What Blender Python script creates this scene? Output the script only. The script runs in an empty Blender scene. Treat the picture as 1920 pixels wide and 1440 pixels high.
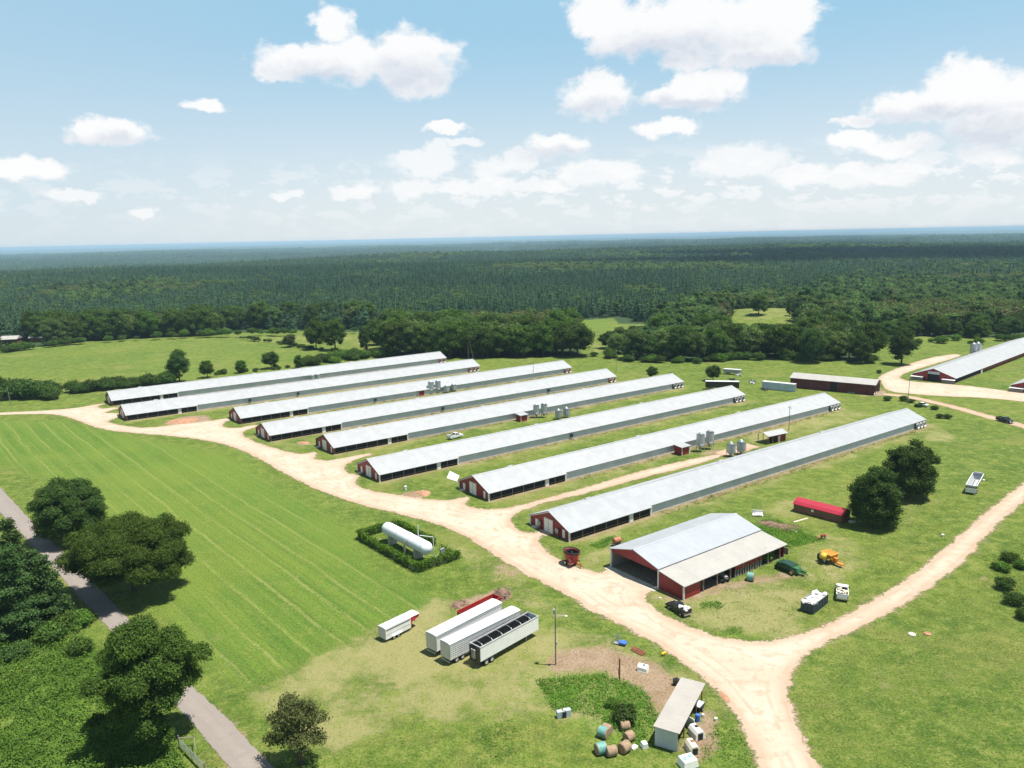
import bpy, math, random
import numpy as np
from math import sin, cos, pi, radians
random.seed(7); rng = np.random.default_rng(7)
S = bpy.context.scene
COL = S.collection

# ---------------------------------------------------------------- camera model
FPX, PITCH, ROLL, CAMH = 1462.0, radians(10.685), radians(1.2144), 60.0
FW = np.array([0, cos(PITCH), -sin(PITCH)]); RT = np.array([1., 0, 0]); UP = np.array([0, sin(PITCH), cos(PITCH)])
def raydir(px, py):
    x, y = px-960, 720-py
    c, s = cos(ROLL), sin(ROLL)
    X = x*c+y*s; Y = -x*s+y*c
    return FW+RT*X/FPX+UP*Y/FPX
def at(px, py, z=0.0):
    d = raydir(px, py); t = (z-CAMH)/d[2]
    return np.array([d[0]*t, d[1]*t])
def Zm(x0, y0, s):
    return lambda x, y: (x0+x*s, y0+y*s)

# ---------------------------------------------------------------- noise (numpy)
def vnoise(x, y, seed=0):
    x = np.asarray(x, float); y = np.asarray(y, float)
    xi = np.floor(x).astype(np.int64); yi = np.floor(y).astype(np.int64)
    fx = x-xi; fy = y-yi; fx = fx*fx*(3-2*fx); fy = fy*fy*(3-2*fy)
    def h(a, b):
        n = (a*374761393+b*668265263+seed*974711) & 0x7fffffff
        n = ((n ^ (n >> 13))*1274126177) & 0x7fffffff
        return ((n ^ (n >> 16)) & 0xffff)/65535.0
    return (h(xi, yi)*(1-fx)+h(xi+1, yi)*fx)*(1-fy)+(h(xi, yi+1)*(1-fx)+h(xi+1, yi+1)*fx)*fy
def fbm(x, y, seed=0, o=4):
    r = 0; a = .5
    for k in range(o):
        r = r+a*vnoise(np.asarray(x)*2**k, np.asarray(y)*2**k, seed+k*17); a *= .5
    return r/(1-.5**o)
def sstep(a, b, x):
    t = np.clip((np.asarray(x, float)-a)/(b-a), 0, 1); return t*t*(3-2*t)

HILL = at(1432, 594, -1)
def gz(x, y):
    x = np.asarray(x, float); y = np.asarray(y, float)
    d = np.hypot(x, y); a = x/np.maximum(y, 1)
    z = -9*sstep(430, 760, y)
    crest = np.interp(a, [-.9, -.66, -.33, 0., .25, .5], [1500, 1650, 2000, 2700, 3300, 3300])
    z = z + sstep(800, 1500, d)*np.interp(a, [-.7, -.2, .1, .5], [8, 6, 0, 0])
    drop = np.interp(a, [-.7, 0, .3, .7], [52, 46, 40, 40])
    z = z - drop*sstep(0, 1500, d-crest)
    z = z + sstep(700, 2000, y)*(fbm(x/900, y/700, 5, 3)-.5)*30*(1+sstep(3000, 9000, d))
    z = z + sstep(6000, 20000, d)*(fbm(x/5200, y/3500, 9, 3)-.5)*46
    z = z + 8.5*np.exp(-((x-HILL[0])**2+((y-HILL[1])/.8)**2)/62**2)
    return np.minimum(z, 42)

# ---------------------------------------------------------------- tagging
def tag(o, label=None, cat=None, group=None, kind=None):
    if label: o['label'] = label
    if cat: o['category'] = cat
    if group: o['group'] = group
    if kind: o['kind'] = kind
    return o
def empty(name, x, y, z=0.0, rz=0.0, label=None, cat=None, group=None):
    o = bpy.data.objects.new(name, None); COL.objects.link(o)
    o.location = (float(x), float(y), float(z)); o.rotation_euler = (0, 0, rz); o.empty_display_size = .5
    return tag(o, label, cat, group)
def copy_tree(o, parent=None):
    c = o.copy(); COL.objects.link(c)
    if parent: c.parent = parent
    for ch in o.children: copy_tree(ch, c)
    return c

# ---------------------------------------------------------------- mesh builder
class MB:
    def __init__(s): s.v = []; s.f = []; s.m = []; s.mi = 0
    def face(s, pts):
        n = len(s.v); s.v += [tuple(p) for p in pts]; s.f.append(tuple(range(n, n+len(pts)))); s.m.append(s.mi)
        return s
    def add(s, vs, fs):
        n = len(s.v); s.v += [tuple(p) for p in vs]
        for f in fs: s.f.append(tuple(i+n for i in f)); s.m.append(s.mi)
        return s
    def box(s, x, y, z, sx, sy, sz, rz=0.0):
        """centre x,y ; bottom z"""
        c, q = cos(rz), sin(rz); vs = []
        for dz in (0, sz):
            for dx, dy in ((-1, -1), (1, -1), (1, 1), (-1, 1)):
                a, b = dx*sx/2, dy*sy/2
                vs.append((x+a*c-b*q, y+a*q+b*c, z+dz))
        return s.add(vs, [(3, 2, 1, 0), (4, 5, 6, 7), (0, 1, 5, 4), (1, 2, 6, 5), (2, 3, 7, 6), (3, 0, 4, 7)])
    def hexa(s, b, t):
        return s.add(list(b)+list(t), [(3, 2, 1, 0), (4, 5, 6, 7), (0, 1, 5, 4), (1, 2, 6, 5), (2, 3, 7, 6), (3, 0, 4, 7)])
    def prism(s, prof, y0, y1, axis='y'):
        """profile of (a,z) extruded along y (or along x)"""
        n = len(prof)
        if axis == 'y': vs = [(a, y0, z) for a, z in prof]+[(a, y1, z) for a, z in prof]
        else: vs = [(y0, a, z) for a, z in prof]+[(y1, a, z) for a, z in prof]
        fs = [tuple(range(n))[::-1], tuple(range(n, 2*n))]+[(i, (i+1) % n, n+(i+1) % n, n+i) for i in range(n)]
        return s.add(vs, fs)
    def tube(s, pts, rad, n=8, cap=True):
        pts = [np.array(p, float) for p in pts]
        if not hasattr(rad, '__len__'): rad = [rad]*len(pts)
        vs = []; prev = None
        for i, p in enumerate(pts):
            t = pts[min(i+1, len(pts)-1)]-pts[max(i-1, 0)]; t = t/(np.linalg.norm(t)+1e-9)
            r = np.array([0, 0, 1.]) if abs(t[2]) < .9 else np.array([1., 0, 0])
            if prev is not None: r = prev
            a = np.cross(t, r); a /= np.linalg.norm(a)+1e-9; b = np.cross(t, a); prev = -b if False else r
            for k in range(n):
                th = 2*pi*k/n; vs.append(p+rad[i]*(a*cos(th)+b*sin(th)))
        fs = []
        for i in range(len(pts)-1):
            for k in range(n):
                fs.append((i*n+k, i*n+(k+1) % n, (i+1)*n+(k+1) % n, (i+1)*n+k))
        if cap: fs.append(tuple(range(n))[::-1]); fs.append(tuple((len(pts)-1)*n+k for k in range(n)))
        return s.add(vs, fs)
    def lathe(s, prof, n=16, c=(0, 0, 0), sx=1, sy=1, cap=False):
        vs = []; fs = []
        for r, z in prof:
            for k in range(n):
                th = 2*pi*k/n; vs.append((c[0]+r*cos(th)*sx, c[1]+r*sin(th)*sy, c[2]+z))
        for i in range(len(prof)-1):
            for k in range(n): fs.append((i*n+k, i*n+(k+1) % n, (i+1)*n+(k+1) % n, (i+1)*n+k))
        if cap: fs.append(tuple(range(n))[::-1]); fs.append(tuple((len(prof)-1)*n+k for k in range(n)))
        return s.add(vs, fs)
    def build(s, name, mats, parent=None, smooth=False, loc=None, bevel=0):
        me = bpy.data.meshes.new(name); me.from_pydata(s.v, [], s.f)
        mats = mats if isinstance(mats, (list, tuple)) else [mats]
        for m in mats: me.materials.append(m)
        if len(mats) > 1: me.polygons.foreach_set('material_index', s.m)
        if smooth: me.polygons.foreach_set('use_smooth', [True]*len(s.f))
        me.update()
        o = bpy.data.objects.new(name, me); COL.objects.link(o)
        if parent: o.parent = parent
        if loc is not None: o.location = loc
        if bevel:
            b = o.modifiers.new('bevel', 'BEVEL'); b.width = bevel; b.segments = 2; b.limit_method = 'ANGLE'
        return o
def npmesh(name, v, f, mats, attrs=None, smooth=False):
    """v Nx3, f MxK (K const)"""
    me = bpy.data.meshes.new(name); v = np.asarray(v, np.float32); f = np.asarray(f, np.int32)
    K = f.shape[1]; me.vertices.add(len(v)); me.loops.add(f.size); me.polygons.add(len(f))
    me.vertices.foreach_set('co', v.ravel()); me.loops.foreach_set('vertex_index', f.ravel())
    me.polygons.foreach_set('loop_start', np.arange(0, f.size, K, dtype=np.int32))
    me.polygons.foreach_set('loop_total', np.full(len(f), K, np.int32))
    if smooth: me.polygons.foreach_set('use_smooth', np.ones(len(f), bool))
    for m in (mats if isinstance(mats, (list, tuple)) else [mats]): me.materials.append(m)
    me.update(calc_edges=True)
    for k, (dom, typ, data) in (attrs or {}).items():
        a = me.attributes.new(k, typ, dom)
        a.data.foreach_set('color' if typ == 'FLOAT_COLOR' else ('vector' if typ == 'FLOAT_VECTOR' else 'value'), np.asarray(data, np.float32 if typ != 'INT' else np.int32).ravel())
    return me
def link(me, name, parent=None):
    o = bpy.data.objects.new(name, me); COL.objects.link(o)
    if parent: o.parent = parent
    return o

# ---------------------------------------------------------------- materials
class NT:
    def __init__(s, nt): s.nt = nt; s.N = nt.nodes; s.L = nt.links
    def n(s, t, **kw):
        o = s.N.new(t)
        for k, v in kw.items(): setattr(o, k, v)
        return o
    def set(s, sock, v):
        if isinstance(v, bpy.types.NodeSocket): s.L.new(v, sock)
        elif v is not None: sock.default_value = v
    def math(s, op, a, b=None, c=None, clamp=False):
        o = s.n('ShaderNodeMath', operation=op, use_clamp=clamp)
        s.set(o.inputs[0], a)
        if b is not None: s.set(o.inputs[1], b)
        if c is not None: s.set(o.inputs[2], c)
        return o.outputs[0]
    def noise(s, vec, scale, detail=3, rough=.55, dist=0.0, out='Fac'):
        o = s.n('ShaderNodeTexNoise'); s.set(o.inputs['Vector'], vec)
        o.inputs['Scale'].default_value = scale; o.inputs['Detail'].default_value = detail
        o.inputs['Roughness'].default_value = rough; o.inputs['Distortion'].default_value = dist
        return o.outputs[out]
    def ramp(s, fac, a, b, lo=0.0, hi=1.0):
        o = s.n('ShaderNodeMapRange', interpolation_type='SMOOTHSTEP'); s.set(o.inputs[0], fac)
        s.set(o.inputs[1], a); s.set(o.inputs[2], b); o.inputs[3].default_value = lo; o.inputs[4].default_value = hi
        return o.outputs[0]
    def mix(s, fac, a, b, mode='MIX'):
        o = s.n('ShaderNodeMix', data_type='RGBA', blend_type=mode)
        s.set(o.inputs[0], fac)
        for i, v in ((6, a), (7, b)):
            if isinstance(v, tuple) and len(v) == 3: v = v+(1,)
            s.set(o.inputs[i], v)
        return o.outputs[2]
    def vm(s, op, a, b=None, out=0):
        o = s.n('ShaderNodeVectorMath', operation=op); s.set(o.inputs[0], a)
        if b is not None: s.set(o.inputs[1], b)
        return o.outputs[out]
    def attr(s, name, out='Fac'):
        o = s.n('ShaderNodeAttribute', attribute_name=name); return o.outputs[out]
    def bump(s, h, strength=.5, dist=.1):
        o = s.n('ShaderNodeBump'); s.set(o.inputs['Height'], h); o.inputs['Strength'].default_value = strength
        o.inputs['Distance'].default_value = dist; return o.outputs[0]
def newmat(name):
    m = bpy.data.materials.new(name); m.use_nodes = True; m.node_tree.nodes.clear()
    t = NT(m.node_tree); t.out = t.n('ShaderNodeOutputMaterial'); return m, t
def pbr(t, col, rough=.6, metal=0.0, normal=None, spec=.5, alpha=None):
    b = t.n('ShaderNodeBsdfPrincipled')
    t.set(b.inputs['Base Color'], col+(1,) if isinstance(col, tuple) and len(col) == 3 else col)
    t.set(b.inputs['Roughness'], rough); b.inputs['Metallic'].default_value = metal
    b.inputs['Specular IOR Level'].default_value = spec
    if normal is not None: t.set(b.inputs['Normal'], normal)
    if alpha is not None: t.set(b.inputs['Alpha'], alpha)
    t.L.new(b.outputs[0], t.out.inputs[0]); return b
def simple(name, col, rough=.6, metal=0.0, var=.25, scale=1.5, spec=.4, dirt=None):
    m, t = newmat(name); co = t.n('ShaderNodeTexCoord').outputs['Object']
    n1 = t.noise(co, scale, 5, .65); f = t.ramp(n1, .3, .7)
    c = t.mix(f, tuple(x*(1-var) for x in col), tuple(min(1, x*(1+var*.6)) for x in col))
    if dirt: c = t.mix(t.ramp(t.noise(co, scale*.6, 6, .7), .5, .72, 0, .6), c, dirt)
    pbr(t, c, rough, metal, None, spec); return m
def ribbed(name, col, period, axis=0, rough=.5, metal=0.0, var=.12, depth=.3, dirt=None, seam=0, spec=.4, w=.25):
    """sheet with raised ribs across one object axis, weather streaks"""
    m, t = newmat(name); co = t.n('ShaderNodeTexCoord').outputs['Object']
    sx = t.n('ShaderNodeSeparateXYZ'); t.L.new(co, sx.inputs[0]); a = sx.outputs[axis]
    fr = t.math('FRACT', t.math('DIVIDE', a, period)); rib = t.ramp(t.math('ABSOLUTE', t.math('SUBTRACT', fr, .5)), 0, w, 1, 0)
    n1 = t.noise(co, .35, 5, .65); c = t.mix(t.ramp(n1, .35, .65), tuple(x*(1-var) for x in col), tuple(min(1, x*(1+var*.5)) for x in col)); c = t.mix(t.ramp(t.noise(co, 2.5, 5, .75), .5, .75, 0, .3), c, tuple(x*.8 for x in col))
    mp = t.n('ShaderNodeMapping'); t.L.new(co, mp.inputs[0]); sc = [.25, .25, .25]; sc[axis] = 2.2; mp.inputs['Scale'].default_value = sc
    n2 = t.noise(mp.outputs[0], 1.6, 4, .7)
    c = t.mix(t.ramp(n2, .45, .75, 0, .45), c, tuple(x*.78 for x in col) if not dirt else dirt)
    c = t.mix(t.math('MULTIPLY', rib, .12), c, tuple(x*.6 for x in col))
    if seam:
        fs = t.math('FRACT', t.math('DIVIDE', a, seam)); sm = t.ramp(t.math('ABSOLUTE', t.math('SUBTRACT', fs, .5)), 0, .02, 1, 0)
        c = t.mix(t.math('MULTIPLY', sm, .25), c, tuple(x*.6 for x in col))
    pbr(t, c, rough, metal, t.bump(rib, depth, .04), spec); return m

M = {}
M['roof'] = ribbed('galvanised roof sheet', (.345, .355, .365), .9, 0, .55, .0, .08, .4, (.265, .27, .275), 6.0)
M['roof_sheen_grey'] = ribbed('galvanised roof sheet greyed for sheen', (.33, .345, .36), .9, 0, .5, .0, .08, .4, (.255, .265, .275), 6.0)  # same sheet, base colour greyed to stand in for its angled sheen
M['roof_tan'] = ribbed('old pale roof sheet', (.355, .34, .315), .9, 0, .6, .0, .07, .35, (.31, .295, .27), 8.0)
M['roof_barn'] = ribbed('barn roof sheet', (.33, .35, .38), .9, 0, .5, .0, .05, .3, (.27, .285, .31), 7.0)
M['roof_far'] = ribbed('dull roof sheet', (.34, .345, .35), .9, 0, .5, .0, .08, .3, (.28, .285, .29), 6.0)
M['red'] = ribbed('red sheet cladding', (.23, .018, .022), .45, 1, .5, 0, .15, .4, (.15, .02, .02))
M['redx'] = ribbed('red sheet cladding along', (.25, .02, .024), .45, 0, .5, 0, .15, .4, (.16, .02, .02))
M['darkred'] = ribbed('weathered dark red boards', (.11, .022, .022), .3, 0, .7, 0, .25, .4, (.05, .015, .015))
M['redroof'] = ribbed('red metal roof', (.38, .022, .045), .45, 0, .45, 0, .1, .4)
M['white'] = simple('white paint', (.72, .71, .68), .55, 0, .12, 1.0, .4, (.5, .46, .4))
M['door'] = ribbed('white ribbed door', (.74, .72, .67), .35, 1, .55, 0, .08, .3, (.6, .57, .5))
M['curtain'] = ribbed('blue grey curtain wall', (.50, .56, .59), 1.1, 0, .6, 0, .10, .3, (.40, .46, .48))
M['black'] = simple('black curtain', (.012, .012, .013), .85, 0, .3)
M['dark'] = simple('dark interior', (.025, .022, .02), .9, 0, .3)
M['trim'] = simple('brown red trim', (.12, .035, .03), .6)
M['wood'] = simple('weathered wood', (.26, .19, .13), .8, 0, .35, 4)
M['greywood'] = simple('grey pole wood', (.24, .21, .18), .85, 0, .3, 5)
M['plank'] = ribbed('brown board siding', (.15, .075, .04), .3, 0, .8, 0, .3, .5, (.08, .045, .03))
M['conc'] = simple('pale concrete', (.52, .46, .39), .9, 0, .15, .8)
M['galv'] = ribbed('corrugated galvanised steel', (.46, .49, .51), .28, 2, .38, .55, .1, .5)
M['steel'] = simple('grey steel', (.35, .36, .37), .45, .5, .15, 3)
M['tire'] = simple('tyre rubber', (.02, .02, .02), .85, 0, .2, 5)
M['rim'] = simple('wheel rim', (.55, .55, .54), .4, .3)
M['tank'] = simple('white tank paint', (.68, .70, .72), .35, 0, .06, .6, .5)
M['alu'] = ribbed('ribbed aluminium', (.52, .53, .54), .5, 0, .4, .25, .06, .5, (.55, .56, .57))
M['alu_slat'] = None
M['trwhite'] = simple('white trailer paint', (.74, .74, .73), .4, 0, .05, 1, .5)
M['trroof'] = simple('chalky trailer roof', (.52, .53, .53), .6, 0, .05, .7, .3, (.42, .42, .41))
M['redp'] = simple('red paint', (.32, .025, .022), .45, 0, .2, 2, .5, (.2, .05, .03))
M['crimson'] = simple('crimson stripe', (.5, .02, .05), .4)
M['rust'] = simple('rusty iron', (.28, .10, .055), .8, 0, .35, 3)
M['blackp'] = simple('black car paint', (.012, .012, .014), .25, 0, .2, 2, .6)
M['carwhite'] = simple('white car paint', (.72, .72, .70), .3, 0, .06, 1, .5, (.55, .52, .46))
M['glass'] = simple('dark glass', (.02, .025, .03), .12, 0, .1, 1, .6)
M['chrome'] = simple('chrome', (.6, .6, .62), .25, .8, .05)
M['green'] = simple('dark green machine paint', (.010, .045, .026), .4, 0, .25, 2, .5)
M['lgreen'] = simple('leaf green machine paint', (.03, .12, .04), .45, 0, .2, 2, .5)
M['yellow'] = simple('yellow machine paint', (.62, .42, .04), .5, 0, .2, 2, .5)
M['orange'] = simple('orange machine paint', (.55, .19, .025), .5, 0, .2, 2, .5)
M['bag'] = simple('white bags and sheets', (.68, .67, .64), .7, 0, .35, 2.5)
M['navy'] = ribbed('dark blue grey steel', (.055, .07, .09), .7, 0, .55, .1, .2, .6)
M['teal'] = simple('pale teal bale wrap', (.13, .30, .27), .6, 0, .2, 3)
M['hay'] = simple('old hay', (.31, .215, .14), .95, 0, .35, 6)
M['cream'] = simple('cream plastic', (.72, .65, .5), .5, 0, .12, 1.5)
M['plastic'] = simple('white plastic', (.80, .79, .74), .45, 0, .08, 1.5)
M['blue'] = simple('blue plastic', (.05, .15, .5), .5)
M['skyblue'] = simple('pale blue grey box', (.42, .50, .56), .5, 0, .15, .6, .4, (.5, .5, .47))
M['mound'] = simple('bare orange clay', (.36, .19, .11), .95, 0, .3, 1.2)
M['brush'] = simple('brown brush', (.20, .125, .09), .95, 0, .4, 3)
M['lid'] = simple('teal lid', (.25, .5, .42), .5)
def slat_mat():
    m, t = newmat('punched aluminium side'); co = t.n('ShaderNodeTexCoord').outputs['Object']
    s = t.n('ShaderNodeSeparateXYZ'); t.L.new(co, s.inputs[0])
    fz = t.math('FRACT', t.math('DIVIDE', s.outputs[2], .30)); fx = t.math('FRACT', t.math('DIVIDE', s.outputs[0], .42))
    a = t.ramp(t.math('ABSOLUTE', t.math('SUBTRACT', fz, .5)), .12, .2, 1, 0); b = t.ramp(t.math('ABSOLUTE', t.math('SUBTRACT', fx, .5)), .36, .42, 1, 0)
    h = t.math('MULTIPLY', a, b); c = t.mix(h, (.72, .73, .74), (.16, .165, .17))
    c = t.mix(t.ramp(t.noise(co, .9, 4), .4, .7, 0, .35), c, (.42, .42, .42))
    pbr(t, c, .4, .2, t.bump(h, .4, .03)); return m
M['alu_slat'] = slat_mat()
def leaf_mat(name, dark, light, trans=.25, noise_s=.35):
    m, t = newmat(name)
    v = t.attr('v'); co = t.n('ShaderNodeTexCoord').outputs['Object']; ob = t.n('ShaderNodeObjectInfo').outputs['Random']
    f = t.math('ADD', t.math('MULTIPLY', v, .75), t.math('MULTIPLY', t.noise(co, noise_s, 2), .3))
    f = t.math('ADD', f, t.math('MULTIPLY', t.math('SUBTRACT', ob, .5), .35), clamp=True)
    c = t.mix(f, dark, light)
    hs = t.n('ShaderNodeHueSaturation'); t.L.new(c, hs.inputs['Color']); t.set(hs.inputs['Hue'], t.math('ADD', .485, t.math('MULTIPLY', ob, .03)))
    d = t.n('ShaderNodeBsdfDiffuse'); tr = t.n('ShaderNodeBsdfTranslucent'); mx = t.n('ShaderNodeMixShader'); mx.inputs[0].default_value = trans
    t.L.new(hs.outputs[0], d.inputs[0]); t.L.new(hs.outputs[0], tr.inputs[0]); t.L.new(d.outputs[0], mx.inputs[1]); t.L.new(tr.outputs[0], mx.inputs[2])
    t.L.new(mx.outputs[0], t.out.inputs[0]); return m
M['leaf'] = leaf_mat('broadleaf foliage', (.020, .046, .010), (.112, .185, .036))
M['leaf_dark'] = leaf_mat('dark foliage', (.018, .040, .012), (.095, .155, .038))
M['leaf_olive'] = leaf_mat('olive foliage', (.040, .055, .018), (.145, .170, .060))
M['leaf_bright'] = leaf_mat('bright foliage', (.040, .095, .014), (.15, .26, .045))
M['leaf_pine'] = leaf_mat('pine foliage', (.020, .048, .018), (.100, .165, .050))
M['bark'] = simple('bark', (.10, .075, .055), .95, 0, .35, 3)
M['leaf_moss'] = leaf_mat('pale mixed foliage', (.045, .085, .022), (.20, .27, .075))
M['leaf_deep'] = leaf_mat('deep pine foliage', (.010, .028, .014), (.050, .095, .042))
for k_, (a_, b_) in dict(wood_leaf=((.034, .070, .022), (.165, .245, .070)), wood_dark=((.020, .048, .020), (.095, .165, .055)), wood_olive=((.055, .070, .026), (.20, .22, .085)), wood_bright=((.050, .110, .030), (.19, .30, .085)), wood_pine=((.034, .080, .046), (.145, .240, .118)), wood_deep=((.020, .052, .032), (.085, .158, .085))).items(): M[k_] = leaf_mat(k_.replace('_', ' '), a_, b_, .35)  # leaf colours lifted toward blue to make up for the thin haze
M['leaf_weed'] = leaf_mat('fresh weeds', (.055, .125, .014), (.165, .30, .042), .3)
# ================================================================ polygons traced on the ground
def wpoly(pts, z=0.0): return np.array([at(*p, z) for p in pts])
def inside(P, poly):
    x, y = P[:, 0], P[:, 1]; r = np.zeros(len(P), bool); n = len(poly)
    for i in range(n):
        x1, y1 = poly[i]; x2, y2 = poly[(i+1) % n]
        if y1 == y2: continue
        c = ((y1 > y) != (y2 > y)) & (x < (x2-x1)*(y-y1)/(y2-y1)+x1); r ^= c
    return r
def sdist(P, poly, closed=True):
    """signed distance, positive inside"""
    d = np.full(len(P), 1e9); n = len(poly)
    for i in range(n if closed else n-1):
        a = poly[i]; b = poly[(i+1) % n]; ab = b-a; L = (ab@ab)+1e-12
        t = np.clip(((P-a)@ab)/L, 0, 1); q = P-a-t[:, None]*ab
        d = np.minimum(d, np.hypot(q[:, 0], q[:, 1]))
    if not closed: return d
    return np.where(inside(P, poly), d, -d)
def smooth_poly(poly, it=2, closed=True):
    for _ in range(it):
        q = []
        n = len(poly)
        for i in range(n if closed else n-1):
            a, b = poly[i], poly[(i+1) % n]; q += [a*.75+b*.25, a*.25+b*.75]
        if not closed: q = [poly[0]]+q+[poly[-1]]
        poly = np.array(q)
    return poly
z1 = Zm(180, 620, .28125); z2 = Zm(580, 640, .28125); z3 = Zm(980, 640, .22917); z4 = Zm(1380, 620, .28125)
z5 = Zm(640, 780, .23958); z6 = Zm(960, 820, .23958); z7 = Zm(1100, 920, .28125); z8 = Zm(640, 940, .23958)
w1 = Zm(980, 1160, .22917); w2 = Zm(1400, 820, .27083); w3 = Zm(0, 860, .4027)

ROAD_MAIN = [(-60, 780), (60, 776), (110, 777), (150, 790), (190, 806), (260, 813), (330, 818), (400, 828), (450, 842), (500, 868), (560, 903), (620, 928), (680, 948),
  (760, 966), (840, 990), (880, 1010), (930, 1043), (1000, 1085), (1060, 1112), (1100, 1142), (1160, 1170), (1210, 1196), (1270, 1233), (1330, 1282), (1372, 1330),
  (1402, 1385), (1425, 1440), (1440, 1500), (1555, 1500), (1535, 1440), (1518, 1405), (1500, 1370), (1485, 1330), (1479, 1295), (1487, 1258), (1510, 1230), (1560, 1200), (1640, 1165),
  (1700, 1130), (1760, 1090), (1802, 1060), (1850, 1004), (1900, 956), (1990, 885), (1990, 850), (1900, 920), (1850, 960), (1815, 990), (1765, 1035), (1700, 1086), (1640, 1123), (1570, 1162), (1500, 1190), (1440, 1203),
  (1400, 1203), (1350, 1197), (1300, 1178), (1255, 1160), (1222, 1138), (1208, 1115), (1222, 1110), (1232, 1104), (1148, 1062), (1126, 1076), (1104, 1068), (1078, 1062), (1046, 1049), (1024, 1033), (1009, 1018), (1014, 1003), (1034, 1004), (1040, 998), (1020, 990),
  (1000, 1000), (978, 998), (961, 985), (957, 972), (970, 962), (1003, 948), (1032, 940), (1113, 922), (1200, 897), (1283, 877), (1353, 857), (1353, 850), (1271, 866), (1200, 884), (1104, 912), (1008, 939), (975, 947),
  (939, 955), (903, 955), (868, 946), (884, 934), (876, 929), (862, 936), (827, 938), (796, 936), (736, 926), (700, 922), (671, 911), (664, 902), (676, 893), (668, 889), (655, 889), (645, 880), (648, 872), (664, 862),
  (700, 852), (697, 849), (655, 856), (628, 862), (604, 864), (586, 860), (596, 850), (588, 846), (572, 852), (546, 849), (517, 841), (475, 828), (452, 814), (461, 806), (486, 800), (480, 796), (455, 801), (433, 803), (416, 800), (421, 792), (437, 786), (430, 783),
  (391, 790), (320, 797), (276, 803), (236, 799), (204, 793), (204, 788), (228, 781), (222, 774), (196, 775), (205, 770), (226, 765), (216, 763), (190, 767), (180, 762), (200, 757), (192, 756), (150, 764), (100, 769), (0, 774), (-60, 775)]
ROAD_UPPER = [(1660, 733), (1652, 716), (1642, 708), (1682, 690), (1740, 671), (1792, 663), (1806, 667), (1765, 679), (1704, 697), (1683, 707), (1702, 715), (1762, 719), (1800, 722), (1846, 727), (1925, 738), (2010, 748), (2010, 762), (1925, 754), (1850, 746), (1760, 743), (1700, 738)]
ROAD_LANE = [(1645, 738), (1700, 743), (1745, 753), (1800, 766), (1850, 781), (1895, 792), (1960, 812), (2000, 822)]
PAVED_L = [(-120, 905), (0, 961), (60, 1020), (145, 1116), (177, 1148), (221, 1198), (350, 1345), (432, 1440), (470, 1490)]
PAVED_R = [(-120, 865), (0, 914), (80, 999), (177, 1092), (254, 1176), (362, 1289), (420, 1341), (513, 1440), (560, 1490)]
TRACK_E = [(1350, 853), (1385, 843), (1412, 834)]

def strip(pts, w):
    P = smooth_poly(wpoly(pts), 2, False); L = []; R = []
    for i in range(len(P)):
        t = P[min(i+1, len(P)-1)]-P[max(i-1, 0)]; t /= np.linalg.norm(t); n = np.array([-t[1], t[0]])
        L.append(P[i]+n*w/2); R.append(P[i]-n*w/2)
    return np.array(L+R[::-1])
PM = smooth_poly(wpoly(ROAD_MAIN), 2); PU = smooth_poly(wpoly(ROAD_UPPER), 2); PL = strip(ROAD_LANE, 4.2); PE = strip(TRACK_E, 5)
PP = np.array(list(wpoly(PAVED_L))+list(wpoly(PAVED_R))[::-1])

def sheet(name, poly, cell, grow, z, mat, kind='structure'):
    lo = poly.min(0)-grow-1; hi = poly.max(0)+grow+1
    nx = int((hi[0]-lo[0])/cell)+2; ny = int((hi[1]-lo[1])/cell)+2
    X, Y = np.meshgrid(lo[0]+np.arange(nx)*cell, lo[1]+np.arange(ny)*cell); P = np.stack([X.ravel(), Y.ravel()], 1)
    # coarse cull then exact distance
    d = np.full(len(P), -99.); 
    for k in range(0, len(P), 60000): d[k:k+60000] = sdist(P[k:k+60000], poly)
    keepv = (d > -grow); idx = np.arange(nx*ny).reshape(ny, nx)
    q = np.stack([idx[:-1, :-1], idx[:-1, 1:], idx[1:, 1:], idx[1:, :-1]], -1).reshape(-1, 4)
    q = q[keepv[q].any(1)]; u, inv = np.unique(q, return_inverse=True); f = inv.reshape(-1, 4)
    V = np.stack([P[u, 0], P[u, 1], np.full(len(u), z)], 1)
    me = npmesh(name, V, f, mat, {'d': ('POINT', 'FLOAT', d[u])}); o = link(me, name); o['kind'] = kind; return o

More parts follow.
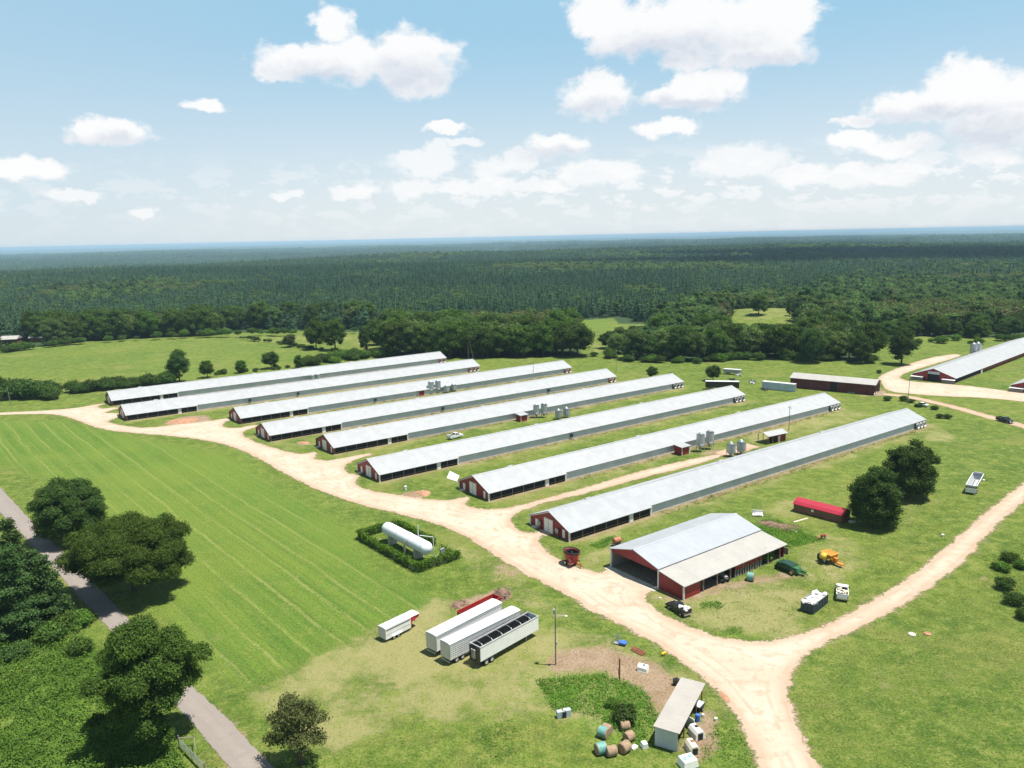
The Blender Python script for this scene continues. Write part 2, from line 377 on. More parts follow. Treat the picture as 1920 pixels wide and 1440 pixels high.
def dirt_mat(name, c0, c1, c2, edge=.8):
    m, t = newmat(name); g = t.n('ShaderNodeNewGeometry').outputs['Position']; d = t.attr('d')
    n = t.noise(g, .45, 5, .7); nf = t.noise(g, 3.0, 4, .7)
    c = t.mix(t.ramp(t.noise(g, .11, 4, .6), .35, .65), c0, c1); c = t.mix(t.ramp(n, .50, .66, 0, .62), c, c2)
    # paler wheel-packed middle, redder loose rim
    c = t.mix(t.ramp(d, 0, 2.6, .6, 0), c, c2)
    mp = t.n('ShaderNodeMapping'); t.L.new(g, mp.inputs[0]); mp.inputs['Rotation'].default_value = (0, 0, radians(-42)); mp.inputs['Scale'].default_value = (.06, 1.3, 1)
    c = t.mix(t.ramp(t.noise(mp.outputs[0], 1, 4, .6), .42, .7, 0, .22), c, tuple(x*.72 for x in c0))
    # wheel ruts running parallel to the edges
    dw = t.math('ADD', d, t.math('MULTIPLY', t.math('SUBTRACT', t.noise(g, .12, 3, .5), .5), 1.6)); rt = t.math('ABSOLUTE', t.math('SUBTRACT', t.math('FRACT', t.math('DIVIDE', dw, 1.75)), .5))
    c = t.mix(t.math('MULTIPLY', t.ramp(rt, .06, .22, 1, 0), t.ramp(t.noise(g, .16, 3, .6), .40, .62, 0, .42)), c, c2)
    c = t.mix(t.ramp(nf, .35, .7, 0, .22), c, tuple(x*.7 for x in c1))
    a = t.math('ADD', d, t.math('ADD', t.math('MULTIPLY', t.math('SUBTRACT', t.noise(g, .35, 4, .7), .5), 3.4*edge), t.math('MULTIPLY', t.math('SUBTRACT', t.noise(g, 2.2, 3, .7), .5), 2.2*edge)))
    pbr(t, c, .95, 0, t.bump(nf, .35, .08), .2, t.ramp(a, -.35*edge, .35*edge)); return m
M['dirt'] = dirt_mat('sandy dirt road', (.50, .415, .33), (.44, .35, .265), (.34, .23, .155))
M['dirt_red'] = dirt_mat('redder dirt', (.47, .365, .27), (.41, .30, .215), (.33, .205, .135))
M['asphalt'] = dirt_mat('worn pale asphalt', (.27, .235, .205), (.24, .21, .185), (.215, .185, .165), .22)

sheet('dirt_road', PM, .9, 1.8, .03, M['dirt'])
sheet('dirt_yard', PU, 1.2, 2, .03, M['dirt'])
sheet('dirt_track', PL, .9, 1.2, .035, M['dirt_red'])
sheet('worn_path', PE, .9, 1.6, .026, M['dirt_red'])
sheet('paved_road', PP, .7, .8, .04, M['asphalt'])

# ================================================================ ground: one sheet to the horizon
def axis_coords(lo, hi, step, far_lo, far_hi, g):
    c = list(np.arange(lo, hi+step/2, step)); s = step; a = c[-1]
    while a < far_hi: s *= g; a += s; c.append(a)
    s = step; a = c[0]; pre = []
    while a > far_lo: s *= g; a -= s; pre.append(a)
    return np.array(pre[::-1]+c)
gx = axis_coords(-330, 330, 1.7, -45000, 45000, 1.075); gy = axis_coords(52, 520, 1.7, -1500, 48000, 1.05)
GX, GY = np.meshgrid(gx, gy); P = np.stack([GX.ravel(), GY.ravel()], 1)
near = (np.abs(P[:, 0]) < 420) & (P[:, 1] > 20) & (P[:, 1] < 640); Pn = P[near]
def patch(poly, soft, amp=2.0, seed=1, sc=.12):
    d = sdist(Pn, wpoly(poly)); d = d+(fbm(Pn[:, 0]*sc, Pn[:, 1]*sc, seed, 4)-.5)*2*amp
    return sstep(-soft, soft, d)
def A(): return np.zeros(len(Pn))
dry = A(); dirt = A(); lush = A(); mow = A()
dry_list = [([(455, 1300), (700, 1180), (820, 1120), (860, 1140), (1010, 1170), (1140, 1180), (1250, 1240), (1310, 1290), (1200, 1390), (1080, 1340), (900, 1370), (760, 1330), (640, 1420), (520, 1380)], 1.6, 2, .62),
  ([(640, 1230), (820, 1130), (880, 1180), (840, 1260), (760, 1290)], 2.5, 2, .98),
  ([(1215, 1090), (1290, 1125), (1420, 1085), (1500, 1090), (1540, 1130), (1480, 1200), (1360, 1200), (1240, 1150)], 3, 3, .75),
  ([(1500, 1000), (1600, 1010), (1640, 1060), (1560, 1090), (1480, 1090)], 2, 2, .55),
  ([(870, 960), (1000, 905), (1210, 850), (1350, 815), (1420, 830), (1240, 890), (1100, 925), (1000, 985), (900, 960)], 3, 2, .25),
  ([(1380, 800), (1570, 760), (1600, 790), (1480, 830), (1400, 830)], 3, 2, .6), ([(1560, 775), (1600, 760), (1700, 800), (1720, 830), (1640, 830)], 2, 2, .4),
  ([(1720, 790), (1790, 810), (1800, 830), (1730, 830)], 2, 2, .6), ([(840, 1010), (960, 1070), (1020, 1130), (1100, 1170), (1080, 1180), (900, 1080)], 3, 3, .6),
  ([(1050, 1060), (1150, 1020), (1150, 1060), (1110, 1075)], 2, 2, .6), ([(1460, 930), (1520, 935), (1500, 970), (1420, 975)], 2, 2, .5),
  ([(1650, 930), (1760, 940), (1720, 990), (1650, 975)], 3, 3, .35), ([(0, 1190), (90, 1210), (130, 1260), (0, 1290)], 3, 3, .45), ([(1110, 640), (1150, 655), (1110, 668)], 4, 3, .5), ([(425, 625), (700, 622), (700, 650), (500, 642)], 5, 3, .35),
  ([(1360, 583), (1500, 583), (1500, 604), (1380, 606)], 8, 6, .35), ([(300, 790), (640, 800), (760, 850), (600, 870), (480, 840)], 3, 2, .3), ([(1640, 1180), (1700, 1300), (1860, 1400), (1720, 1420), (1560, 1300)], 6, 5, .16)]
for k, (pl, so, am, st) in enumerate(dry_list): dry = np.maximum(dry, st*patch(pl, so, am, 11+k))
dirt_list = [([(1010, 1235), (1040, 1215), (1130, 1205), (1200, 1235), (1270, 1265), (1290, 1300), (1225, 1350), (1190, 1290), (1130, 1265), (1030, 1265)], 2, 2.5, .85),
  ([(1320, 1300), (1345, 1330), (1350, 1400), (1330, 1430), (1290, 1440), (1280, 1400), (1300, 1350)], 1.5, 1.5, .8), ([(845, 1130), (935, 1105), (960, 1115), (940, 1130), (860, 1145)], 1.2, 1, .9),
  ([(900, 1055), (960, 1060), (985, 1080), (930, 1080)], 1.5, 1.5, .6), ([(1235, 1120), (1300, 1100), (1500, 1065), (1520, 1080), (1360, 1110), (1290, 1135)], 1.2, 1.6, .65), ([(1290, 1110), (1330, 1095), (1480, 1085), (1400, 1130)], 2, 2, .4),
  ([(1540, 1030), (1600, 1035), (1600, 1060), (1520, 1065)], 1.5, 1.5, .3), ([(305, 795), (340, 780), (390, 778), (400, 792), (350, 797)], 1.5, 1, .9), ([(750, 925), (790, 917), (810, 925), (785, 935), (760, 933)], .8, .8, 1),
  ([(1400, 780), (1440, 800), (1490, 790), (1480, 830), (1390, 830)], 2, 2, .4), ([(1830, 1078), (1845, 1080), (1868, 1102), (1855, 1105)], .7, .6, .95), ([(555, 828), (580, 826), (585, 833), (560, 836)], 1, 1, .8),
  ([(1605, 745), (1665, 742), (1670, 735), (1645, 725)], 2, 2, .6), ([(1330, 855), (1300, 850), (1345, 840), (1360, 850)], 1, 1, .7), ([(170, 1190), (200, 1210), (225, 1240), (210, 1245)], 1, 1, .6), ([(25, 1005), (60, 1010), (120, 1080), (150, 1130), (120, 1140), (60, 1060)], 1.5, 2, .35)]
for k, (pl, so, am, st) in enumerate(dirt_list): dirt = np.maximum(dirt, st*patch(pl, so, am, 41+k))
# bare clay verge outside the dirt roads and light skirts under house walls
for pl, w, st in ((PM, 2.6, .42), (PU, 3, .35), (PL, 2.0, .3), (PP, .9, .5)):
    dd = -sdist(Pn, pl); dirt = np.maximum(dirt, st*sstep(w, 0, dd+(fbm(Pn[:, 0]*.3, Pn[:, 1]*.3, 77)-.5)*3))
lush_list = [([(1000, 1270), (1130, 1262), (1215, 1290), (1240, 1370), (1150, 1380), (1060, 1340), (980, 1310)], 2, 3, 1), ([(0, 1180), (100, 1170), (220, 1240), (330, 1400), (380, 1500), (0, 1500)], 2, 3, .8),
  ([(1370, 975), (1450, 970), (1520, 1010), (1560, 1015), (1500, 1030), (1440, 1000)], 2, 2, .7), ([(1355, 1178), (1390, 1175), (1392, 1190), (1360, 1190)], .6, .5, .8), ([(1105, 1010), (1180, 1000), (1150, 1022), (1110, 1030)], 1, 1, .7),
  ([(1300, 1400), (1380, 1330), (1420, 1440), (1300, 1440)], 2, 2, .5), ([(0, 785), (140, 800), (330, 825), (460, 850), (620, 940), (840, 1000), (870, 1050), (800, 1150), (640, 1080), (400, 900), (200, 860), (0, 830)], 8, 8, .25),
  ([(1080, 585), (1150, 588), (1150, 612), (1090, 618)], 8, 6, .5), ([(0, 658), (270, 632), (400, 630), (560, 650), (625, 658), (480, 690), (300, 716), (0, 705)], 5, 4, .12)]
for k, (pl, so, am, st) in enumerate(lush_list): lush = np.maximum(lush, st*patch(pl, so, am, 71+k))

for h_ in ((-151.8, 290.2), (-133.7, 263.9), (-91., 255.4), (-73.9, 231.), (-50.9, 215.), (-33.5, 188.2), (-5.6, 172.), (11.1, 146.7)):
    hu = np.array([cos(radians(36.44)), sin(radians(36.44))]); hn = np.array([-hu[1], hu[0]]); q_ = Pn-np.array(h_); a_u, a_n = q_@hu, q_@hn; jj = (fbm(Pn[:, 0]*.25, Pn[:, 1]*.25, 88)-.5)*2.5
    al = sstep(-3, 1, a_u)*sstep(152, 146, a_u); dirt = np.maximum(dirt, .62*al*sstep(2.6, .6, np.abs(a_n-.2+jj*.4))); dry = np.maximum(dry, .5*al*sstep(5.5, 1.5, np.abs(a_n+1+jj))); dry = np.maximum(dry, .4*al*sstep(5, 2, np.abs(a_n-15+jj)))
mow = patch([(-60, 790), (120, 790), (260, 822), (420, 850), (560, 940), (660, 1000), (730, 1090), (860, 1140), (820, 1130), (700, 1180), (455, 1290), (380, 1240), (230, 1080), (90, 900), (-60, 850)], 3, 1.5, 5)
mow2 = patch([(1500, 1290), (1560, 1230), (1800, 1090), (1990, 960), (1990, 1500), (1560, 1500)], 3, 2, 6)
full = np.zeros((len(P), 4), np.float32); full[near] = np.stack([dry, dirt, lush, mow], 1)
m2 = np.zeros(len(P), np.float32); m2[near] = mow2
Zg = gz(P[:, 0], P[:, 1]).astype(np.float32)

# open farmland among the far woods
def farfield(x, y):
    d = np.hypot(x, y); return sstep(.62, .67, fbm(x/620+3.1, y/900+.7, 33, 3)+.10*sstep(4000, 9000, d)*0-.03*(d < 2300))
ff = farfield(P[:, 0], P[:, 1])*(np.hypot(P[:, 0], P[:, 1]) > 6000)
# woods floor mask: everything past the farm's tree line
WOOD_EDGE = [(-500, 672), (0, 657), (60, 650), (160, 636), (270, 630), (400, 624), (440, 617), (560, 613), (690, 618), (712, 655), (730, 668), (880, 672), (1090, 668), (1088, 640), (1072, 590), (1150, 584), (1160, 600), (1210, 604), (1215, 612),
  (1150, 618), (1138, 650), (1180, 672), (1300, 678), (1400, 670), (1500, 672), (1560, 678), (1632, 676), (1640, 650), (1640, 640), (1740, 630), (1850, 634), (1920, 627), (2400, 610)]
WE = wpoly(WOOD_EDGE)
CLEAR = [wpoly([(1362, 590), (1400, 577), (1490, 577), (1510, 600), (1460, 611), (1365, 608)], 1)]
WOODPOLY = np.array(list(WE)+[[9000, 5000], [9000, 60000], [-9000, 60000], [-9000, 5000]])
def in_wood(Q):
    r = inside(Q, WOODPOLY)
    for c in CLEAR: r &= ~inside(Q, c)
    return r
wood = np.where((P[:, 1] > 250), in_wood(P) | (np.abs(P[:, 0]) > 8000), False).astype(np.float32)
nx = len(gx); ny = len(gy); idx = np.arange(nx*ny).reshape(ny, nx)
quads = np.stack([idx[:-1, :-1], idx[:-1, 1:], idx[1:, 1:], idx[1:, :-1]], -1).reshape(-1, 4)

def ground_mat():
    m, t = newmat('meadow and field ground'); g = t.n('ShaderNodeNewGeometry').outputs['Position']
    k = t.n('ShaderNodeAttribute', attribute_name='mask'); sp = t.n('ShaderNodeSeparateColor'); t.L.new(k.outputs['Color'], sp.inputs[0])
    dry, dirt, lush = sp.outputs[0], sp.outputs[1], sp.outputs[2]; mow = k.outputs['Alpha']
    n_big = t.noise(g, .018, 4, .6); n_mid = t.noise(g, .13, 5, .65); n_sm = t.noise(g, .9, 5, .7); n_fine = t.noise(g, 3.2, 4, .75)
    c = t.mix(t.ramp(n_mid, .32, .68), (.055, .100, .014), (.105, .150, .028))
    c = t.mix(t.ramp(n_big, .40, .62, 0, .5), c, (.135, .165, .034))
    n_t = t.noise(g, .38, 6, .78); c = t.mix(t.ramp(n_t, .50, .60, 0, .6), c, (.034, .070, .010)); c = t.mix(t.ramp(n_t, .40, .49, .55, 0), c, (.20, .215, .07))
    c = t.mix(t.ramp(n_sm, .50, .70, 0, .6), c, (.20, .195, .075))
    c = t.mix(t.ramp(t.noise(g, .045, 4, .65), .52, .66, 0, .5), c, (.185, .175, .065)); c = t.mix(1.0, c, (1.12, 1.15, .84), 'MULTIPLY')
    # mown swaths
    mp = t.n('ShaderNodeMapping', vector_type='TEXTURE'); t.L.new(g, mp.inputs[0]); mp.inputs['Rotation'].default_value = (0, 0, radians(MOWANG))
    ms = t.vm('MULTIPLY', mp.outputs[0], (.006, .55, 1)); sn = t.noise(ms, 1.0, 4, .62)
    ms2 = t.vm('MULTIPLY', mp.outputs[0], (.03, 1.6, 1)); sn2 = t.noise(ms2, 1.0, 3, .6)
    lanes = t.n('ShaderNodeSeparateXYZ'); t.L.new(mp.outputs[0], lanes.inputs[0])
    ly = t.math('ADD', t.math('DIVIDE', lanes.outputs[1], 4.9), t.math('MULTIPLY', t.noise(g, .022, 3, .6), .7)); lf = t.math('ABSOLUTE', t.math('SUBTRACT', t.math('FRACT', ly), .5))
    line = t.math('MULTIPLY', t.ramp(t.math('ADD', lf, t.math('MULTIPLY', t.math('SUBTRACT', n_sm, .5), .12)), .0, .10, 1, 0), t.ramp(t.noise(ms2, .5, 3, .6), .37, .50))
    cm = t.mix(t.ramp(sn, .30, .70), (.060, .135, .014), (.125, .200, .024))
    cm = t.mix(t.ramp(sn2, .5, .75, 0, .4), cm, (.20, .25, .04))
    cm = t.mix(t.math('MULTIPLY', line, .48), cm, (.36, .33, .12))
    cm = t.mix(t.ramp(n_sm, .50, .64, 0, .5), cm, (.045, .100, .012)); cm = t.mix(t.ramp(n_t, .51, .60, 0, .4), cm, (.21, .235, .05))
    l2 = t.math('ABSOLUTE', t.math('SUBTRACT', t.math('FRACT', t.math('ADD', t.math('MULTIPLY', ly, 1.63), t.math('MULTIPLY', n_t, .35))), .5)); cm = t.mix(t.math('MULTIPLY', t.ramp(l2, 0, .10, 1, 0), t.ramp(sn2, .40, .56, 0, .5)), cm, (.045, .085, .012))
    cm = t.mix(t.ramp(n_big, .42, .62, 0, .5), cm, (.165, .22, .030)); cm = t.mix(t.ramp(n_mid, .5, .72, 0, .4), cm, (.07, .135, .013))
    c = t.mix(t.math('MULTIPLY', mow, .88), c, cm)
    mo2 = t.attr('mow2'); c = t.mix(t.math('MULTIPLY', mo2, t.ramp(n_mid, .4, .7, 0, .5)), c, (.095, .125, .022))
    c = t.mix(t.math('MULTIPLY', lush, .8), c, t.mix(t.ramp(n_sm, .35, .7), (.055, .125, .011), (.16, .26, .032)))
    dn = t.math('ADD', dry, t.math('ADD', t.math('MULTIPLY', t.math('SUBTRACT', n_t, .5), 2.0), t.math('MULTIPLY', t.math('SUBTRACT', n_mid, .5), 1.8))); dcol = t.mix(t.ramp(n_fine, .3, .7), (.20, .19, .060), (.38, .335, .165))
    c = t.mix(t.math('MULTIPLY', t.ramp(dn, .22, .92), .9), c, dcol)
    en = t.math('ADD', dirt, t.math('MULTIPLY', t.math('SUBTRACT', t.noise(g, .6, 5, .7), .5), .9)); ecol = t.mix(t.ramp(t.noise(g, .3, 4, .6), .35, .65), (.27, .175, .115), (.33, .235, .165))
    c = t.mix(t.ramp(en, .28, .8), c, ecol)
    c = t.mix(t.ramp(n_fine, .50, .64, 0, .7), c, (.030, .060, .010)); c = t.mix(t.ramp(n_fine, .36, .48, .5, 0), c, (.22, .235, .09))
    wd = t.attr('wood'); c = t.mix(wd, c, (.035, .062, .024))
    far = t.attr('farfield'); c = t.mix(far, c, t.mix(t.ramp(t.noise(g, .004, 3, .6), .4, .6), (.045, .08, .03), (.085, .115, .045)))
    h = t.math('ADD', t.math('MULTIPLY', n_sm, 1.0), t.math('MULTIPLY', n_fine, .5))
    pbr(t, c, .95, 0, t.bump(h, .8, .5), .15); return m
a_ = at(215, 850); b_ = at(640, 1165); MOWANG = math.degrees(math.atan2(b_[1]-a_[1], b_[0]-a_[0]))
me = npmesh('ground', np.stack([P[:, 0], P[:, 1], Zg], 1), quads, ground_mat(), {'mask': ('POINT', 'FLOAT_COLOR', full), 'mow2': ('POINT', 'FLOAT', m2), 'wood': ('POINT', 'FLOAT', wood), 'farfield': ('POINT', 'FLOAT', ff.astype(np.float32))}, smooth=True)
ground = link(me, 'ground'); ground['kind'] = 'structure'

# ================================================================ haze, sky, sun, camera
def haze():
    m = MB(); m.box(0, 23500, -135, 93000, 51500, 135+66); mt, t = newmat('summer haze')
    v = t.n('ShaderNodeVolumePrincipled'); v.inputs['Color'].default_value = (.50, .74, .92, 1); v.inputs['Density'].default_value = HAZE; v.inputs['Anisotropy'].default_value = 0.0
    t.L.new(v.outputs[0], t.out.inputs['Volume']); o = m.build('haze', mt); o['kind'] = 'stuff'; o['label'] = 'pale blue summer haze over the distant woods'
HAZE = 7.2e-5
haze()

SUN_EL, SUN_AZ = 72.0, 95.0   # azimuth clockwise from +Y
CLOUDS = [(625, 48, 40, 34), (560, 118, 82, 30), (650, 112, 90, 40), (765, 112, 92, 56), (775, 150, 68, 40), (518, 132, 44, 20),
 (1130, 30, 70, 45), (1200, 55, 100, 55), (1300, 45, 110, 62), (1400, 55, 110, 60), (1475, 30, 62, 55), (1290, 108, 60, 26), (1420, 100, 90, 30),
 (1122, 182, 76, 36), (1120, 162, 50, 30), (1262, 184, 66, 20), (1325, 165, 66, 38), (1255, 240, 64, 19), (1037, 270, 60, 24),
 (215, 250, 66, 24), (387, 196, 38, 14), (42, 318, 70, 20), (1800, 165, 62, 45), (1745, 195, 112, 27), (1890, 195, 90, 52), (1870, 240, 70, 32), (1685, 272, 60, 17), (1600, 262, 45, 14),
 (835, 235, 45, 11), (1610, 225, 40, 12)]
CBASE = [(765, 150, 85, 28), (600, 140, 90, 14), (1250, 98, 140, 26), (1430, 114, 80, 16), (1122, 202, 66, 14), (1300, 196, 95, 12), (1037, 285, 55, 10), (215, 264, 60, 10), (1860, 252, 90, 28), (1740, 215, 100, 12)]
CLOUDS2 = [(795, 305, 75, 26), (825, 285, 38, 24), (925, 312, 46, 28), (970, 300, 45, 20), (1120, 325, 85, 28), (1395, 303, 88, 32), (1500, 325, 60, 24), (1590, 330, 60, 22), (1680, 322, 55, 24), (1850, 295, 62, 20), (140, 370, 55, 13), (268, 391, 26, 11), (665, 357, 50, 15), (540, 372, 36, 10), (870, 262, 44, 9), (780, 350, 60, 22), (900, 350, 80, 18), (1010, 345, 60, 16)]
def world():
    w = bpy.data.worlds.new('World'); S.world = w; w.use_nodes = True; w.node_tree.nodes.clear(); t = NT(w.node_tree)
    out = t.n('ShaderNodeOutputWorld'); bg = t.n('ShaderNodeBackground'); t.L.new(bg.outputs[0], out.inputs[0])
    sky = t.n('ShaderNodeTexSky', sky_type='NISHITA'); sky.sun_disc = False; sky.sun_elevation = radians(SUN_EL); sky.sun_rotation = radians(SUN_AZ)
    sky.altitude = 150; sky.air_density = 1.0; sky.dust_density = .8; sky.ozone_density = 1.2
    gen = t.n('ShaderNodeTexCoord').outputs['Generated']; s = t.n('ShaderNodeSeparateXYZ'); t.L.new(gen, s.inputs[0])
    az = t.math('ARCTAN2', s.outputs[0], s.outputs[1]); el = t.math('ARCTAN2', s.outputs[2], t.math('SQRT', t.math('ADD', t.math('MULTIPLY', s.outputs[0], s.outputs[0]), t.math('MULTIPLY', s.outputs[1], s.outputs[1]))))
    cb = t.n('ShaderNodeCombineXYZ'); t.L.new(az, cb.inputs[0]); t.L.new(el, cb.inputs[1]); p = cb.outputs[0]
    def azel(px, py):
        d = raydir(px, py); return math.atan2(d[0], d[1]), math.atan2(d[2], math.hypot(d[0], d[1]))
    # billowed edges: domain warp at two scales
    stretch = t.vm('MULTIPLY', p, (1, 1.25, 1))
    w1_ = t.vm('SUBTRACT', t.noise(stretch, 26, 4, .62, 0, 'Color'), (.5, .5, .5))
    pw = t.vm('ADD', p, t.vm('MULTIPLY', w1_, (.050, .036, 0)))
    def field(lst, grow):
        cur = None
        for cx, cy, rx, ry in lst:
            a, e = azel(cx, cy); mp = t.n('ShaderNodeMapping', vector_type='TEXTURE'); t.L.new(pw, mp.inputs[0])
            mp.inputs['Location'].default_value = (a, e, 0); mp.inputs['Scale'].default_value = (rx*grow/1462, ry*grow/1462, 1)
            l = t.vm('LENGTH', mp.outputs[0], out=1); cur = l if cur is None else t.math('SMOOTH_MIN', cur, l, .16)
        return cur
    vo = t.n('ShaderNodeTexVoronoi', feature='SMOOTH_F1'); t.L.new(t.vm('ADD', p, t.vm('MULTIPLY', w1_, (.02, .02, 0))), vo.inputs['Vector']); vo.inputs['Scale'].default_value = 42; vo.inputs['Smoothness'].default_value = .45; bil = t.math('SUBTRACT', vo.outputs['Distance'], .45)
    pw0 = pw; pw = pw0; fb = field(CBASE, 1.25); pw = pw0
    f1 = field(CLOUDS, .90); f2 = field(CLOUDS2, .95)
    nb = t.noise(t.vm('MULTIPLY', p, (1, 1.5, 1)), 55, 6, .62)
    d1 = t.ramp(t.math('ADD', t.math('ADD', f1, t.math('MULTIPLY', bil, .45)), t.math('MULTIPLY', t.math('SUBTRACT', nb, .5), .75)), .74, 1.27, 1, 0)
    d2 = t.ramp(t.math('ADD', t.math('ADD', f2, t.math('MULTIPLY', bil, .35)), t.math('MULTIPLY', t.math('SUBTRACT', nb, .5), .7)), .66, 1.16, .92, 0)
    # low hazy cloud band toward the horizon, thicker to the right
    bn = t.noise(t.vm('MULTIPLY', p, (1, 2.3, 1)), 24, 6, .62)
    band = t.math('MULTIPLY', t.ramp(el, .005, .055, .2, 1), t.ramp(el, .06, .115, 1, 0))
    band = t.math('MULTIPLY', band, t.ramp(az, -.45, .1, .35, 1)); d3 = t.math('MULTIPLY', t.ramp(bn, .49, .58, 0, .9), band)
    # shading of the billows: offset noise difference
    up = t.noise(t.vm('MULTIPLY', t.vm('ADD', p, (.004, .010, 0)), (1, 1.5, 1)), 22, 4, .55); dn = t.noise(t.vm('MULTIPLY', p, (1, 1.5, 1)), 22, 4, .55)
    sh = t.ramp(t.math('SUBTRACT', dn, up), -.09, .05, 0, 1)
    gb = t.ramp(t.math('ADD', fb, t.math('MULTIPLY', t.math('SUBTRACT', nb, .5), .8)), .0, 1.5, 1, 0); ccol = t.mix(t.math('MULTIPLY', gb, t.math('SUBTRACT', 1.15, t.math('MULTIPLY', sh, .3)), clamp=True), CHI, CLO)
    air = t.mix(t.ramp(el, .01, .26), SKYLOW, SKYHIGH); air = t.mix(t.ramp(el, .32, .95), air, SKYTOP)
    air = t.mix(t.ramp(az, -.62, -.1, .35, 0), air, SKYLEFT)
    nish = t.mix(SKYMIX, sky.outputs[0], air)
    c = t.mix(t.math('MULTIPLY', d3, .8), nish, t.mix(.12, CHI, SKYLOW)); c = t.mix(t.math('MULTIPLY', d2, .8), c, ccol); c = t.mix(t.math('MULTIPLY', d1, .96), c, ccol)
    t.L.new(c, bg.inputs[0]); bg.inputs[1].default_value = SKYS
    w.cycles.sampling_method = 'NONE'
EXPO = .88; SKYS = .10; SKYMIX = .92
K = 1/SKYS/2**EXPO
def sk(r, g, b):
    f = lambda v: ((v/255+.055)/1.055)**2.4
    return (f(r)*K, f(g)*K, f(b)*K)
CLO = sk(220, 226, 236); CHI = sk(255, 255, 255); SKYLOW = sk(226, 235, 240); SKYHIGH = sk(161, 206, 232); SKYLEFT = sk(188, 214, 230); SKYTOP = sk(26, 54, 92)
world()
sl = bpy.data.lights.new('sun', 'SUN'); sl.energy = 4.5; sl.angle = radians(.55); sl.color = (1, .96, .89)
so = bpy.data.objects.new('sun', sl); COL.objects.link(so)
sd = np.array([cos(radians(SUN_EL))*sin(radians(SUN_AZ)), cos(radians(SUN_EL))*cos(radians(SUN_AZ)), sin(radians(SUN_EL))])
from mathutils import Vector
so.rotation_euler = Vector(sd).to_track_quat('Z', 'Y').to_euler(); so.location = (0, 0, 100)
cam = bpy.data.cameras.new('camera'); cam.sensor_width = 36; cam.lens = FPX/1920*36; cam.clip_start = .5; cam.clip_end = 120000
co = bpy.data.objects.new('camera', cam); COL.objects.link(co); co.location = (0, 0, CAMH)
from mathutils import Matrix
co.rotation_euler = (Matrix.Rotation(pi/2-PITCH, 3, 'X') @ Matrix.Rotation(-ROLL, 3, 'Z')).to_euler()
S.camera = co
S.view_settings.view_transform = 'Standard'; S.view_settings.look = 'None'; S.view_settings.exposure = EXPO; S.view_settings.gamma = 1
S.cycles.max_bounces = 5; S.cycles.diffuse_bounces = 2; S.cycles.glossy_bounces = 2; S.cycles.transmission_bounces = 2; S.cycles.transparent_max_bounces = 12; S.cycles.volume_bounces = 0
S.cycles.use_denoising = True; S.cycles.use_adaptive_sampling = True; S.cycles.adaptive_threshold = .015
# ================================================================ trees
def ico(sub=1):
    t = (1+5**.5)/2
    v = [(-1, t, 0), (1, t, 0), (-1, -t, 0), (1, -t, 0), (0, -1, t), (0, 1, t), (0, -1, -t), (0, 1, -t), (t, 0, -1), (t, 0, 1), (-t, 0, -1), (-t, 0, 1)]
    f = [(0, 11, 5), (0, 5, 1), (0, 1, 7), (0, 7, 10), (0, 10, 11), (1, 5, 9), (5, 11, 4), (11, 10, 2), (10, 7, 6), (7, 1, 8), (3, 9, 4), (3, 4, 2), (3, 2, 6), (3, 6, 8), (3, 8, 9), (4, 9, 5), (2, 4, 11), (6, 2, 10), (8, 6, 7), (9, 8, 1)]
    v = [np.array(p)/np.linalg.norm(p) for p in v]
    for _ in range(sub):
        nf = []; cache = {}
        def mid(a, b):
            k = (min(a, b), max(a, b))
            if k not in cache:
                m = v[a]+v[b]; v.append(m/np.linalg.norm(m)); cache[k] = len(v)-1
            return cache[k]
        for a, b, c in f:
            ab, bc, ca = mid(a, b), mid(b, c), mid(c, a); nf += [(a, ab, ca), (b, bc, ab), (c, ca, bc), (ab, bc, ca)]
        f = nf
    return np.array(v), np.array(f)
ICO1 = ico(1); ICO2 = ico(2)
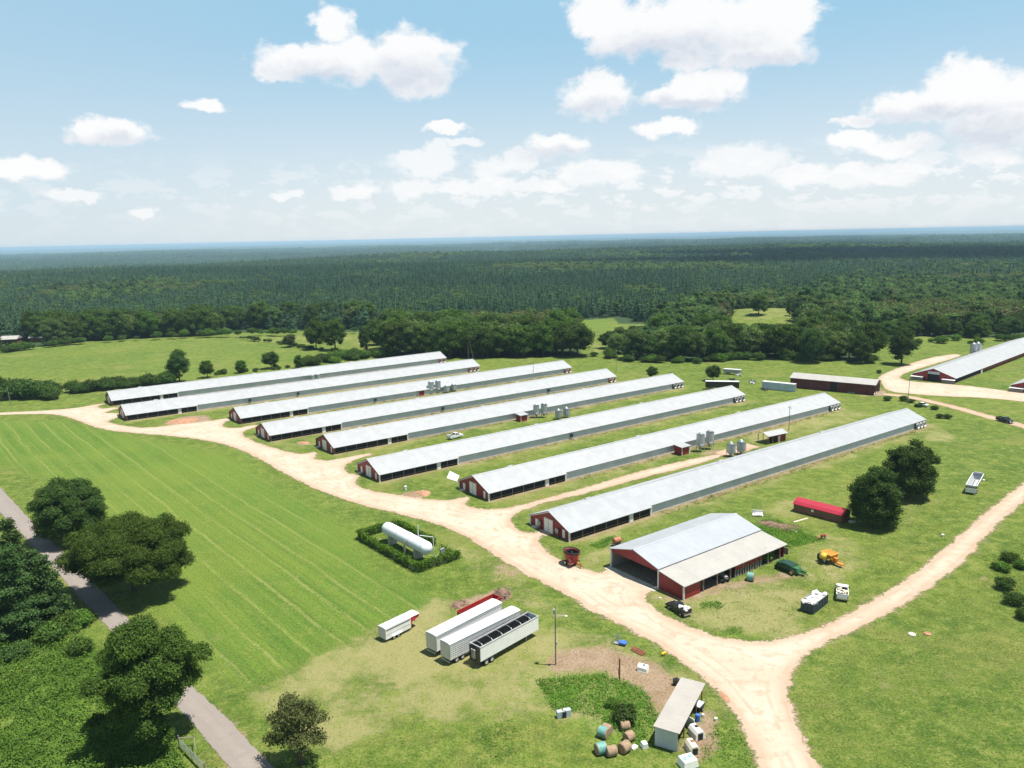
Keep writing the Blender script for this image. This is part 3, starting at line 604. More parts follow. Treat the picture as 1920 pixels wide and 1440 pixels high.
def crown_arrays(lobes, nclump, per, leaf, r, clump_sig=.35, core=.72, flat=.35, vbase=None, squash=1.0):
    """lobes: (x,y,z,rx,rz).  returns verts, quads(4), value per face"""
    L = np.array(lobes, float); area = L[:, 3]*(L[:, 3]+L[:, 4]); area /= area.sum()
    V = []; F = []; A_ = []
    which = r.choice(len(L), nclump*2, p=area); d = r.normal(size=(nclump*2, 3)); d /= np.linalg.norm(d, axis=1)[:, None]
    d[:, 2] = np.where(d[:, 2] < -.35, -d[:, 2]*.6, d[:, 2])
    rad = np.stack([L[which, 3], L[which, 3], L[which, 4]], 1); pos = L[which, :3]+d*rad*r.uniform(.70, 1.18, (nclump*2, 1))
    keep = np.ones(len(pos), bool)
    for l in L:
        q = (pos-l[:3])/np.array([l[3], l[3], l[4]]); keep &= ~((q**2).sum(1) < .55)
    pos = pos[keep][:nclump]; d = d[keep][:nclump]; n = len(pos); cv = r.uniform(0, 1, n)
    m = n*per; c = np.repeat(pos, per, 0)+r.normal(size=(m, 3))*clump_sig*np.array([1, 1, .7]); dd = np.repeat(d, per, 0)
    nrm = dd*.9+r.normal(size=(m, 3))*.65+np.array([0, 0, flat]); nrm /= np.linalg.norm(nrm, axis=1)[:, None]
    ref = r.normal(size=(m, 3)); a = np.cross(nrm, ref); a /= np.linalg.norm(a, axis=1)[:, None]; b = np.cross(nrm, a)
    s = leaf*r.uniform(.6, 1.25, (m, 1)); a = a*s; b = b*s*r.uniform(.5, .9, (m, 1))
    q = np.stack([c-a*.5, c+b*.5, c+a*.5, c-b*.5], 1); V.append(q.reshape(-1, 3)); F.append(np.arange(m*4).reshape(m, 4)); A_.append(np.clip(np.repeat(cv, per)*.75+r.uniform(0, .3, m), 0, 1))
    off = m*4
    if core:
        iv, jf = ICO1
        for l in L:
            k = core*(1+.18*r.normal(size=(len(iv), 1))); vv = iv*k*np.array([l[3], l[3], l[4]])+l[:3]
            V.append(vv); F.append(np.concatenate([jf, jf[:, 2:3]], 1)+off); A_.append(np.full(len(jf), .15)); off += len(vv)  # dark-toned inner cores added to block light through the crown
    return np.concatenate(V), np.concatenate(F), np.concatenate(A_)
def crown_mesh(name, V, F, A_, mat):
    # cores were stored as degenerate quads: split into tris
    tri = F[:, 2] == F[:, 3]
    me = bpy.data.meshes.new(name); nq = (~tri).sum(); nt = tri.sum()
    F = np.concatenate([F[~tri], F[tri]]); val = np.concatenate([A_[~tri], A_[tri]])
    loops = np.concatenate([F[:nq].ravel(), F[nq:, :3].ravel()]).astype(np.int32)
    me.vertices.add(len(V)); me.loops.add(len(loops)); me.polygons.add(len(F)); me.vertices.foreach_set('co', V.astype(np.float32).ravel()); me.loops.foreach_set('vertex_index', loops)
    tot = np.concatenate([np.full(nq, 4), np.full(nt, 3)]).astype(np.int32); st = np.concatenate([[0], np.cumsum(tot)[:-1]]).astype(np.int32)
    me.polygons.foreach_set('loop_start', st); me.polygons.foreach_set('loop_total', tot); me.materials.append(mat); me.update(calc_edges=True)
    a = me.attributes.new('v', 'FLOAT', 'FACE'); a.data.foreach_set('value', val.astype(np.float32)); return me
def trunk_mb(h, r0, lobes, rr, limbs=6):
    m = MB(); top = h
    pts = [(0, 0, -.2), (rr.uniform(-.1, .1)*r0*3, 0, top*.3), (rr.uniform(-.3, .3), rr.uniform(-.3, .3), top*.62), (rr.uniform(-.5, .5), rr.uniform(-.5, .5), top*.95)]
    m.tube(pts, [r0*1.35, r0, r0*.65, r0*.15], 7)
    ls = list(lobes); rr.shuffle(ls)
    for l in ls[:limbs]:
        z0 = rr.uniform(.2, .45)*top; s = (0, 0, z0); e = (l[0], l[1], max(l[2], z0+.4)); mid = tuple((s[i]*.45+e[i]*.55) + (.3 if i == 2 else 0) for i in range(3))
        m.tube([s, mid, e], [r0*.5, r0*.3, r0*.08], 5)
    return m
def round_lobes(R, H, base, n, r, irregular=.25):
    """broadleaf crown: lobes on a flattened dome between z=base and z=H"""
    out = []; cz = base+(H-base)*.48; hz = (H-base)/2
    for i in range(n):
        ga = i*2.39996+r.uniform(-.3, .3); u = (i+.5)/n; el = 1-1.8*u; rad = math.sqrt(max(0.02, 1-el*el)); k = 1+r.uniform(-irregular, irregular*.5)
        lr = R*r.uniform(.5, .85)*(1.75/n**.5+.07)*(1 if el > -.3 else .85); out.append((cos(ga)*rad*(R-lr*.85)*k, sin(ga)*rad*(R-lr*.85)*k, cz+el*(hz-lr*.7)*min(k, 1), lr, lr*r.uniform(.75, .95)))
    out.append((0, 0, cz, R*.5, hz*.55)); return out
def cone_lobes(R, H, base, n, r):
    out = []
    for i in range(n):
        t = i/(n-1); z = base+(H-base)*t*.93; rr_ = R*(1-t)**.75*.62+.25; k = 3 if t < .7 else 1
        for j in range(k):
            a = r.uniform(0, 2*pi); o = R*(1-t)**.8*.5 if k > 1 else 0; out.append((cos(a)*o, sin(a)*o, z, rr_, (H-base)/n*.8))
    return out
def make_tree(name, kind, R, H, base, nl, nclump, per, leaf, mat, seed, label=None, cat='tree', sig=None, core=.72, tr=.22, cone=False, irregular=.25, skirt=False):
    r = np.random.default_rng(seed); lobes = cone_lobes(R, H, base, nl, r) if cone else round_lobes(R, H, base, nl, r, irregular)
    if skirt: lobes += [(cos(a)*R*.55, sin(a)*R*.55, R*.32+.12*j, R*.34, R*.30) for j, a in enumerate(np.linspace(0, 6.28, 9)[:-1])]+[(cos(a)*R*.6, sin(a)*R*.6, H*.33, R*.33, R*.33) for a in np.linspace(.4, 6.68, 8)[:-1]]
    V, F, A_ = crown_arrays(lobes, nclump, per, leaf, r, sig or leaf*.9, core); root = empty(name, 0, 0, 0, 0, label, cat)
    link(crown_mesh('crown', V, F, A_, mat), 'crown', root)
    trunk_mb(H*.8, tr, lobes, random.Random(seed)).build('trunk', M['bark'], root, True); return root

def put(root, x, y, z=0, rz=0, s=1.0, sz=None, label=None, group=None, cat=None, name=None):
    root.location = (float(x), float(y), float(z)); root.rotation_euler = (0, 0, rz); root.scale = (s, s, sz or s)
    if label: root['label'] = label
    if group: root['group'] = group
    if cat: root['category'] = cat
    return root
# ---- the big trees of the foreground, each its own
BIG = [
 ('broadleaf_tree', (135, 1012), 60, 7.0, 13.2, .8, 34, 12000, 8, .27, 'leaf_dark', 'dense round dark green tree by the paved road, the farthest one up', .1),
 ('broadleaf_tree', (252, 1108), 105, 10.2, 13.6, 1.4, 60, 24000, 8, .25, 'leaf', 'broad spreading green tree on the field side of the paved road', .22),
 ('broadleaf_tree', (292, 1388), 100, 6.3, 16.6, .8, 52, 16000, 8, .25, 'leaf', 'tall ragged tree over the paved road at the lower left', .5),
 ('broadleaf_tree', (563, 1432), 48, 3.2, 9.4, .9, 20, 1500, 7, .26, 'leaf_olive', 'small thin brownish tree standing alone on dry grass at the bottom edge', .3),
 ('broadleaf_tree', (1640, 985), 45, 4.7, 12.4, .1, 36, 6500, 8, .36, 'leaf_dark', 'dark leafy tree at the end of the red-roofed plank shed', .4),
 ('broadleaf_tree', (1702, 932), 48, 5.4, 13.4, .1, 40, 7600, 8, .36, 'leaf_dark', 'tall dark tree behind the tree by the red-roofed plank shed', .4),
]
k = 0
for nm, b, cw, R, H, base, nl, nc, per, leaf, mt, lab, irr in BIG:
    x, y = at(*b); put(make_tree(nm, '', R, H, base, nl, nc, per, leaf, M[mt], 100+k, lab, tr=.28, irregular=irr+(.12 if k in (1, 2, 3) else .02), core=0 if k == 3 else .6, skirt=k in (0, 4, 5)), x, y, 0, k*1.3); k += 1
PINES = [((38, 1190), 3.9, 14.5, 'tall pine at the left edge, nearest the kudzu'), ((95, 1172), 3.2, 11.5, 'pine at the roadside, rightmost of the left edge clump'),
         ((-5, 1160), 3.9, 15.0, 'pine cut by the left edge of the picture'), ((30, 1100), 3.4, 12.5, 'pine behind the tall pine at the left edge'), ((-25, 1075), 3.6, 10.0, 'pine at the far back of the left edge clump'),
         ((70, 1110), 2.4, 7.5, 'slim pine leaning over the paved road verge'), ((-50, 1240), 3.9, 13.5, 'pine mostly outside the left edge of the picture')]
for k, (b, R, H, lab) in enumerate(PINES):
    x, y = at(*b); r = np.random.default_rng(300+k); lobes = []
    for i in range(11):
        t = i/10; z = 1.4+(H-1.8)*t
        for j in range(4 if t < .8 else 2):
            a = r.uniform(0, 2*pi); o = R*(1-t**1.6*.9)*r.uniform(.35, .75); lobes.append((cos(a)*o, sin(a)*o, z+r.uniform(-.3, .3), R*(.40-.18*t), .55))
    V, F, A_ = crown_arrays(lobes, 1900, 8, .34, r, .26, .5); root = empty('pine_tree', x, y, 0, k, lab, 'pine tree', 'pines at the left edge')
    link(crown_mesh('crown', V, F, A_, M['leaf_pine']), 'crown', root); trunk_mb(H*.97, .2, lobes, random.Random(k), 8).build('trunk', M['bark'], root, True)
def proj(Q, z):
    D = np.column_stack([Q[:, 0], Q[:, 1], np.asarray(z)-CAMH]); f = D@FW; X = FPX*(D@RT)/f; Y = FPX*(D@UP)/f; c, s = cos(ROLL), sin(ROLL)
    return 960+X*c-Y*s, 720-(X*s+Y*c), f
def height_limit(Q, z):
    """young low growth stands in front of the open clearings, so that they stay in sight"""
    px, py, f = proj(Q, z); lim = np.full(len(Q), 99.0); d = np.hypot(Q[:, 0], Q[:, 1])
    for x0, x1, yb in ((-10, 90, 645), (1352, 1508, 609), (1140, 1228, 614), (1083, 1150, 622), (425, 700, 622)):
        m = (px > x0) & (px < x1) & (py > yb-4); lim = np.where(m, np.minimum(lim, np.maximum((py-yb), 0)*f/FPX/.98+1.0), lim)
    return lim
# ---- mid-distance prototypes
PROTO = []
specs = [(5.6, 13.5, .6, 18, 'leaf'), (6.2, 14, .6, 20, 'leaf'), (4.9, 14.5, .5, 18, 'leaf_dark'), (6.3, 13, .5, 20, 'leaf_dark'), (4.8, 11.5, .5, 16, 'leaf_olive'), (5.9, 15, .6, 22, 'leaf'), (5.0, 12.5, .4, 18, 'leaf_moss'), (5.2, 16, .4, 22, 'wood_leaf')]
for i, (R, H, b, n, mt) in enumerate(specs): PROTO.append(dict(R=R, H=H, b=b, n=n, mt=mt, i=i, root=None))
def proto_tree(i):
    p = PROTO[i]
    if p['root'] is None:
        p['root'] = make_tree('broadleaf_tree', '', p['R'], p['H'], p['b'], p['n'], 1500, 6, .55, M[p['mt']], 500+i, 'x', tr=.3, irregular=.3); return p['root']
    return copy_tree(p['root'])
def near_px(base_px, top_px, i, lab, grp=None, wide=1.0, name=None, cat=None):
    """a tree whose foot and top were measured in the photograph"""
    z = 0.0
    for _ in range(5): x, y = at(*base_px, z); z = float(gz(x, y))
    d = math.hypot(x, y); h = (base_px[1]-top_px)*math.hypot(d, 60)/1462/.97*1.04
    o = proto_tree(i); s = h/PROTO[i]['H']; put(o, x, y, z-.1, random.uniform(0, 6), s*wide, s, lab, grp, cat)
    if name: o.name = name
    return o
near_px((337, 716), 660, 2, 'tall narrow tree in the hedgerow behind the farthest poultry house', wide=.85)
near_px((389, 708), 679, 0, 'bushy tree behind the farthest poultry house, right of the tall narrow one', wide=.95)
near_px((452, 699), 677, 0, 'small round tree between the bushy tree and the dark globe tree', wide=1.0)
near_px((509, 691), 660, 3, 'dark globe tree at the back wall of the farthest poultry house', wide=.95)
near_px((543, 651), 628, 4, 'lone rounded bush tree on the pale meadow', wide=1.1)
near_px((593, 655), 603, 1, 'left one of two oaks on the pale meadow', wide=.8)
near_px((629, 657), 601, 5, 'right one of two oaks on the pale meadow', wide=.85)
near_px((683, 662), 613, 2, 'slim pointed tree between the two oaks and the big wood', wide=.55)
near_px((560, 690), 666, 2, 'short tree at the start of the thick hedge behind the farthest house', wide=.9)
near_px((1222, 709), 687, 3, 'small dark round tree behind the far ends of the poultry houses, left one', wide=.9)
near_px((1337, 714), 685, 3, 'small dark round tree beside the black trailer on the meadow', wide=.95)
near_px((1690, 683), 622, 2, 'large dark tree alone on the meadow left of the far feed bins', wide=.95)
near_px((1615, 681), 630, 2, 'dark tree at the right end of the tree line behind the long red barn', wide=.9)
near_px((1523, 680), 620, 3, 'big dark tree in the line straight behind the long red barn', wide=.75)
near_px((1422, 598), 562, 1, 'dark tree standing on the small far clearing', wide=.9)
near_px((1480, 598), 575, 2, 'slim dark tree at the right of the far clearing', wide=.7)
near_px((1500, 598), 560, 2, 'tall slim dark tree just right of the far clearing', wide=.55)
near_px((1535, 600), 556, 2, 'tallest slim tree right of the far clearing', wide=.5)

# ---- the tree line: the ones that show largest as single trees
def jitter_line(pts, n, depth, rr):
    P_ = np.array(pts, float); seg = np.hypot(*(P_[1:]-P_[:-1]).T); cum = np.concatenate([[0], np.cumsum(seg)]); out = []
    for i in range(n):
        s = (i+rr.uniform(.1, .9))/n*cum[-1]; k = min(np.searchsorted(cum, s, side='right')-1, len(seg)-1); q = P_[k]+(P_[k+1]-P_[k])*(s-cum[k])/seg[k]
        out.append(at(q[0], q[1])+np.array([rr.uniform(-2, 2), rr.uniform(*depth)]))
    return out
rr = random.Random(5)
LINES = [([(-60, 662), (60, 652), (160, 636), (270, 630), (400, 624), (440, 617), (560, 613), (690, 616)], 56, 'tree in the front of the wood beyond the bright left field', 'trees edging the left field', (0, 1, 2, 4, 6, 7), (0, 16), (1.1, 1.5)),
  ([(-60, 655), (160, 632), (400, 620), (560, 609), (690, 612)], 44, 'tree in the second row of the wood beyond the bright left field', 'trees in the second row past the left field', (0, 1, 3, 4, 7), (18, 40), (1.15, 1.6)),
  ([(700, 650), (730, 668), (800, 671), (880, 672), (980, 671), (1090, 668)], 34, 'big rounded tree in the dense wood behind the far house ends', 'trees of the dense middle wood', (1, 3, 5, 0, 7), (1, 12), (.85, 1.45)),
  ([(705, 640), (800, 660), (980, 662), (1095, 655)], 34, 'tree deeper inside the dense wood behind the far house ends', 'inner trees of the dense middle wood', (1, 5, 4, 3, 7), (12, 42), (1.1, 1.5)),
  ([(1145, 655), (1180, 674), (1300, 678), (1400, 670), (1500, 673), (1560, 679), (1632, 676)], 44, 'tree at the front of the wood behind the long red barn', 'trees edging the meadow by the red barn', (2, 3, 1, 0, 7, 6), (1, 14), (.7, 1.4)),
  ([(1165, 650), (1300, 660), (1450, 655), (1640, 660)], 44, 'tree deeper in the wood behind the long red barn', 'inner trees behind the red barn', (0, 1, 5, 2, 4, 6, 7), (8, 42), (.95, 1.4)),
  ([(1650, 642), (1740, 632), (1850, 636), (1960, 628)], 22, 'tree edging the meadow above the far right poultry house', 'trees above the far right house', (0, 2, 3, 5), (3, 18), (.6, .95))]
for pts, n, lab, grp, kinds, dep, sc in LINES:
    for q in jitter_line(pts, n, dep, rr):
        i = rr.choice(kinds); s = rr.uniform(*sc); hl = float(height_limit(q[None], gz(q[:1], q[1:2]))[0]); s = min(s, hl/PROTO[i]['H'])
        if s < .3: continue
        o = proto_tree(i)
        put(o, q[0], q[1], float(gz(q[0], q[1]))-.2, rr.uniform(0, 6.3), s*rr.uniform(.85, 1.15), s, lab, grp)
# ---- shrubs: hedgerow behind the farthest house, meadow edge, right slope
SH = [make_tree('shrub', '', 2.4, 2.9, .1, 9, 420, 6, .42, M[m], 900+i, 'x', 'shrub', core=.7, tr=.07, irregular=.3) for i, m in enumerate(('leaf_dark', 'leaf', 'leaf_bright'))]
shu = [False]*3
def shrub(px, py, i, s, sz=None, lab='', grp=None, dy=0):
    o = SH[i] if not shu[i] else copy_tree(SH[i]); shu[i] = True; x, y = at(px, py)
    return put(o, x, y+dy, 0, rr.uniform(0, 6.3), s, sz or s*rr.uniform(.85, 1.2), lab, grp)
for k in range(46):
    px = rr.uniform(-40, 335); py = np.interp(px, [-40, 0, 40, 90, 130, 230, 335], [742, 738, 744, 742, 736, 726, 716])+rr.uniform(-7, 9)*(1 if px < 130 else .35)
    shrub(px, py, rr.choice((0, 0, 1)), rr.uniform(.9, 1.5)*(1.5 if px < 90 else 1), None, 'dark bushy shrub in the hedgerow left of the farthest poultry house', 'shrubs of the left hedgerow')
for k in range(40):
    px = rr.uniform(560, 735); py = np.interp(px, [560, 640, 735], [686, 676, 668])+rr.uniform(-5, 3)
    shrub(px, py, rr.choice((0, 1, 2)), rr.uniform(.8, 1.3), None, 'shrub in the thick hedge along the back of the farthest house', 'shrubs of the back hedge')
for k in range(14):
    px = rr.uniform(400, 540); py = np.interp(px, [400, 540], [702, 690])+rr.uniform(-2, 2)
    shrub(px, py, rr.choice((0, 1)), rr.uniform(.35, .7), None, 'low shrub behind the farthest house between its small trees', 'low shrubs behind the farthest house')
for k in range(26):
    t = rr.random(); px = 440+t*190; py = np.interp(px, [440, 500, 560, 630], [632, 640, 652, 659])+rr.uniform(-1.5, 1.5)
    shrub(px, py, rr.choice((0, 1)), rr.uniform(.35, .75), None, 'fence-line shrub between the bright field and the pale meadow', 'fence-line shrubs by the pale meadow')
for k in range(60):
    px = rr.uniform(0, 690); py = np.interp(px, [0, 60, 160, 270, 400, 690], [661, 653, 641, 634, 628, 621])+rr.uniform(-1, 1.5)
    shrub(px, py, rr.choice((0, 1, 1, 2)), rr.uniform(.6, 1.3), None, 'shrub at the foot of the wood beyond the left fields', 'shrubs at the foot of the left wood')
for k in range(38):
    px = rr.uniform(1095, 1640); py = np.interp(px, [1095, 1180, 1300, 1400, 1500, 1640], [664, 677, 681, 673, 676, 680])+rr.uniform(-1, 1.5)
    shrub(px, py, rr.choice((0, 1, 1, 2)), rr.uniform(.5, 1.25), None, 'shrub at the foot of the wood behind the red barn', 'shrubs at the foot of the right wood')
for k in range(34):
    px = rr.uniform(1650, 1930); py = rr.uniform(628, 646)
    shrub(px, py, rr.choice((0, 1, 2)), rr.uniform(.5, 1.2), None, 'shrub on the upper right meadow edge above the feed bins', 'shrubs on the upper right meadow')
for px, py, i, s, lab in [(1884, 1104, 0, .62, 'dark round bush on the right slope, leftmost of the big ones'), (1902, 1132, 0, .62, 'dark round bush at the right edge, lowest of the slope'), (1893, 1052, 1, .6, 'leafy bush at the right edge, highest of the slope'), (1914, 1065, 1, .5, 'leafy bush cut by the right edge'),
    (1880, 1070, 2, .5, 'small sprawling bush among the bushes of the right slope'), (1918, 1160, 1, .45, 'straggling bush low on the right edge'), (1868, 1066, 1, .35, 'sparse twiggy bush left of the slope bushes'),
    (1664, 751, 0, .55, 'bush at the near end of the long red barn'), (1694, 752, 1, .55, 'bush by the pole next to the long red barn'), (1708, 755, 0, .5, 'narrow bush right of the pole by the red barn'), (1752, 768, 1, .5, 'bush right of the abandoned white car'), (1722, 763, 0, .5, 'bush at the left of the abandoned white car'),
    (1762, 784, 0, .45, 'left one of two little bushes past the nearest poultry house'), (1776, 785, 0, .5, 'right one of two little bushes past the nearest poultry house'), (1648, 700, 1, .4, 'small bush on the meadow above the long red barn'),
    (1172, 1352, 0, .62, 'dark shrub behind the hay bales, left of the lean-to'), (1148, 1325, 2, .35, 'weedy shrub in the overgrown patch'), (122, 1180, 1, .9, 'bush at the verge below the roadside pines'), (150, 1172, 2, .8, 'brighter bush at the verge below the roadside pines'), (95, 1205, 1, .9, 'bush at the foot of the left edge pines'), (30, 1235, 0, .8, 'dark bush standing in the kudzu below the left edge pines'), (150, 1225, 1, .7, 'green bush in the kudzu between the pines and the roadside tree'), (180, 1290, 2, .6, 'low bright bush in the kudzu left of the tall ragged tree'),
    (1428, 1048, 2, .8, 'leafy bush at the back corner of the machinery barn'), (1421, 1058, 2, .3, 'low weed bush by the green machine')]:
    shrub(px, py, i, s, None, lab)

# ---- the woods that read as one mass: one object, instanced crowns
def proto_obj(name, V, F, A_, mat):
    return bpy.data.objects.new(name, crown_mesh(name, V, F, A_, mat))
FP = []
for i, (R, H, b, n, mt, cone) in enumerate([(5.4, 14, 0, 13, 'wood_leaf', 0), (5.6, 16, 0, 14, 'wood_dark', 0), (4.8, 13, 0, 12, 'wood_olive', 0), (5.2, 15, 0, 13, 'wood_bright', 0), (3.6, 17, 1, 8, 'wood_pine', 1), (3.3, 15, 1, 8, 'wood_deep', 1), (5.6, 13, 0, 13, 'leaf_moss', 0), (4.0, 15, 1, 7, 'wood_pine', 1)]):
    r = np.random.default_rng(40+i); lb = cone_lobes(R, H, b, n, r) if cone else round_lobes(R, H, b, n, r, .3); V, F, A_ = crown_arrays(lb, 260, 4, 1.0 if not cone else .8, r, .75, .8)
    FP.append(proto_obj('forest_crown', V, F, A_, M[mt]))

def forest_points():
    out = []
    rings = [(300, 620, 6.6, 1.), (620, 1100, 7.4, 1.0), (1100, 2000, 9.0, 1.15), (2000, 3600, 13, 1.5), (3600, 6500, 21, 2.2), (6500, 12000, 38, 3.8)]
    for r0, r1, sp, sc in rings:
        xs = np.arange(-r1*.74, r1*.74, sp); ys = np.arange(r0*.72, r1, sp*.9); X, Y = np.meshgrid(xs, ys); X = X+(np.arange(len(ys))[:, None] % 2)*sp/2
        X = X+rng.uniform(-.36, .36, X.shape)*sp; Y = Y+rng.uniform(-.36, .36, Y.shape)*sp; Q = np.stack([X.ravel(), Y.ravel()], 1); d = np.hypot(Q[:, 0], Q[:, 1])
        Q = Q[(d >= r0) & (d < r1) & (np.abs(Q[:, 0]/Q[:, 1]) < .74)]
        if r0 < 1200: Q = Q[in_wood(Q)]
        if r0 < 1200:  # leave room for the single trees of the front rows
            dd = sdist(Q, WE, closed=False); Q = Q[dd > np.where(Q[:, 0] > 350, 3, 14)]
        if r1 > 2200: Q = Q[~((farfield(Q[:, 0], Q[:, 1]) > .5) & (np.hypot(Q[:, 0], Q[:, 1]) > 6000))]
        d = np.hypot(Q[:, 0], Q[:, 1]); pine = fbm(Q[:, 0]/260, Q[:, 1]/340, 61, 3)+.25*sstep(560, 900, d)-.12*sstep(.1, .5, Q[:, 0]/Q[:, 1])*(d < 1500)
        olive = fbm(Q[:, 0]/70, Q[:, 1]/70, 62, 3); u = rng.random(len(Q))
        stand = fbm(Q[:, 0]/330+9, Q[:, 1]/520, 63, 3)
        idx_ = np.where(pine > .60, np.where(stand > .56, np.where(u < .7, 5, 4), np.where(u < .5, 4, np.where(u < .9, 7, 0))), np.where(olive > .58, np.where(u < .5, 2, 0), np.where(u < .35, 0, np.where(u < .62, 1, np.where(stand > .5, 3, np.where(u < .8, 6, 3))))))
        s = sc*rng.uniform(.65, 1.3, len(Q)); szz = (1+(s-1)*.30)*rng.uniform(.72, 1.2, len(Q)); szz = np.minimum(szz, height_limit(Q, gz(Q[:, 0], Q[:, 1]))/16.0)
        ok_ = szz > .28; Q, d, idx_, s, szz = Q[ok_], d[ok_], idx_[ok_], s[ok_], szz[ok_]
        out.append(np.stack([Q[:, 0], Q[:, 1], gz(Q[:, 0], Q[:, 1])-.3, s, szz, rng.uniform(0, 6.28, len(Q)), idx_], 1))
    return np.concatenate(out)
FPTS = forest_points()
me = bpy.data.meshes.new('forest'); me.vertices.add(len(FPTS)); me.vertices.foreach_set('co', FPTS[:, :3].astype(np.float32).ravel())
def addat(me, n, typ, d):
    a = me.attributes.new(n, typ, 'POINT'); a.data.foreach_set('vector' if typ == 'FLOAT_VECTOR' else 'value', np.asarray(d).ravel())
addat(me, 'sc', 'FLOAT_VECTOR', np.stack([FPTS[:, 3], FPTS[:, 3], FPTS[:, 4]], 1).astype(np.float32)); addat(me, 'rot', 'FLOAT_VECTOR', np.stack([FPTS[:, 5]*0, FPTS[:, 5]*0, FPTS[:, 5]], 1).astype(np.float32)); addat(me, 'kind', 'INT', FPTS[:, 6].astype(np.int32))
forest = link(me, 'forest'); tag(forest, kind='stuff', label='unbroken woods of broadleaf and pine reaching to the horizon', cat='forest')
def scatter(obj, protos, name):
    ng = bpy.data.node_groups.new(name, 'GeometryNodeTree'); ng.interface.new_socket('Geometry', in_out='INPUT', socket_type='NodeSocketGeometry'); ng.interface.new_socket('Geometry', in_out='OUTPUT', socket_type='NodeSocketGeometry')
    N, L = ng.nodes, ng.links; gi = N.new('NodeGroupInput'); go = N.new('NodeGroupOutput'); jn = N.new('GeometryNodeJoinGeometry')
    def na(n, t):
        a = N.new('GeometryNodeInputNamedAttribute'); a.data_type = t; a.inputs[0].default_value = n; return a.outputs[0]
    rot, sc, kd = na('rot', 'FLOAT_VECTOR'), na('sc', 'FLOAT_VECTOR'), na('kind', 'INT')
    for i, p in enumerate(protos):
        oi = N.new('GeometryNodeObjectInfo'); oi.inputs['Object'].default_value = p; oi.inputs['As Instance'].default_value = True
        cm = N.new('FunctionNodeCompare'); cm.data_type = 'INT'; cm.operation = 'EQUAL'; L.new(kd, cm.inputs[2]); cm.inputs[3].default_value = i
        ip = N.new('GeometryNodeInstanceOnPoints'); L.new(gi.outputs[0], ip.inputs['Points']); L.new(cm.outputs[0], ip.inputs['Selection']); L.new(oi.outputs['Geometry'], ip.inputs['Instance'])
        L.new(rot, ip.inputs['Rotation']); L.new(sc, ip.inputs['Scale']); L.new(ip.outputs[0], jn.inputs[0])
    L.new(jn.outputs[0], go.inputs[0]); m = obj.modifiers.new('scatter', 'NODES'); m.node_group = ng
scatter(forest, FP, 'forest scatter')
print('forest points', len(FPTS))

def wall_at(hx, hy):
    hu = np.array([cos(radians(36.44)), sin(radians(36.44))]); hn = np.array([-hu[1], hu[0]])
    def f(u, v):
        q = np.array([hx, hy])+hu*u+hn*v; a, b, _ = proj(q[None], np.zeros(1)); return (float(a[0]), float(b[0]))
    return f
WALLS = [(wall_at(*h), 26, 140, -1.6, .4) for h in ((-91., 255.4), (-73.9, 231.), (-50.9, 215.), (-33.5, 188.2), (-5.6, 172.), (11.1, 146.7))]
# ---- undergrowth: weeds and kudzu, and rough grass tufts
def weeds(name, polys, dens, h, mat, leaf, per, label, seed):
    r = np.random.default_rng(seed); C = []
    for pl in polys:
        W = wpoly(pl); lo, hi = W.min(0), W.max(0); n = int((hi-lo).prod()*dens); Q = lo+r.random((n, 2))*(hi-lo); Q = Q[inside(Q, W)]
        k = fbm(Q[:, 0]*.35, Q[:, 1]*.35, seed, 3); Q = Q[k > r.uniform(.12, .48, len(Q))]; C.append(Q)
    Q = np.concatenate(C); hh = h*(.25+1.3*np.clip(fbm(Q[:, 0]*.22, Q[:, 1]*.22, seed+3, 4)-.25, 0, 1)**1.0)*r.uniform(.5, 1.2, len(Q)); m = len(Q)*per
    c = np.repeat(np.concatenate([Q, hh[:, None]], 1), per, 0)+r.normal(size=(m, 3))*np.array([.28, .28, .12]); c[:, 2] = np.abs(c[:, 2])*r.uniform(.3, 1, m)+.04
    nrm = r.normal(size=(m, 3))*.55+np.array([0, 0, .9]); nrm /= np.linalg.norm(nrm, axis=1)[:, None]; a = np.cross(nrm, r.normal(size=(m, 3))); a /= np.linalg.norm(a, axis=1)[:, None]; b = np.cross(nrm, a)
    s = leaf*r.uniform(.6, 1.3, (m, 1)); q = np.stack([c-a*s*.5, c+b*s*.35, c+a*s*.5, c-b*s*.35], 1)
    me = npmesh(name, q.reshape(-1, 3), np.arange(m*4).reshape(m, 4), mat, {'v': ('FACE', 'FLOAT', np.clip(np.repeat(fbm(Q[:, 0]*.4, Q[:, 1]*.4, seed+5, 3), per)*.9+r.uniform(-.2, .3, m), 0, 1))}); o = link(me, name)
    tag(o, label, kind='stuff'); print(name, m); return o
weeds('kudzu_growth', [[(-80, 1200), (60, 1185), (150, 1185), (235, 1280), (330, 1400), (370, 1500), (-80, 1500)]], 7, 1.7, M['leaf_bright'], .28, 9, 'bright green kudzu and weeds covering the lower left corner', 21)
weeds('weed_patch', [[(1005, 1275), (1130, 1264), (1205, 1290), (1238, 1350), (1200, 1400), (1120, 1345), (1040, 1330)], [(1400, 985), (1450, 972), (1510, 1000), (1545, 1012), (1480, 1028), (1420, 1000)], [(1362, 1178), (1388, 1176), (1390, 1188), (1365, 1190)], [(1315, 1132), (1350, 1128), (1356, 1140), (1318, 1142)], [(1106, 1022), (1150, 1005), (1165, 1012), (1125, 1030)]], 12, .4, M['leaf_weed'], .2, 8, 'rough bright green weeds around the yard edges', 22)
M['tuft'] = leaf_mat('grass tuft', (.085, .135, .022), (.21, .25, .07), .3)
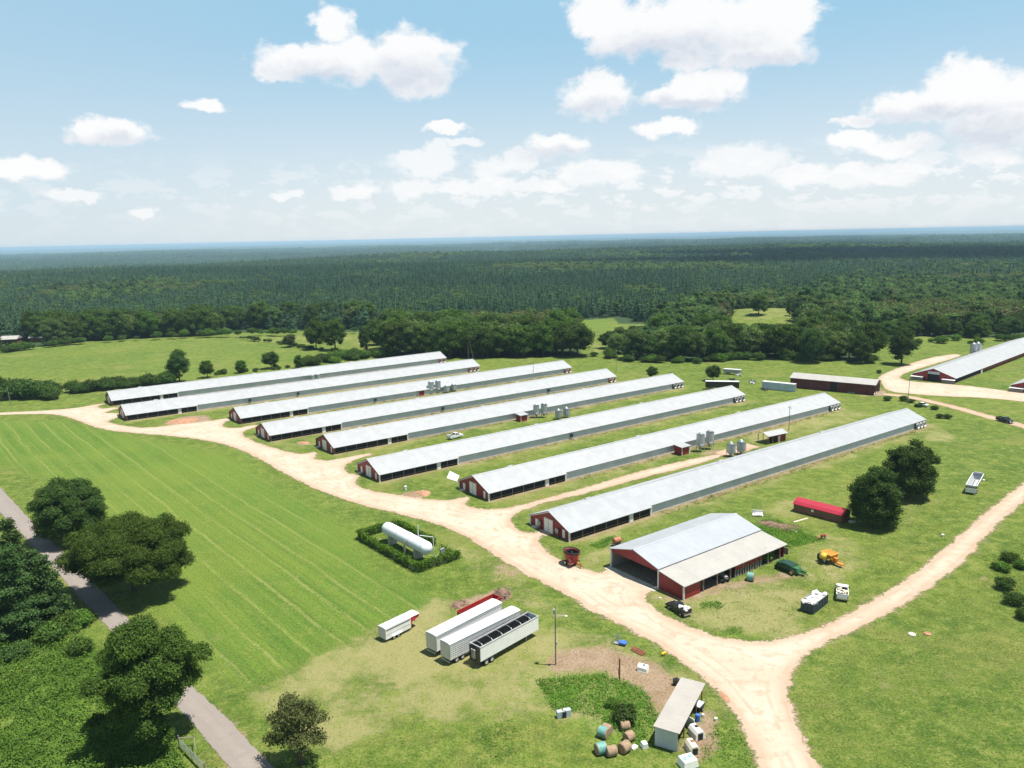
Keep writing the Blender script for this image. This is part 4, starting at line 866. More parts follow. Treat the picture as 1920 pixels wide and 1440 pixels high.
weeds('grass_tufts', [[(1500, 1300), (1570, 1230), (1800, 1100), (1930, 990), (1930, 1460), (1560, 1460)], [(1240, 1150), (1420, 1080), (1620, 960), (1900, 880), (1780, 1010), (1640, 1110), (1480, 1190), (1330, 1185)], [(640, 930), (900, 1040), (1080, 1140), (840, 1130), (700, 1050)]], 1.0, .10, M['tuft'], .18, 3, 'scattered taller grass tufts in the meadows', 24)
weeds('wall_weeds', [[(at_(u0, v0)), (at_(u1, v0)), (at_(u1, v1)), (at_(u0, v1))] for at_, u0, u1, v0, v1 in WALLS], 2.2, .45, M['tuft'], .22, 6, 'weeds growing along the poultry house walls', 25)
weeds('roadside_weeds', [[(1300, 1430), (1350, 1350), (1385, 1370), (1420, 1440)], [(1840, 1045), (1925, 1020), (1925, 1180), (1890, 1110)], [(345, 1390), (420, 1440), (350, 1440)], [(885, 1380), (950, 1340), (990, 1400), (900, 1440)]], 4, .3, M['leaf_bright'], .17, 7, 'patchy rough grass and weeds on the verges', 23)
# ================================================================ poultry houses
HA = radians(36.44); HU = np.array([cos(HA), sin(HA)]); HN = np.array([-HU[1], HU[0]])
W2 = 6.75; EH, RH = 1.95, 4.7
def wheel(mb_t, mb_r, x, y, z, r, w, ax='y'):
    prof = [(r*.62, -w/2), (r*.95, -w/2), (r, -w*.3), (r, w*.3), (r*.95, w/2), (r*.62, w/2)]
    def ring(mb, pr, cap=False):
        n = 14; vs = []; fs = []
        for rr_, h in pr:
            for k in range(n):
                th = 2*pi*k/n; a, b = rr_*cos(th), rr_*sin(th); vs.append((x+a, y+h, z+b) if ax == 'y' else (x+h, y+a, z+b))
        for i in range(len(pr)-1):
            for k in range(n): fs.append((i*n+k, i*n+(k+1) % n, (i+1)*n+(k+1) % n, (i+1)*n+k))
        if cap: fs += [tuple(range(n))[::-1], tuple((len(pr)-1)*n+k for k in range(n))]
        mb.add(vs, fs)
    ring(mb_t, prof+[prof[0]])
    ring(mb_r, [(r*.62, -w*.42), (r*.62, w*.42)], True)
def add_wheel(parent, x, y, r, w=.22, ax='y', z=None):
    t_, r_ = MB(), MB(); wheel(t_, r_, 0, 0, 0, r, w, ax); o = t_.build('wheel', M['tire'], parent, True, (x, y, r if z is None else z)); r_.build('rim', M['rim'], o); return o
def rdz(y, w=W2, eh=EH, rh=RH): return rh-(rh-eh)*abs(y)/w

def poultry_house(i, x, y, L, Sx, roof, label, fans=3, frontw=(0.2, 4.0), wallfans=(), vents=3, near_detail=True, door_style=0):
    c = np.array([x, y])+HN*W2
    root = empty('poultry_house', c[0], c[1], 0, HA, label, 'poultry house', 'long poultry houses in parallel rows')
    fw = W2-.35; mw = W2-1.0; slope = (RH-EH)/W2
    # roof, front section a little wider than the long rear section
    m = MB(); t = .10
    for x0, x1, w, dz in ((-.35, Sx, W2, .05), (Sx, L+.35, W2-.55, 0.0)):
        for s in (-1, 1):
            a = (0, RH+dz); b = (s*w, RH+dz-slope*w)
            m.hexa([(x0, a[0], a[1]-t), (x1, a[0], a[1]-t), (x1, b[0], b[1]-t), (x0, b[0], b[1]-t)], [(x0, a[0], a[1]), (x1, a[0], a[1]), (x1, b[0], b[1]), (x0, b[0], b[1])])
    rf = m.build('roof', roof, root)
    m = MB(); m.prism([(-.28, RH-.02), (0, RH+.12), (.28, RH-.02)], -.4, L+.4, 'x'); m.build('ridge_cap', roof, rf)
    for k in range(vents):
        v = MB(); vx = Sx*.45+k*L/(vents+.3); v.prism([(.35, RH-.1), (.35, RH+.32), (.95, RH+.1), (.95, RH-.3)], vx, vx+1.3, 'x'); v.build('ridge_vent', M['white'], rf)
    # gables
    for xx, nm in ((0, 'front_gable'), (L, 'rear_gable')):
        w = fw if xx == 0 else mw; m = MB(); z = rdz(w)-.08; d = .12 if xx == 0 else -.12
        m.prism([(-w, 0), (w, 0), (w, z), (0, RH-.1), (-w, z)], xx, xx+d, 'x'); g = m.build(nm, M['red'] if xx == 0 else M['curtain'], root)
        if xx == 0:
            m = MB(); m.box(-.03, frontw[0], .02, .08, 3.0, 2.95); d1 = m.build('double_door', M['door'], g)
            m = MB(); m.box(-.075, frontw[0], .05, .02, .07, 2.85); [m.box(-.075, frontw[0]+q, .05, .02, .09, 2.85) for q in (-1.45, 1.45)]; m.box(-.078, frontw[0], 2.88, .02, 3.0, .09); m.build('door_trim', M['wood'], d1)
            m = MB(); m.box(-.03, frontw[1], .3, .08, .95, 1.5); m.build('side_door', M['white'], g)
            if near_detail:
                m = MB(); m.box(-.5, frontw[1]+.1, 0, .9, 1.5, .25); m.build('door_step', M['conc'], g)
                m = MB(); m.box(-.03, -frontw[1]-.4, .25, .07, .8, 1.7); m.build('side_door', M['white'], g)
            m = MB()
            for s in (-1, 1): m.box(-.05, s*(fw-.12), 0, .24, .3, z-.02)
            for s in (-1, 1): m.hexa([(-.08, 0, RH-.34), (-.02, 0, RH-.34), (-.02, s*fw, z-.25), (-.08, s*fw, z-.25)], [(-.08, 0, RH-.16), (-.02, 0, RH-.16), (-.02, s*fw, z-.06), (-.08, s*fw, z-.06)])
            m.mi = 0; m.build('corner_trim', M['white'] if i > 5 else M['trim'], g)
    # open front section: black curtain, posts, rail, door panel
    zt = rdz(fw)-.1
    for s in (-1, 1):
        m = MB(); m.box(Sx/2+.07, s*(fw-.35), 0, Sx-.14, .06, zt+.12); cu = m.build('black_curtain', M['black'], root)
        m = MB()
        for k in range(int(Sx/3)+1): m.box(.2+k*(Sx-.4)/int(Sx/3), s*(fw-.06), 0, .12, .12, zt)
        m.box(Sx/2, s*(fw-.05), .42, Sx-.5, .05, .09); m.build('side_posts', M['greywood'] if i < 8 else M['wood'], root)
        m = MB(); m.box(Sx*.74, s*(fw-.0), 0, 1.1, .12, zt-.02); m.build('side_panel', M['white'], root)
        m = MB(); m.box(Sx-.1, s*(fw-.02), 0, .35, .25, zt); m.build('corner_post', M['white'], root)
    # long rear section
    zm = rdz(mw)-.12
    for s in (-1, 1):
        m = MB(); m.box((Sx+L)/2+.05, s*(mw-.05), .22, L-Sx-.1, .1, zm-.44); m.build('side_wall', M['curtain'], root)
        m = MB(); m.box((Sx+L)/2+.05, s*(mw-.03), zm-.22, L-Sx-.1, .16, .2); m.build('eave_trim', M['trim'] if i in (7,) else M['navy'], root)
        m = MB(); m.box((Sx+L)/2+.05, s*(mw-.0), 0, L-Sx-.1, .26, .22); m.build('footing', M['conc'], root)
    m = MB(); m.prism([(-mw+.1, 0), (mw-.1, 0), (mw-.1, zm-.3), (0, RH-.5), (-mw+.1, zm-.3)], Sx, Sx+.1, 'x'); m.build('section_wall', M['white'], root)
    for q in wallfans:
        m = MB(); m.box(q, -mw-.25, .7, .9, .45, .95); m.box(q, -mw-.62, 1.55, 1.1, .5, .08); m.build('wall_fan', M['navy'], root)
    # tunnel fans at the far end
    for k in range(fans):
        fx = L-1.3-k*2.0; m = MB(); m.box(fx, -mw-.2, .35, 1.7, .4, 1.65); f = m.build('tunnel_fan', M['navy'] if i > 4 else M['rust'], root)
        m = MB(); vs = []; n = 12
        for rr_, yy in ((.62, 0), (.86, -.55)): vs += [(fx+rr_*cos(2*pi*j/n), -mw-.4+yy, 1.18+rr_*sin(2*pi*j/n)) for j in range(n)]
        m.add(vs, [(j, (j+1) % n, n+(j+1) % n, n+j) for j in range(n)]); m.build('fan_cone', M['white'], f)
    return root
HOUSES = [(1, -151.8, 290.2, 149.3, 23.8, 'roof', 'long white-roofed poultry house farthest from the yard, by the hedgerow', (), 2),
 (2, -133.7, 263.9, 148.5, 23.7, 'roof', 'long white-roofed poultry house second from the hedgerow', (43, 62), 3),
 (3, -91.0, 255.4, 146.8, 23.5, 'roof', 'long poultry house third from the hedgerow, just past the red clay heap', (50,), 2),
 (4, -73.9, 231.0, 146.2, 23.4, 'roof', 'long poultry house fourth from the hedgerow, with a small vent box on its wall', (62, 110), 2),
 (5, -50.9, 215.0, 148.3, 23.9, 'roof', 'long poultry house with the white pickup parked along its side', (66,), 3),
 (6, -33.5, 188.2, 146.7, 23.4, 'roof', 'long poultry house third from the machinery barn, black trailer behind its far end', (64,), 3),
 (7, -5.6, 172.0, 146.2, 23.3, 'roof', 'long poultry house with a red eave line, beside the dirt side track', (), 3),
 (8, 11.1, 146.7, 144.5, 23.2, 'roof_sheen_grey', 'nearest long poultry house, roof greyed for sheen, next to the machinery barn', (), 3)]
for i, x, y, L, Sx, rf, lab, wf, nf in HOUSES: poultry_house(i, x, y, L, Sx, M[rf], lab, nf, ((.3, 4.1) if i != 6 else (-.2, 3.9)), wf, 3, i > 3)

# small red utility rooms against the house walls, and the feed bins
def hpos(i, u, v):
    h = HOUSES[i-1]; return np.array([h[1], h[2]])+HU*u+HN*v
def px_uv(px, py, z=0): return at(px, py, z)
def utility_shed(x, y, lab, s=1.0):
    r = empty('utility_shed', x, y, 0, HA, lab, 'shed', 'little red utility rooms beside the poultry houses'); r.scale = (s,)*3
    m = MB(); m.box(0, 0, 0, 2.6, 2.2, 1.9); m.build('wall', M['redx'], r)
    m = MB(); m.hexa([(-1.6, -1.4, 1.88), (1.6, -1.4, 1.88), (1.6, 1.3, 2.15), (-1.6, 1.3, 2.15)], [(-1.6, -1.4, 1.98), (1.6, -1.4, 1.98), (1.6, 1.3, 2.25), (-1.6, 1.3, 2.25)]); m.build('roof', M['roof'], r)
    m = MB(); m.box(1.34, 0, .05, .06, 1.1, 1.6); m.build('door', M['white'], r)
    m = MB(); [m.box(a, -1.12, 0, .16, .1, 1.86) for a in (-1.22, 1.22)]; m.build('corner_trim', M['white'], r); return r
for px, py, lab, s in ((z3(1325, 925)+('red utility room with white door, beside the tall bins of the red-eaved house', 1.2)), (z2(1430, 532)+('red utility room beside the bins in the middle of the site', 1.1)), (z2(748, 362)+('red utility room beside the four bins of the third house', 1.1)), (z1(1290, 322)+('tiny utility lean-to near the farthest feed bins', .7))):
    q = at(px, py)+HN*1.0; utility_shed(q[0], q[1], lab, s)
def feed_bin(x, y, H, leg, R, lab, s=1.0):
    r = empty('feed_bin', x, y, 0, random.uniform(0, 1), lab, 'feed bin', 'galvanised feed bins between the poultry houses'); cb = leg; 
    m = MB(); m.lathe([(R, cb), (R, H-.55*R)], 20); m.build('body', M['galv'], r, True)
    m = MB(); m.lathe([(R*1.03, H-.56*R), (R*.25, H-.06), (R*.2, H)], 20, cap=True); rf = m.build('roof', M['galv'], r, True)
    m = MB(); m.lathe([(R*.26, H-.05), (R*.24, H+.14), (.02, H+.2)], 10); m.build('lid', M['white'], rf)
    m = MB(); m.lathe([(R*.18, max(.35, cb-1.5*R)), (R, cb)], 20, cap=True); m.build('hopper', M['galv'], r, True)
    for k in range(4):
        a = k*pi/2+.4; m = MB(); m.tube([(R*cos(a), R*sin(a), 0), (R*.98*cos(a), R*.98*sin(a), cb+.5)], .075, 5); m.build('leg', M['steel'], r)
    m = MB(); m.tube([(R+.12, .2, .8), (R+.12, .2, H-.7)], .05, 4); m.tube([(R+.12, -.2, .8), (R+.12, -.2, H-.7)], .05, 4)
    for k in range(int((H-1.5)/.5)): m.tube([(R+.12, -.2, 1+k*.5), (R+.12, .2, 1+k*.5)], .03, 4)
    m.build('ladder', M['steel'], r); return r
BINS = [(z3(1457, 905), 5.5, 2.3, 1.15, 'left one of the tall feed bins by the red-eaved house'), (z3(1533, 885), 5.6, 2.3, 1.15, 'right one of the tall feed bins by the red-eaved house'), (z3(1708, 945), 3.9, 1.2, 1.2, 'left short feed bin across the track from the tall pair'), (z3(1790, 928), 4.0, 1.2, 1.2, 'right short feed bin across the track from the tall pair'),
 (z3(112, 628), 4.8, 1.9, 1.05, 'left tall feed bin in the middle of the site'), (z3(175, 625), 5.1, 2.1, 1.05, 'right tall feed bin in the middle of the site'), (z3(294, 640), 3.4, 1.0, 1.15, 'left short feed bin in the middle of the site'), (z3(359, 625), 3.5, 1.0, 1.15, 'right short feed bin in the middle of the site'),
 (z2(810, 352), 5.2, 2.0, 1.15, 'left tall bin of the four beside the third house'), (z2(858, 345), 5.2, 2.0, 1.15, 'right tall bin of the four beside the third house'), (z2(915, 345), 3.2, .9, 1.2, 'left short bin of the four beside the third house'), (z2(962, 335), 3.2, .9, 1.2, 'right short bin of the four beside the third house'),
 (z1(1361, 325), 4.4, 1.4, 1.2, 'left tall bin between the two farthest houses'), (z1(1411, 318), 4.4, 1.4, 1.2, 'right tall bin between the two farthest houses'), (z1(1440, 335), 2.8, .8, 1.2, 'left short bin between the two farthest houses'), (z1(1478, 330), 2.8, .8, 1.2, 'right short bin between the two farthest houses')]
for (px, py), H, leg, R, lab in BINS:
    q = at(px, py)+np.array([0, .6]); feed_bin(q[0], q[1], H, leg, R, lab)
for (px, py), lab in ((z4(1580, 165), 'left bin of the pair beyond the far right poultry house'), (z4(1608, 160), 'right bin of the pair beyond the far right poultry house')):
    q = at(px, py); feed_bin(q[0], q[1], 6.0, 1.4, 1.6, lab)

# far right poultry houses with an open red front
def far_house(cx, cy, ang, L, lab, RHt=5.2, wd=8.4):
    r = empty('poultry_house', cx, cy, 0, ang, lab, 'poultry house', 'far right poultry houses'); sl = .36; m = MB()
    for s in (-1, 1):
        b = s*wd; m.hexa([(-.4, 0, RHt-.1), (L, 0, RHt-.1), (L, b, RHt-.1-sl*wd), (-.4, b, RHt-.1-sl*wd)], [(-.4, 0, RHt), (L, 0, RHt), (L, b, RHt-sl*wd), (-.4, b, RHt-sl*wd)])
    m.build('roof', M['roof_far'], r); w = wd-.5; ze = RHt-sl*w-.12
    m = MB()
    m.prism([(2.2, 0), (3.4, 0), (3.4, RHt-sl*3.4-.14), (2.2, RHt-sl*2.2-.14)], 0, .15, 'x'); m.prism([(-3.4, 0), (-2.2, 0), (-2.2, RHt-sl*2.2-.14), (-3.4, RHt-sl*3.4-.14)], 0, .15, 'x')
    m.prism([(2.2, 3.9), (2.2, RHt-sl*2.2-.14), (0, RHt-.14), (-2.2, RHt-sl*2.2-.14), (-2.2, 3.9)], 0, .15, 'x')
    for s in (-1, 1): m.prism([(s*3.4, 1.75), (s*3.4, RHt-sl*3.4-.14), (s*w, ze), (s*w, 1.7)][::s], 0, .15, 'x')
    g = m.build('front_gable', M['red'], r); m = MB(); m.box(-.04, 0, 2.9, .1, 4.3, 1.0); m.build('door_header', M['skyblue'], g)
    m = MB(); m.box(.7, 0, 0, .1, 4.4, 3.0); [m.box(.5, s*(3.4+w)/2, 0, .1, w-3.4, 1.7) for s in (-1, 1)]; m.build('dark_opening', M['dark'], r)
    for s in (-1, 1):
        m = MB(); y0, y1 = s*3.5, s*(w+.3); m.hexa([(-1.5, y0, 1.35), (.0, y0, 1.6), (.0, y1, 1.6), (-1.5, y1, 1.35)], [(-1.5, y0, 1.45), (.0, y0, 1.72), (.0, y1, 1.72), (-1.5, y1, 1.45)]); m.build('canopy', M['white'], r)
        m = MB(); [m.box(-1.4, y0+(y1-y0)*k, 0, .12, .12, 1.4) for k in (0.02, .98)]; m.box(-1.4, (y0+y1)/2, .45, .1, abs(y1-y0), .1); m.box(-.9, (y0+y1)/2, 0, .9, abs(y1-y0)-.5, 1.0); m.build('cooling_pad', M['greywood'], r)
        m = MB(); m.box(15, s*(w-.1), 0, 30, .1, ze-.05); m.build('black_curtain', M['black'], r); m = MB(); m.box(15, s*w, .0, 30, .15, .3); m.build('knee_wall', M['wood'], r)
        m = MB(); m.box((30+L)/2, s*(w-.6), 0, L-30.2, .1, ze+.12); m.build('side_wall', M['redx'], r)
        m = MB(); m.box(30.4, s*(w+.1), 0, 1.4, .5, ze-.1); m.build('side_panel', M['white'], r)
    m = MB(); m.prism([(-w+.6, 0), (w-.6, 0), (w-.6, ze), (0, RHt-.2), (-w+.6, ze)], L-.3, L-.15, 'x'); m.build('rear_gable', M['red'], r); return r
A9 = radians(42.5); q = (at(*z4(1155, 325))+at(*z4(1460, 360)))/2; far_house(q[0]+1.2, q[1]+1.2, A9, 128, 'open-fronted red poultry house with grey roof at the far right')
q2 = q+(at(*z4(1810, 405))-at(*z4(1155, 325))); far_house(q2[0]+1.2, q2[1]+1.2, A9, 110, 'poultry house cut by the right edge, right of the open-fronted red one')

# ================================================================ machinery barn with lean-to
def machinery_barn():
    a = at(1282, 1124.8); r = empty('machinery_barn', a[0], a[1], 0, HA, 'big red machinery barn, open in front, grey roof with pale lean-to', 'barn'); L = 28.0
    # local: x along, y left; lean-to y 0..5.7, main y 5.7..17.4
    def slab(y0, z0, y1, z1, nm, mat, par, x0=-.3, x1=L+.4, t=.12):
        m = MB(); m.hexa([(x0, y0, z0-t), (x1, y0, z0-t), (x1, y1, z1-t), (x0, y1, z1-t)], [(x0, y0, z0), (x1, y0, z0), (x1, y1, z1), (x0, y1, z1)]); return m.build(nm, mat, par)
    slab(11.5, 5.25, 5.5, 3.62, 'main_roof', M['roof_barn'], r); slab(11.5, 5.26, 17.75, 3.50, 'main_roof', M['roof_sheen_grey'], r)
    slab(5.45, 3.42, -.35, 2.52, 'lean_to_roof', M['roof_tan'], r)
    m = MB(); m.prism([(11.2, 5.2), (11.5, 5.36), (11.8, 5.2)], -.35, L+.45, 'x'); m.build('ridge_cap', M['roof_barn'], r)
    m = MB()  # front gable header
    m.prism([(5.8, 3.0), (5.8, 3.45), (11.5, 5.05), (17.4, 3.42), (17.4, 3.0)], 0, .12, 'x'); m.build('gable_header', M['red'], r)
    m = MB(); m.prism([(.05, 0), (5.6, 0), (5.6, 3.25), (.05, 2.42)], 0, .12, 'x'); m.build('lean_to_front_wall', M['red'], r)
    m = MB(); m.box(2.1, .06, 0, 4.0, .12, 2.36); m.build('side_wall', M['redx'], r)
    m = MB(); m.box(17.3, .06, 1.35, 7.8, .1, 1.02); m.build('side_band', M['redx'], r)
    m = MB()
    for k in range(11): m.box(13.7+k*.72, .1, 0, .42, .06, 1.36+.02*(k % 3))
    m.build('slat_wall', M['greywood'], r)
    m = MB(); m.box(L-.1, 8.6, 0, .12, 17.0, 2.5); m.prism([(.2, 2.4), (17.3, 2.4), (17.3, 3.3), (11.5, 5.0), (5.6, 3.3)], L-.16, L-.04, 'x'); m.build('rear_wall', M['red'], r)
    m = MB(); m.box(L/2+.1, 17.3, 0, L-.3, .12, 3.36); m.build('far_wall', M['greywood'], r)
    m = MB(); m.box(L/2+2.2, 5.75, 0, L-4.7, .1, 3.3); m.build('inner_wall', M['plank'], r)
    for nm, x, y, h in [('post', -.02, 17.35, 3.36), ('post', -.02, 5.66, 3.3), ('post', -.05, .0, 2.36)]:
        m = MB(); m.box(x, y, 0, .24, .24, h); m.build(nm, M['white'], r)
    for k in range(7):
        m = MB(); m.box(5+k*3.6, .08, 0, .2, .2, 2.36); m.build('post', M['wood'], r)
    for k in range(6):
        m = MB(); m.box(4.5+k*4.2, 11.4, 0, .22, .22, 4.9); m.build('inner_post', M['greywood'], r)
    m = MB(); m.box(-.75, 11.4, 0, 1.5, 12.3, .05); m.build('apron', M['conc'], r)
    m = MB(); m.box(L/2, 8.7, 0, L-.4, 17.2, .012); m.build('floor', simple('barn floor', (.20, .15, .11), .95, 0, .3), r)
    m = MB(); m.box(L+1.5, 2.0, 0, 0.1, 3.6, 1.2); m.build('rear_gate', M['greywood'], r)
    return r, a
barn, BA = machinery_barn()
def bl(u, v): return BA+HU*u+HN*v
def solo(name, mb_or, mats, x, y, rz, label, cat, group=None, z=0, smooth=False, bevel=0):
    o = mb_or.build(name, mats, None, smooth, None, bevel); o.location = (float(x), float(y), z); o.rotation_euler = (0, 0, rz); return tag(o, label, cat, group)
# things stored in the barn
q = bl(2.2, 10.2); m = MB(); m.box(0, 0, 0, .15, 2.0, .8, .0); solo('hanging_sign', m, M['white'], q[0], q[1], HA, 'white board hanging inside the machinery barn front', 'board', z=2.5)
def tractor(x, y, rz, col, lab):
    r = empty('tractor', x, y, 0, rz, lab, 'tractor'); m = MB(); m.prism([(-.2, .8), (1.7, .75), (1.75, 1.25), (-.2, 1.4)], -.32, .32); m.box(-.7, 0, .7, 1.2, .8, .5); m.build('hood', col, r, bevel=.05)
    m = MB(); m.box(-.8, 0, 1.25, .5, .5, .5); m.box(-1.0, 0, 1.5, .12, .5, .5); m.build('seat', M['black'], r); m = MB(); m.box(-.6, 0, 2.15, 1.4, 1.2, .08); [m.box(a, b, 1.2, .07, .07, .96) for a in (-1.2, 0) for b in (-.5, .5)]; m.build('canopy', col, r)
    for s in (-1, 1): add_wheel(r, -.8, s*.75, .75, .4); add_wheel(r, 1.2, s*.6, .42, .25)
    return r
q = bl(8, 13.5); tractor(q[0], q[1], HA+pi+.3, M['redp'], 'red tractor parked in the shade of the open barn')
q = bl(11.0, 1.2); tractor(q[0], q[1], HA-pi/2-.3, M['steel'], 'small grey tractor under the lean-to of the machinery barn')
def crate_pile(x, y, rz, lab):
    r = empty('pallet_stack', x, y, 0, rz, lab, 'pallet stack')
    for k in range(6):
        m = MB(); [m.box(0, -.5+j*.2, .12, 1.1, .12, .03) for j in range(6)]; [m.box(a, 0, 0, .09, 1.1, .11) for a in (-.48, 0, .48)]; m.build('pallet', M['wood'], r, loc=(0, 0, k*.17))
    return r
q = bl(5.6, 1.4); crate_pile(q[0], q[1], HA+.2, 'stack of pallets in the first open bay of the lean-to')
q = bl(6.2, 3.0); m = MB(); m.box(0, 0, 0, 1.6, .7, 1.5); m.box(0, -.36, .2, 1.3, .02, 1.1); solo('steel_cabinet', m, M['white'], q[0], q[1], HA, 'white cabinet standing in the shade of the lean-to', 'cabinet', bevel=.03)
def bale(name, px, py, rz, R, W, mat, lab, grp=None, upright=False, s=1):
    x, y = at(px, py); n = 20; vs = []; fs = []; r = random.Random(px)
    prof = [(0.02, -W/2), (R*.5, -W/2-.01), (R*.93, -W/2), (R, -W/2+.08), (R*1.01, 0), (R, W/2-.08), (R*.93, W/2), (R*.5, W/2+.01), (0.02, W/2)]
    for a, h in prof:
        for k in range(n):
            th = 2*pi*k/n; rr_ = a*(1+r.uniform(-.025, .02)); zz = rr_*sin(th); zz = max(zz, -R*.9); vs.append((h, rr_*cos(th), zz+R*.9) if not upright else (rr_*cos(th), rr_*sin(th), h+W/2))
    for i in range(len(prof)-1):
        for k in range(n): fs.append((i*n+k, i*n+(k+1) % n, (i+1)*n+(k+1) % n, (i+1)*n+k))
    m = MB(); m.add(vs, fs); root = empty('hay_bale', x, y, 0, rz, lab, 'hay bale', grp); m.build('roll', M['hay'], root, False)
    m = MB(); t2 = [(h, a) for a, h in prof[3:6]]; vs = []
    for h in (-W/2+.1, W/2-.1): vs += [(h, R*1.02*cos(2*pi*k/n), max(R*1.02*sin(2*pi*k/n), -R*.9)+R*.9) for k in range(n)]
    if not upright:
        m.add(vs, [(k, (k+1) % n, n+(k+1) % n, n+k) for k in range(n)]); m.build('wrap', mat, root, True)
    return root
px, py = z7(1092, 597); bale('hay_bale', px, py, HA+pi/2+.5, .75, 1.2, M['teal'], 'single teal-wrapped round bale outside the machinery barn')
for (px, py), rz, R, W, mt, lab in ((w1(640, 1098), .35, .68, 1.25, 'teal', 'bright teal-wrapped round bale, front left of the bale group'), (w1(725, 1115), .3, .6, 1.2, 'hay', 'brown netted bale right beside the bright teal one'), (w1(835, 1085), .7, .65, 1.2, 'hay', 'brown round bale at the front right of the bale group'),
    (w1(660, 965), -.6, .66, 1.2, 'teal', 'faded teal bale at the back left of the bale group'), (w1(690, 935), -.6, .6, 1.1, 'hay', 'brown bale directly behind the faded teal bale'), (w1(870, 995), .6, .6, 1.1, 'hay', 'brown bale in the middle right of the bale group'), (w1(838, 905), .1, .56, 1.1, 'hay', 'brown bale nearest the dark shrub')):
    bale('hay_bale', px, py, rz, R, W, M[mt], lab, 'round bales left of the lean-to shed')
# ================================================================ vehicles, trailers, yard things
def head(tail, nose):
    a, b = at(*tail), at(*nose); c = (a+b)/2; return c[0], c[1], math.atan2(b[1]-a[1], b[0]-a[0]), float(np.hypot(*(b-a)))
# ---- gas tank in its hedge
a, b = at(*z8(340, 190), 3.0), at(*z8(690, 370), 3.0); TA = math.atan2(b[1]-a[1], b[0]-a[0]); tc = (a+b)/2
def gas_tank():
    r = empty('gas_tank', tc[0], tc[1], 0, TA, 'long white gas tank on concrete saddles inside the square hedge', 'gas tank'); R = 1.28; L = 16.4; h = L/2-R
    n = 28; prof = [(.01, -h-R*.82)]+[(R*cos(t), -h-R*.82*sin(t)) for t in np.linspace(1.4, 0, 6)]+[(R, 0)]+[(R*cos(t), h+R*.82*sin(t)) for t in np.linspace(0, 1.4, 6)]+[(.01, h+R*.82)]
    vs = [(hh, rr_*cos(2*pi*k/n), 2.75+rr_*sin(2*pi*k/n)) for rr_, hh in prof for k in range(n)]
    fs = [(i*n+k, i*n+(k+1) % n, (i+1)*n+(k+1) % n, (i+1)*n+k) for i in range(len(prof)-1) for k in range(n)]; m = MB(); m.add(vs, fs); sh = m.build('shell', M['tank'], r, True)
    m = MB()
    for x in (-h*.97, -h*.3, h*.35, h*.97): m.add([(x+d, R*1.004*cos(2*pi*k/n), 2.75+R*1.004*sin(2*pi*k/n)) for d in (-.05, .05) for k in range(n)], [(k, (k+1) % n, n+(k+1) % n, n+k) for k in range(n)])
    m.build('weld_band', M['rim'], sh)
    for x in (-h*.72, h*.62):
        m = MB(); m.prism([(-1.0, 0), (1.0, 0), (1.15, 2.15), (.7, 1.68), (0, 1.5), (-.7, 1.68), (-1.15, 2.15)], x-.28, x+.28, 'x'); m.build('saddle', M['conc'], r)
    m = MB(); m.tube([(h*.55, .35, 3.9), (h*.55, .35, 6.3)], .09, 8); m.build('vent_pipe', M['tank'], r)
    m = MB(); m.tube([(h*.6, .5, 3.9), (h*.6, .5, 4.35), (h*.95, 1.9, 4.35), (h*.95, 1.9, .3)], .07, 6); m.build('fill_pipe', M['tank'], r)
    m = MB(); m.lathe([(.3, 0), (.3, .22), (.1, .3)], 14, (h*.2, 0, 4.0), cap=True); m.build('manhole', M['tank'], r)
    m = MB(); m.box(h*.3, -1.75, 0, .1, .5, 3.2, .2); [m.box(h*.3, -1.75, .3+.35*k, .5, .08, .05, .2) for k in range(8)]; m.build('ladder', M['greywood'], r); return r
gas_tank()
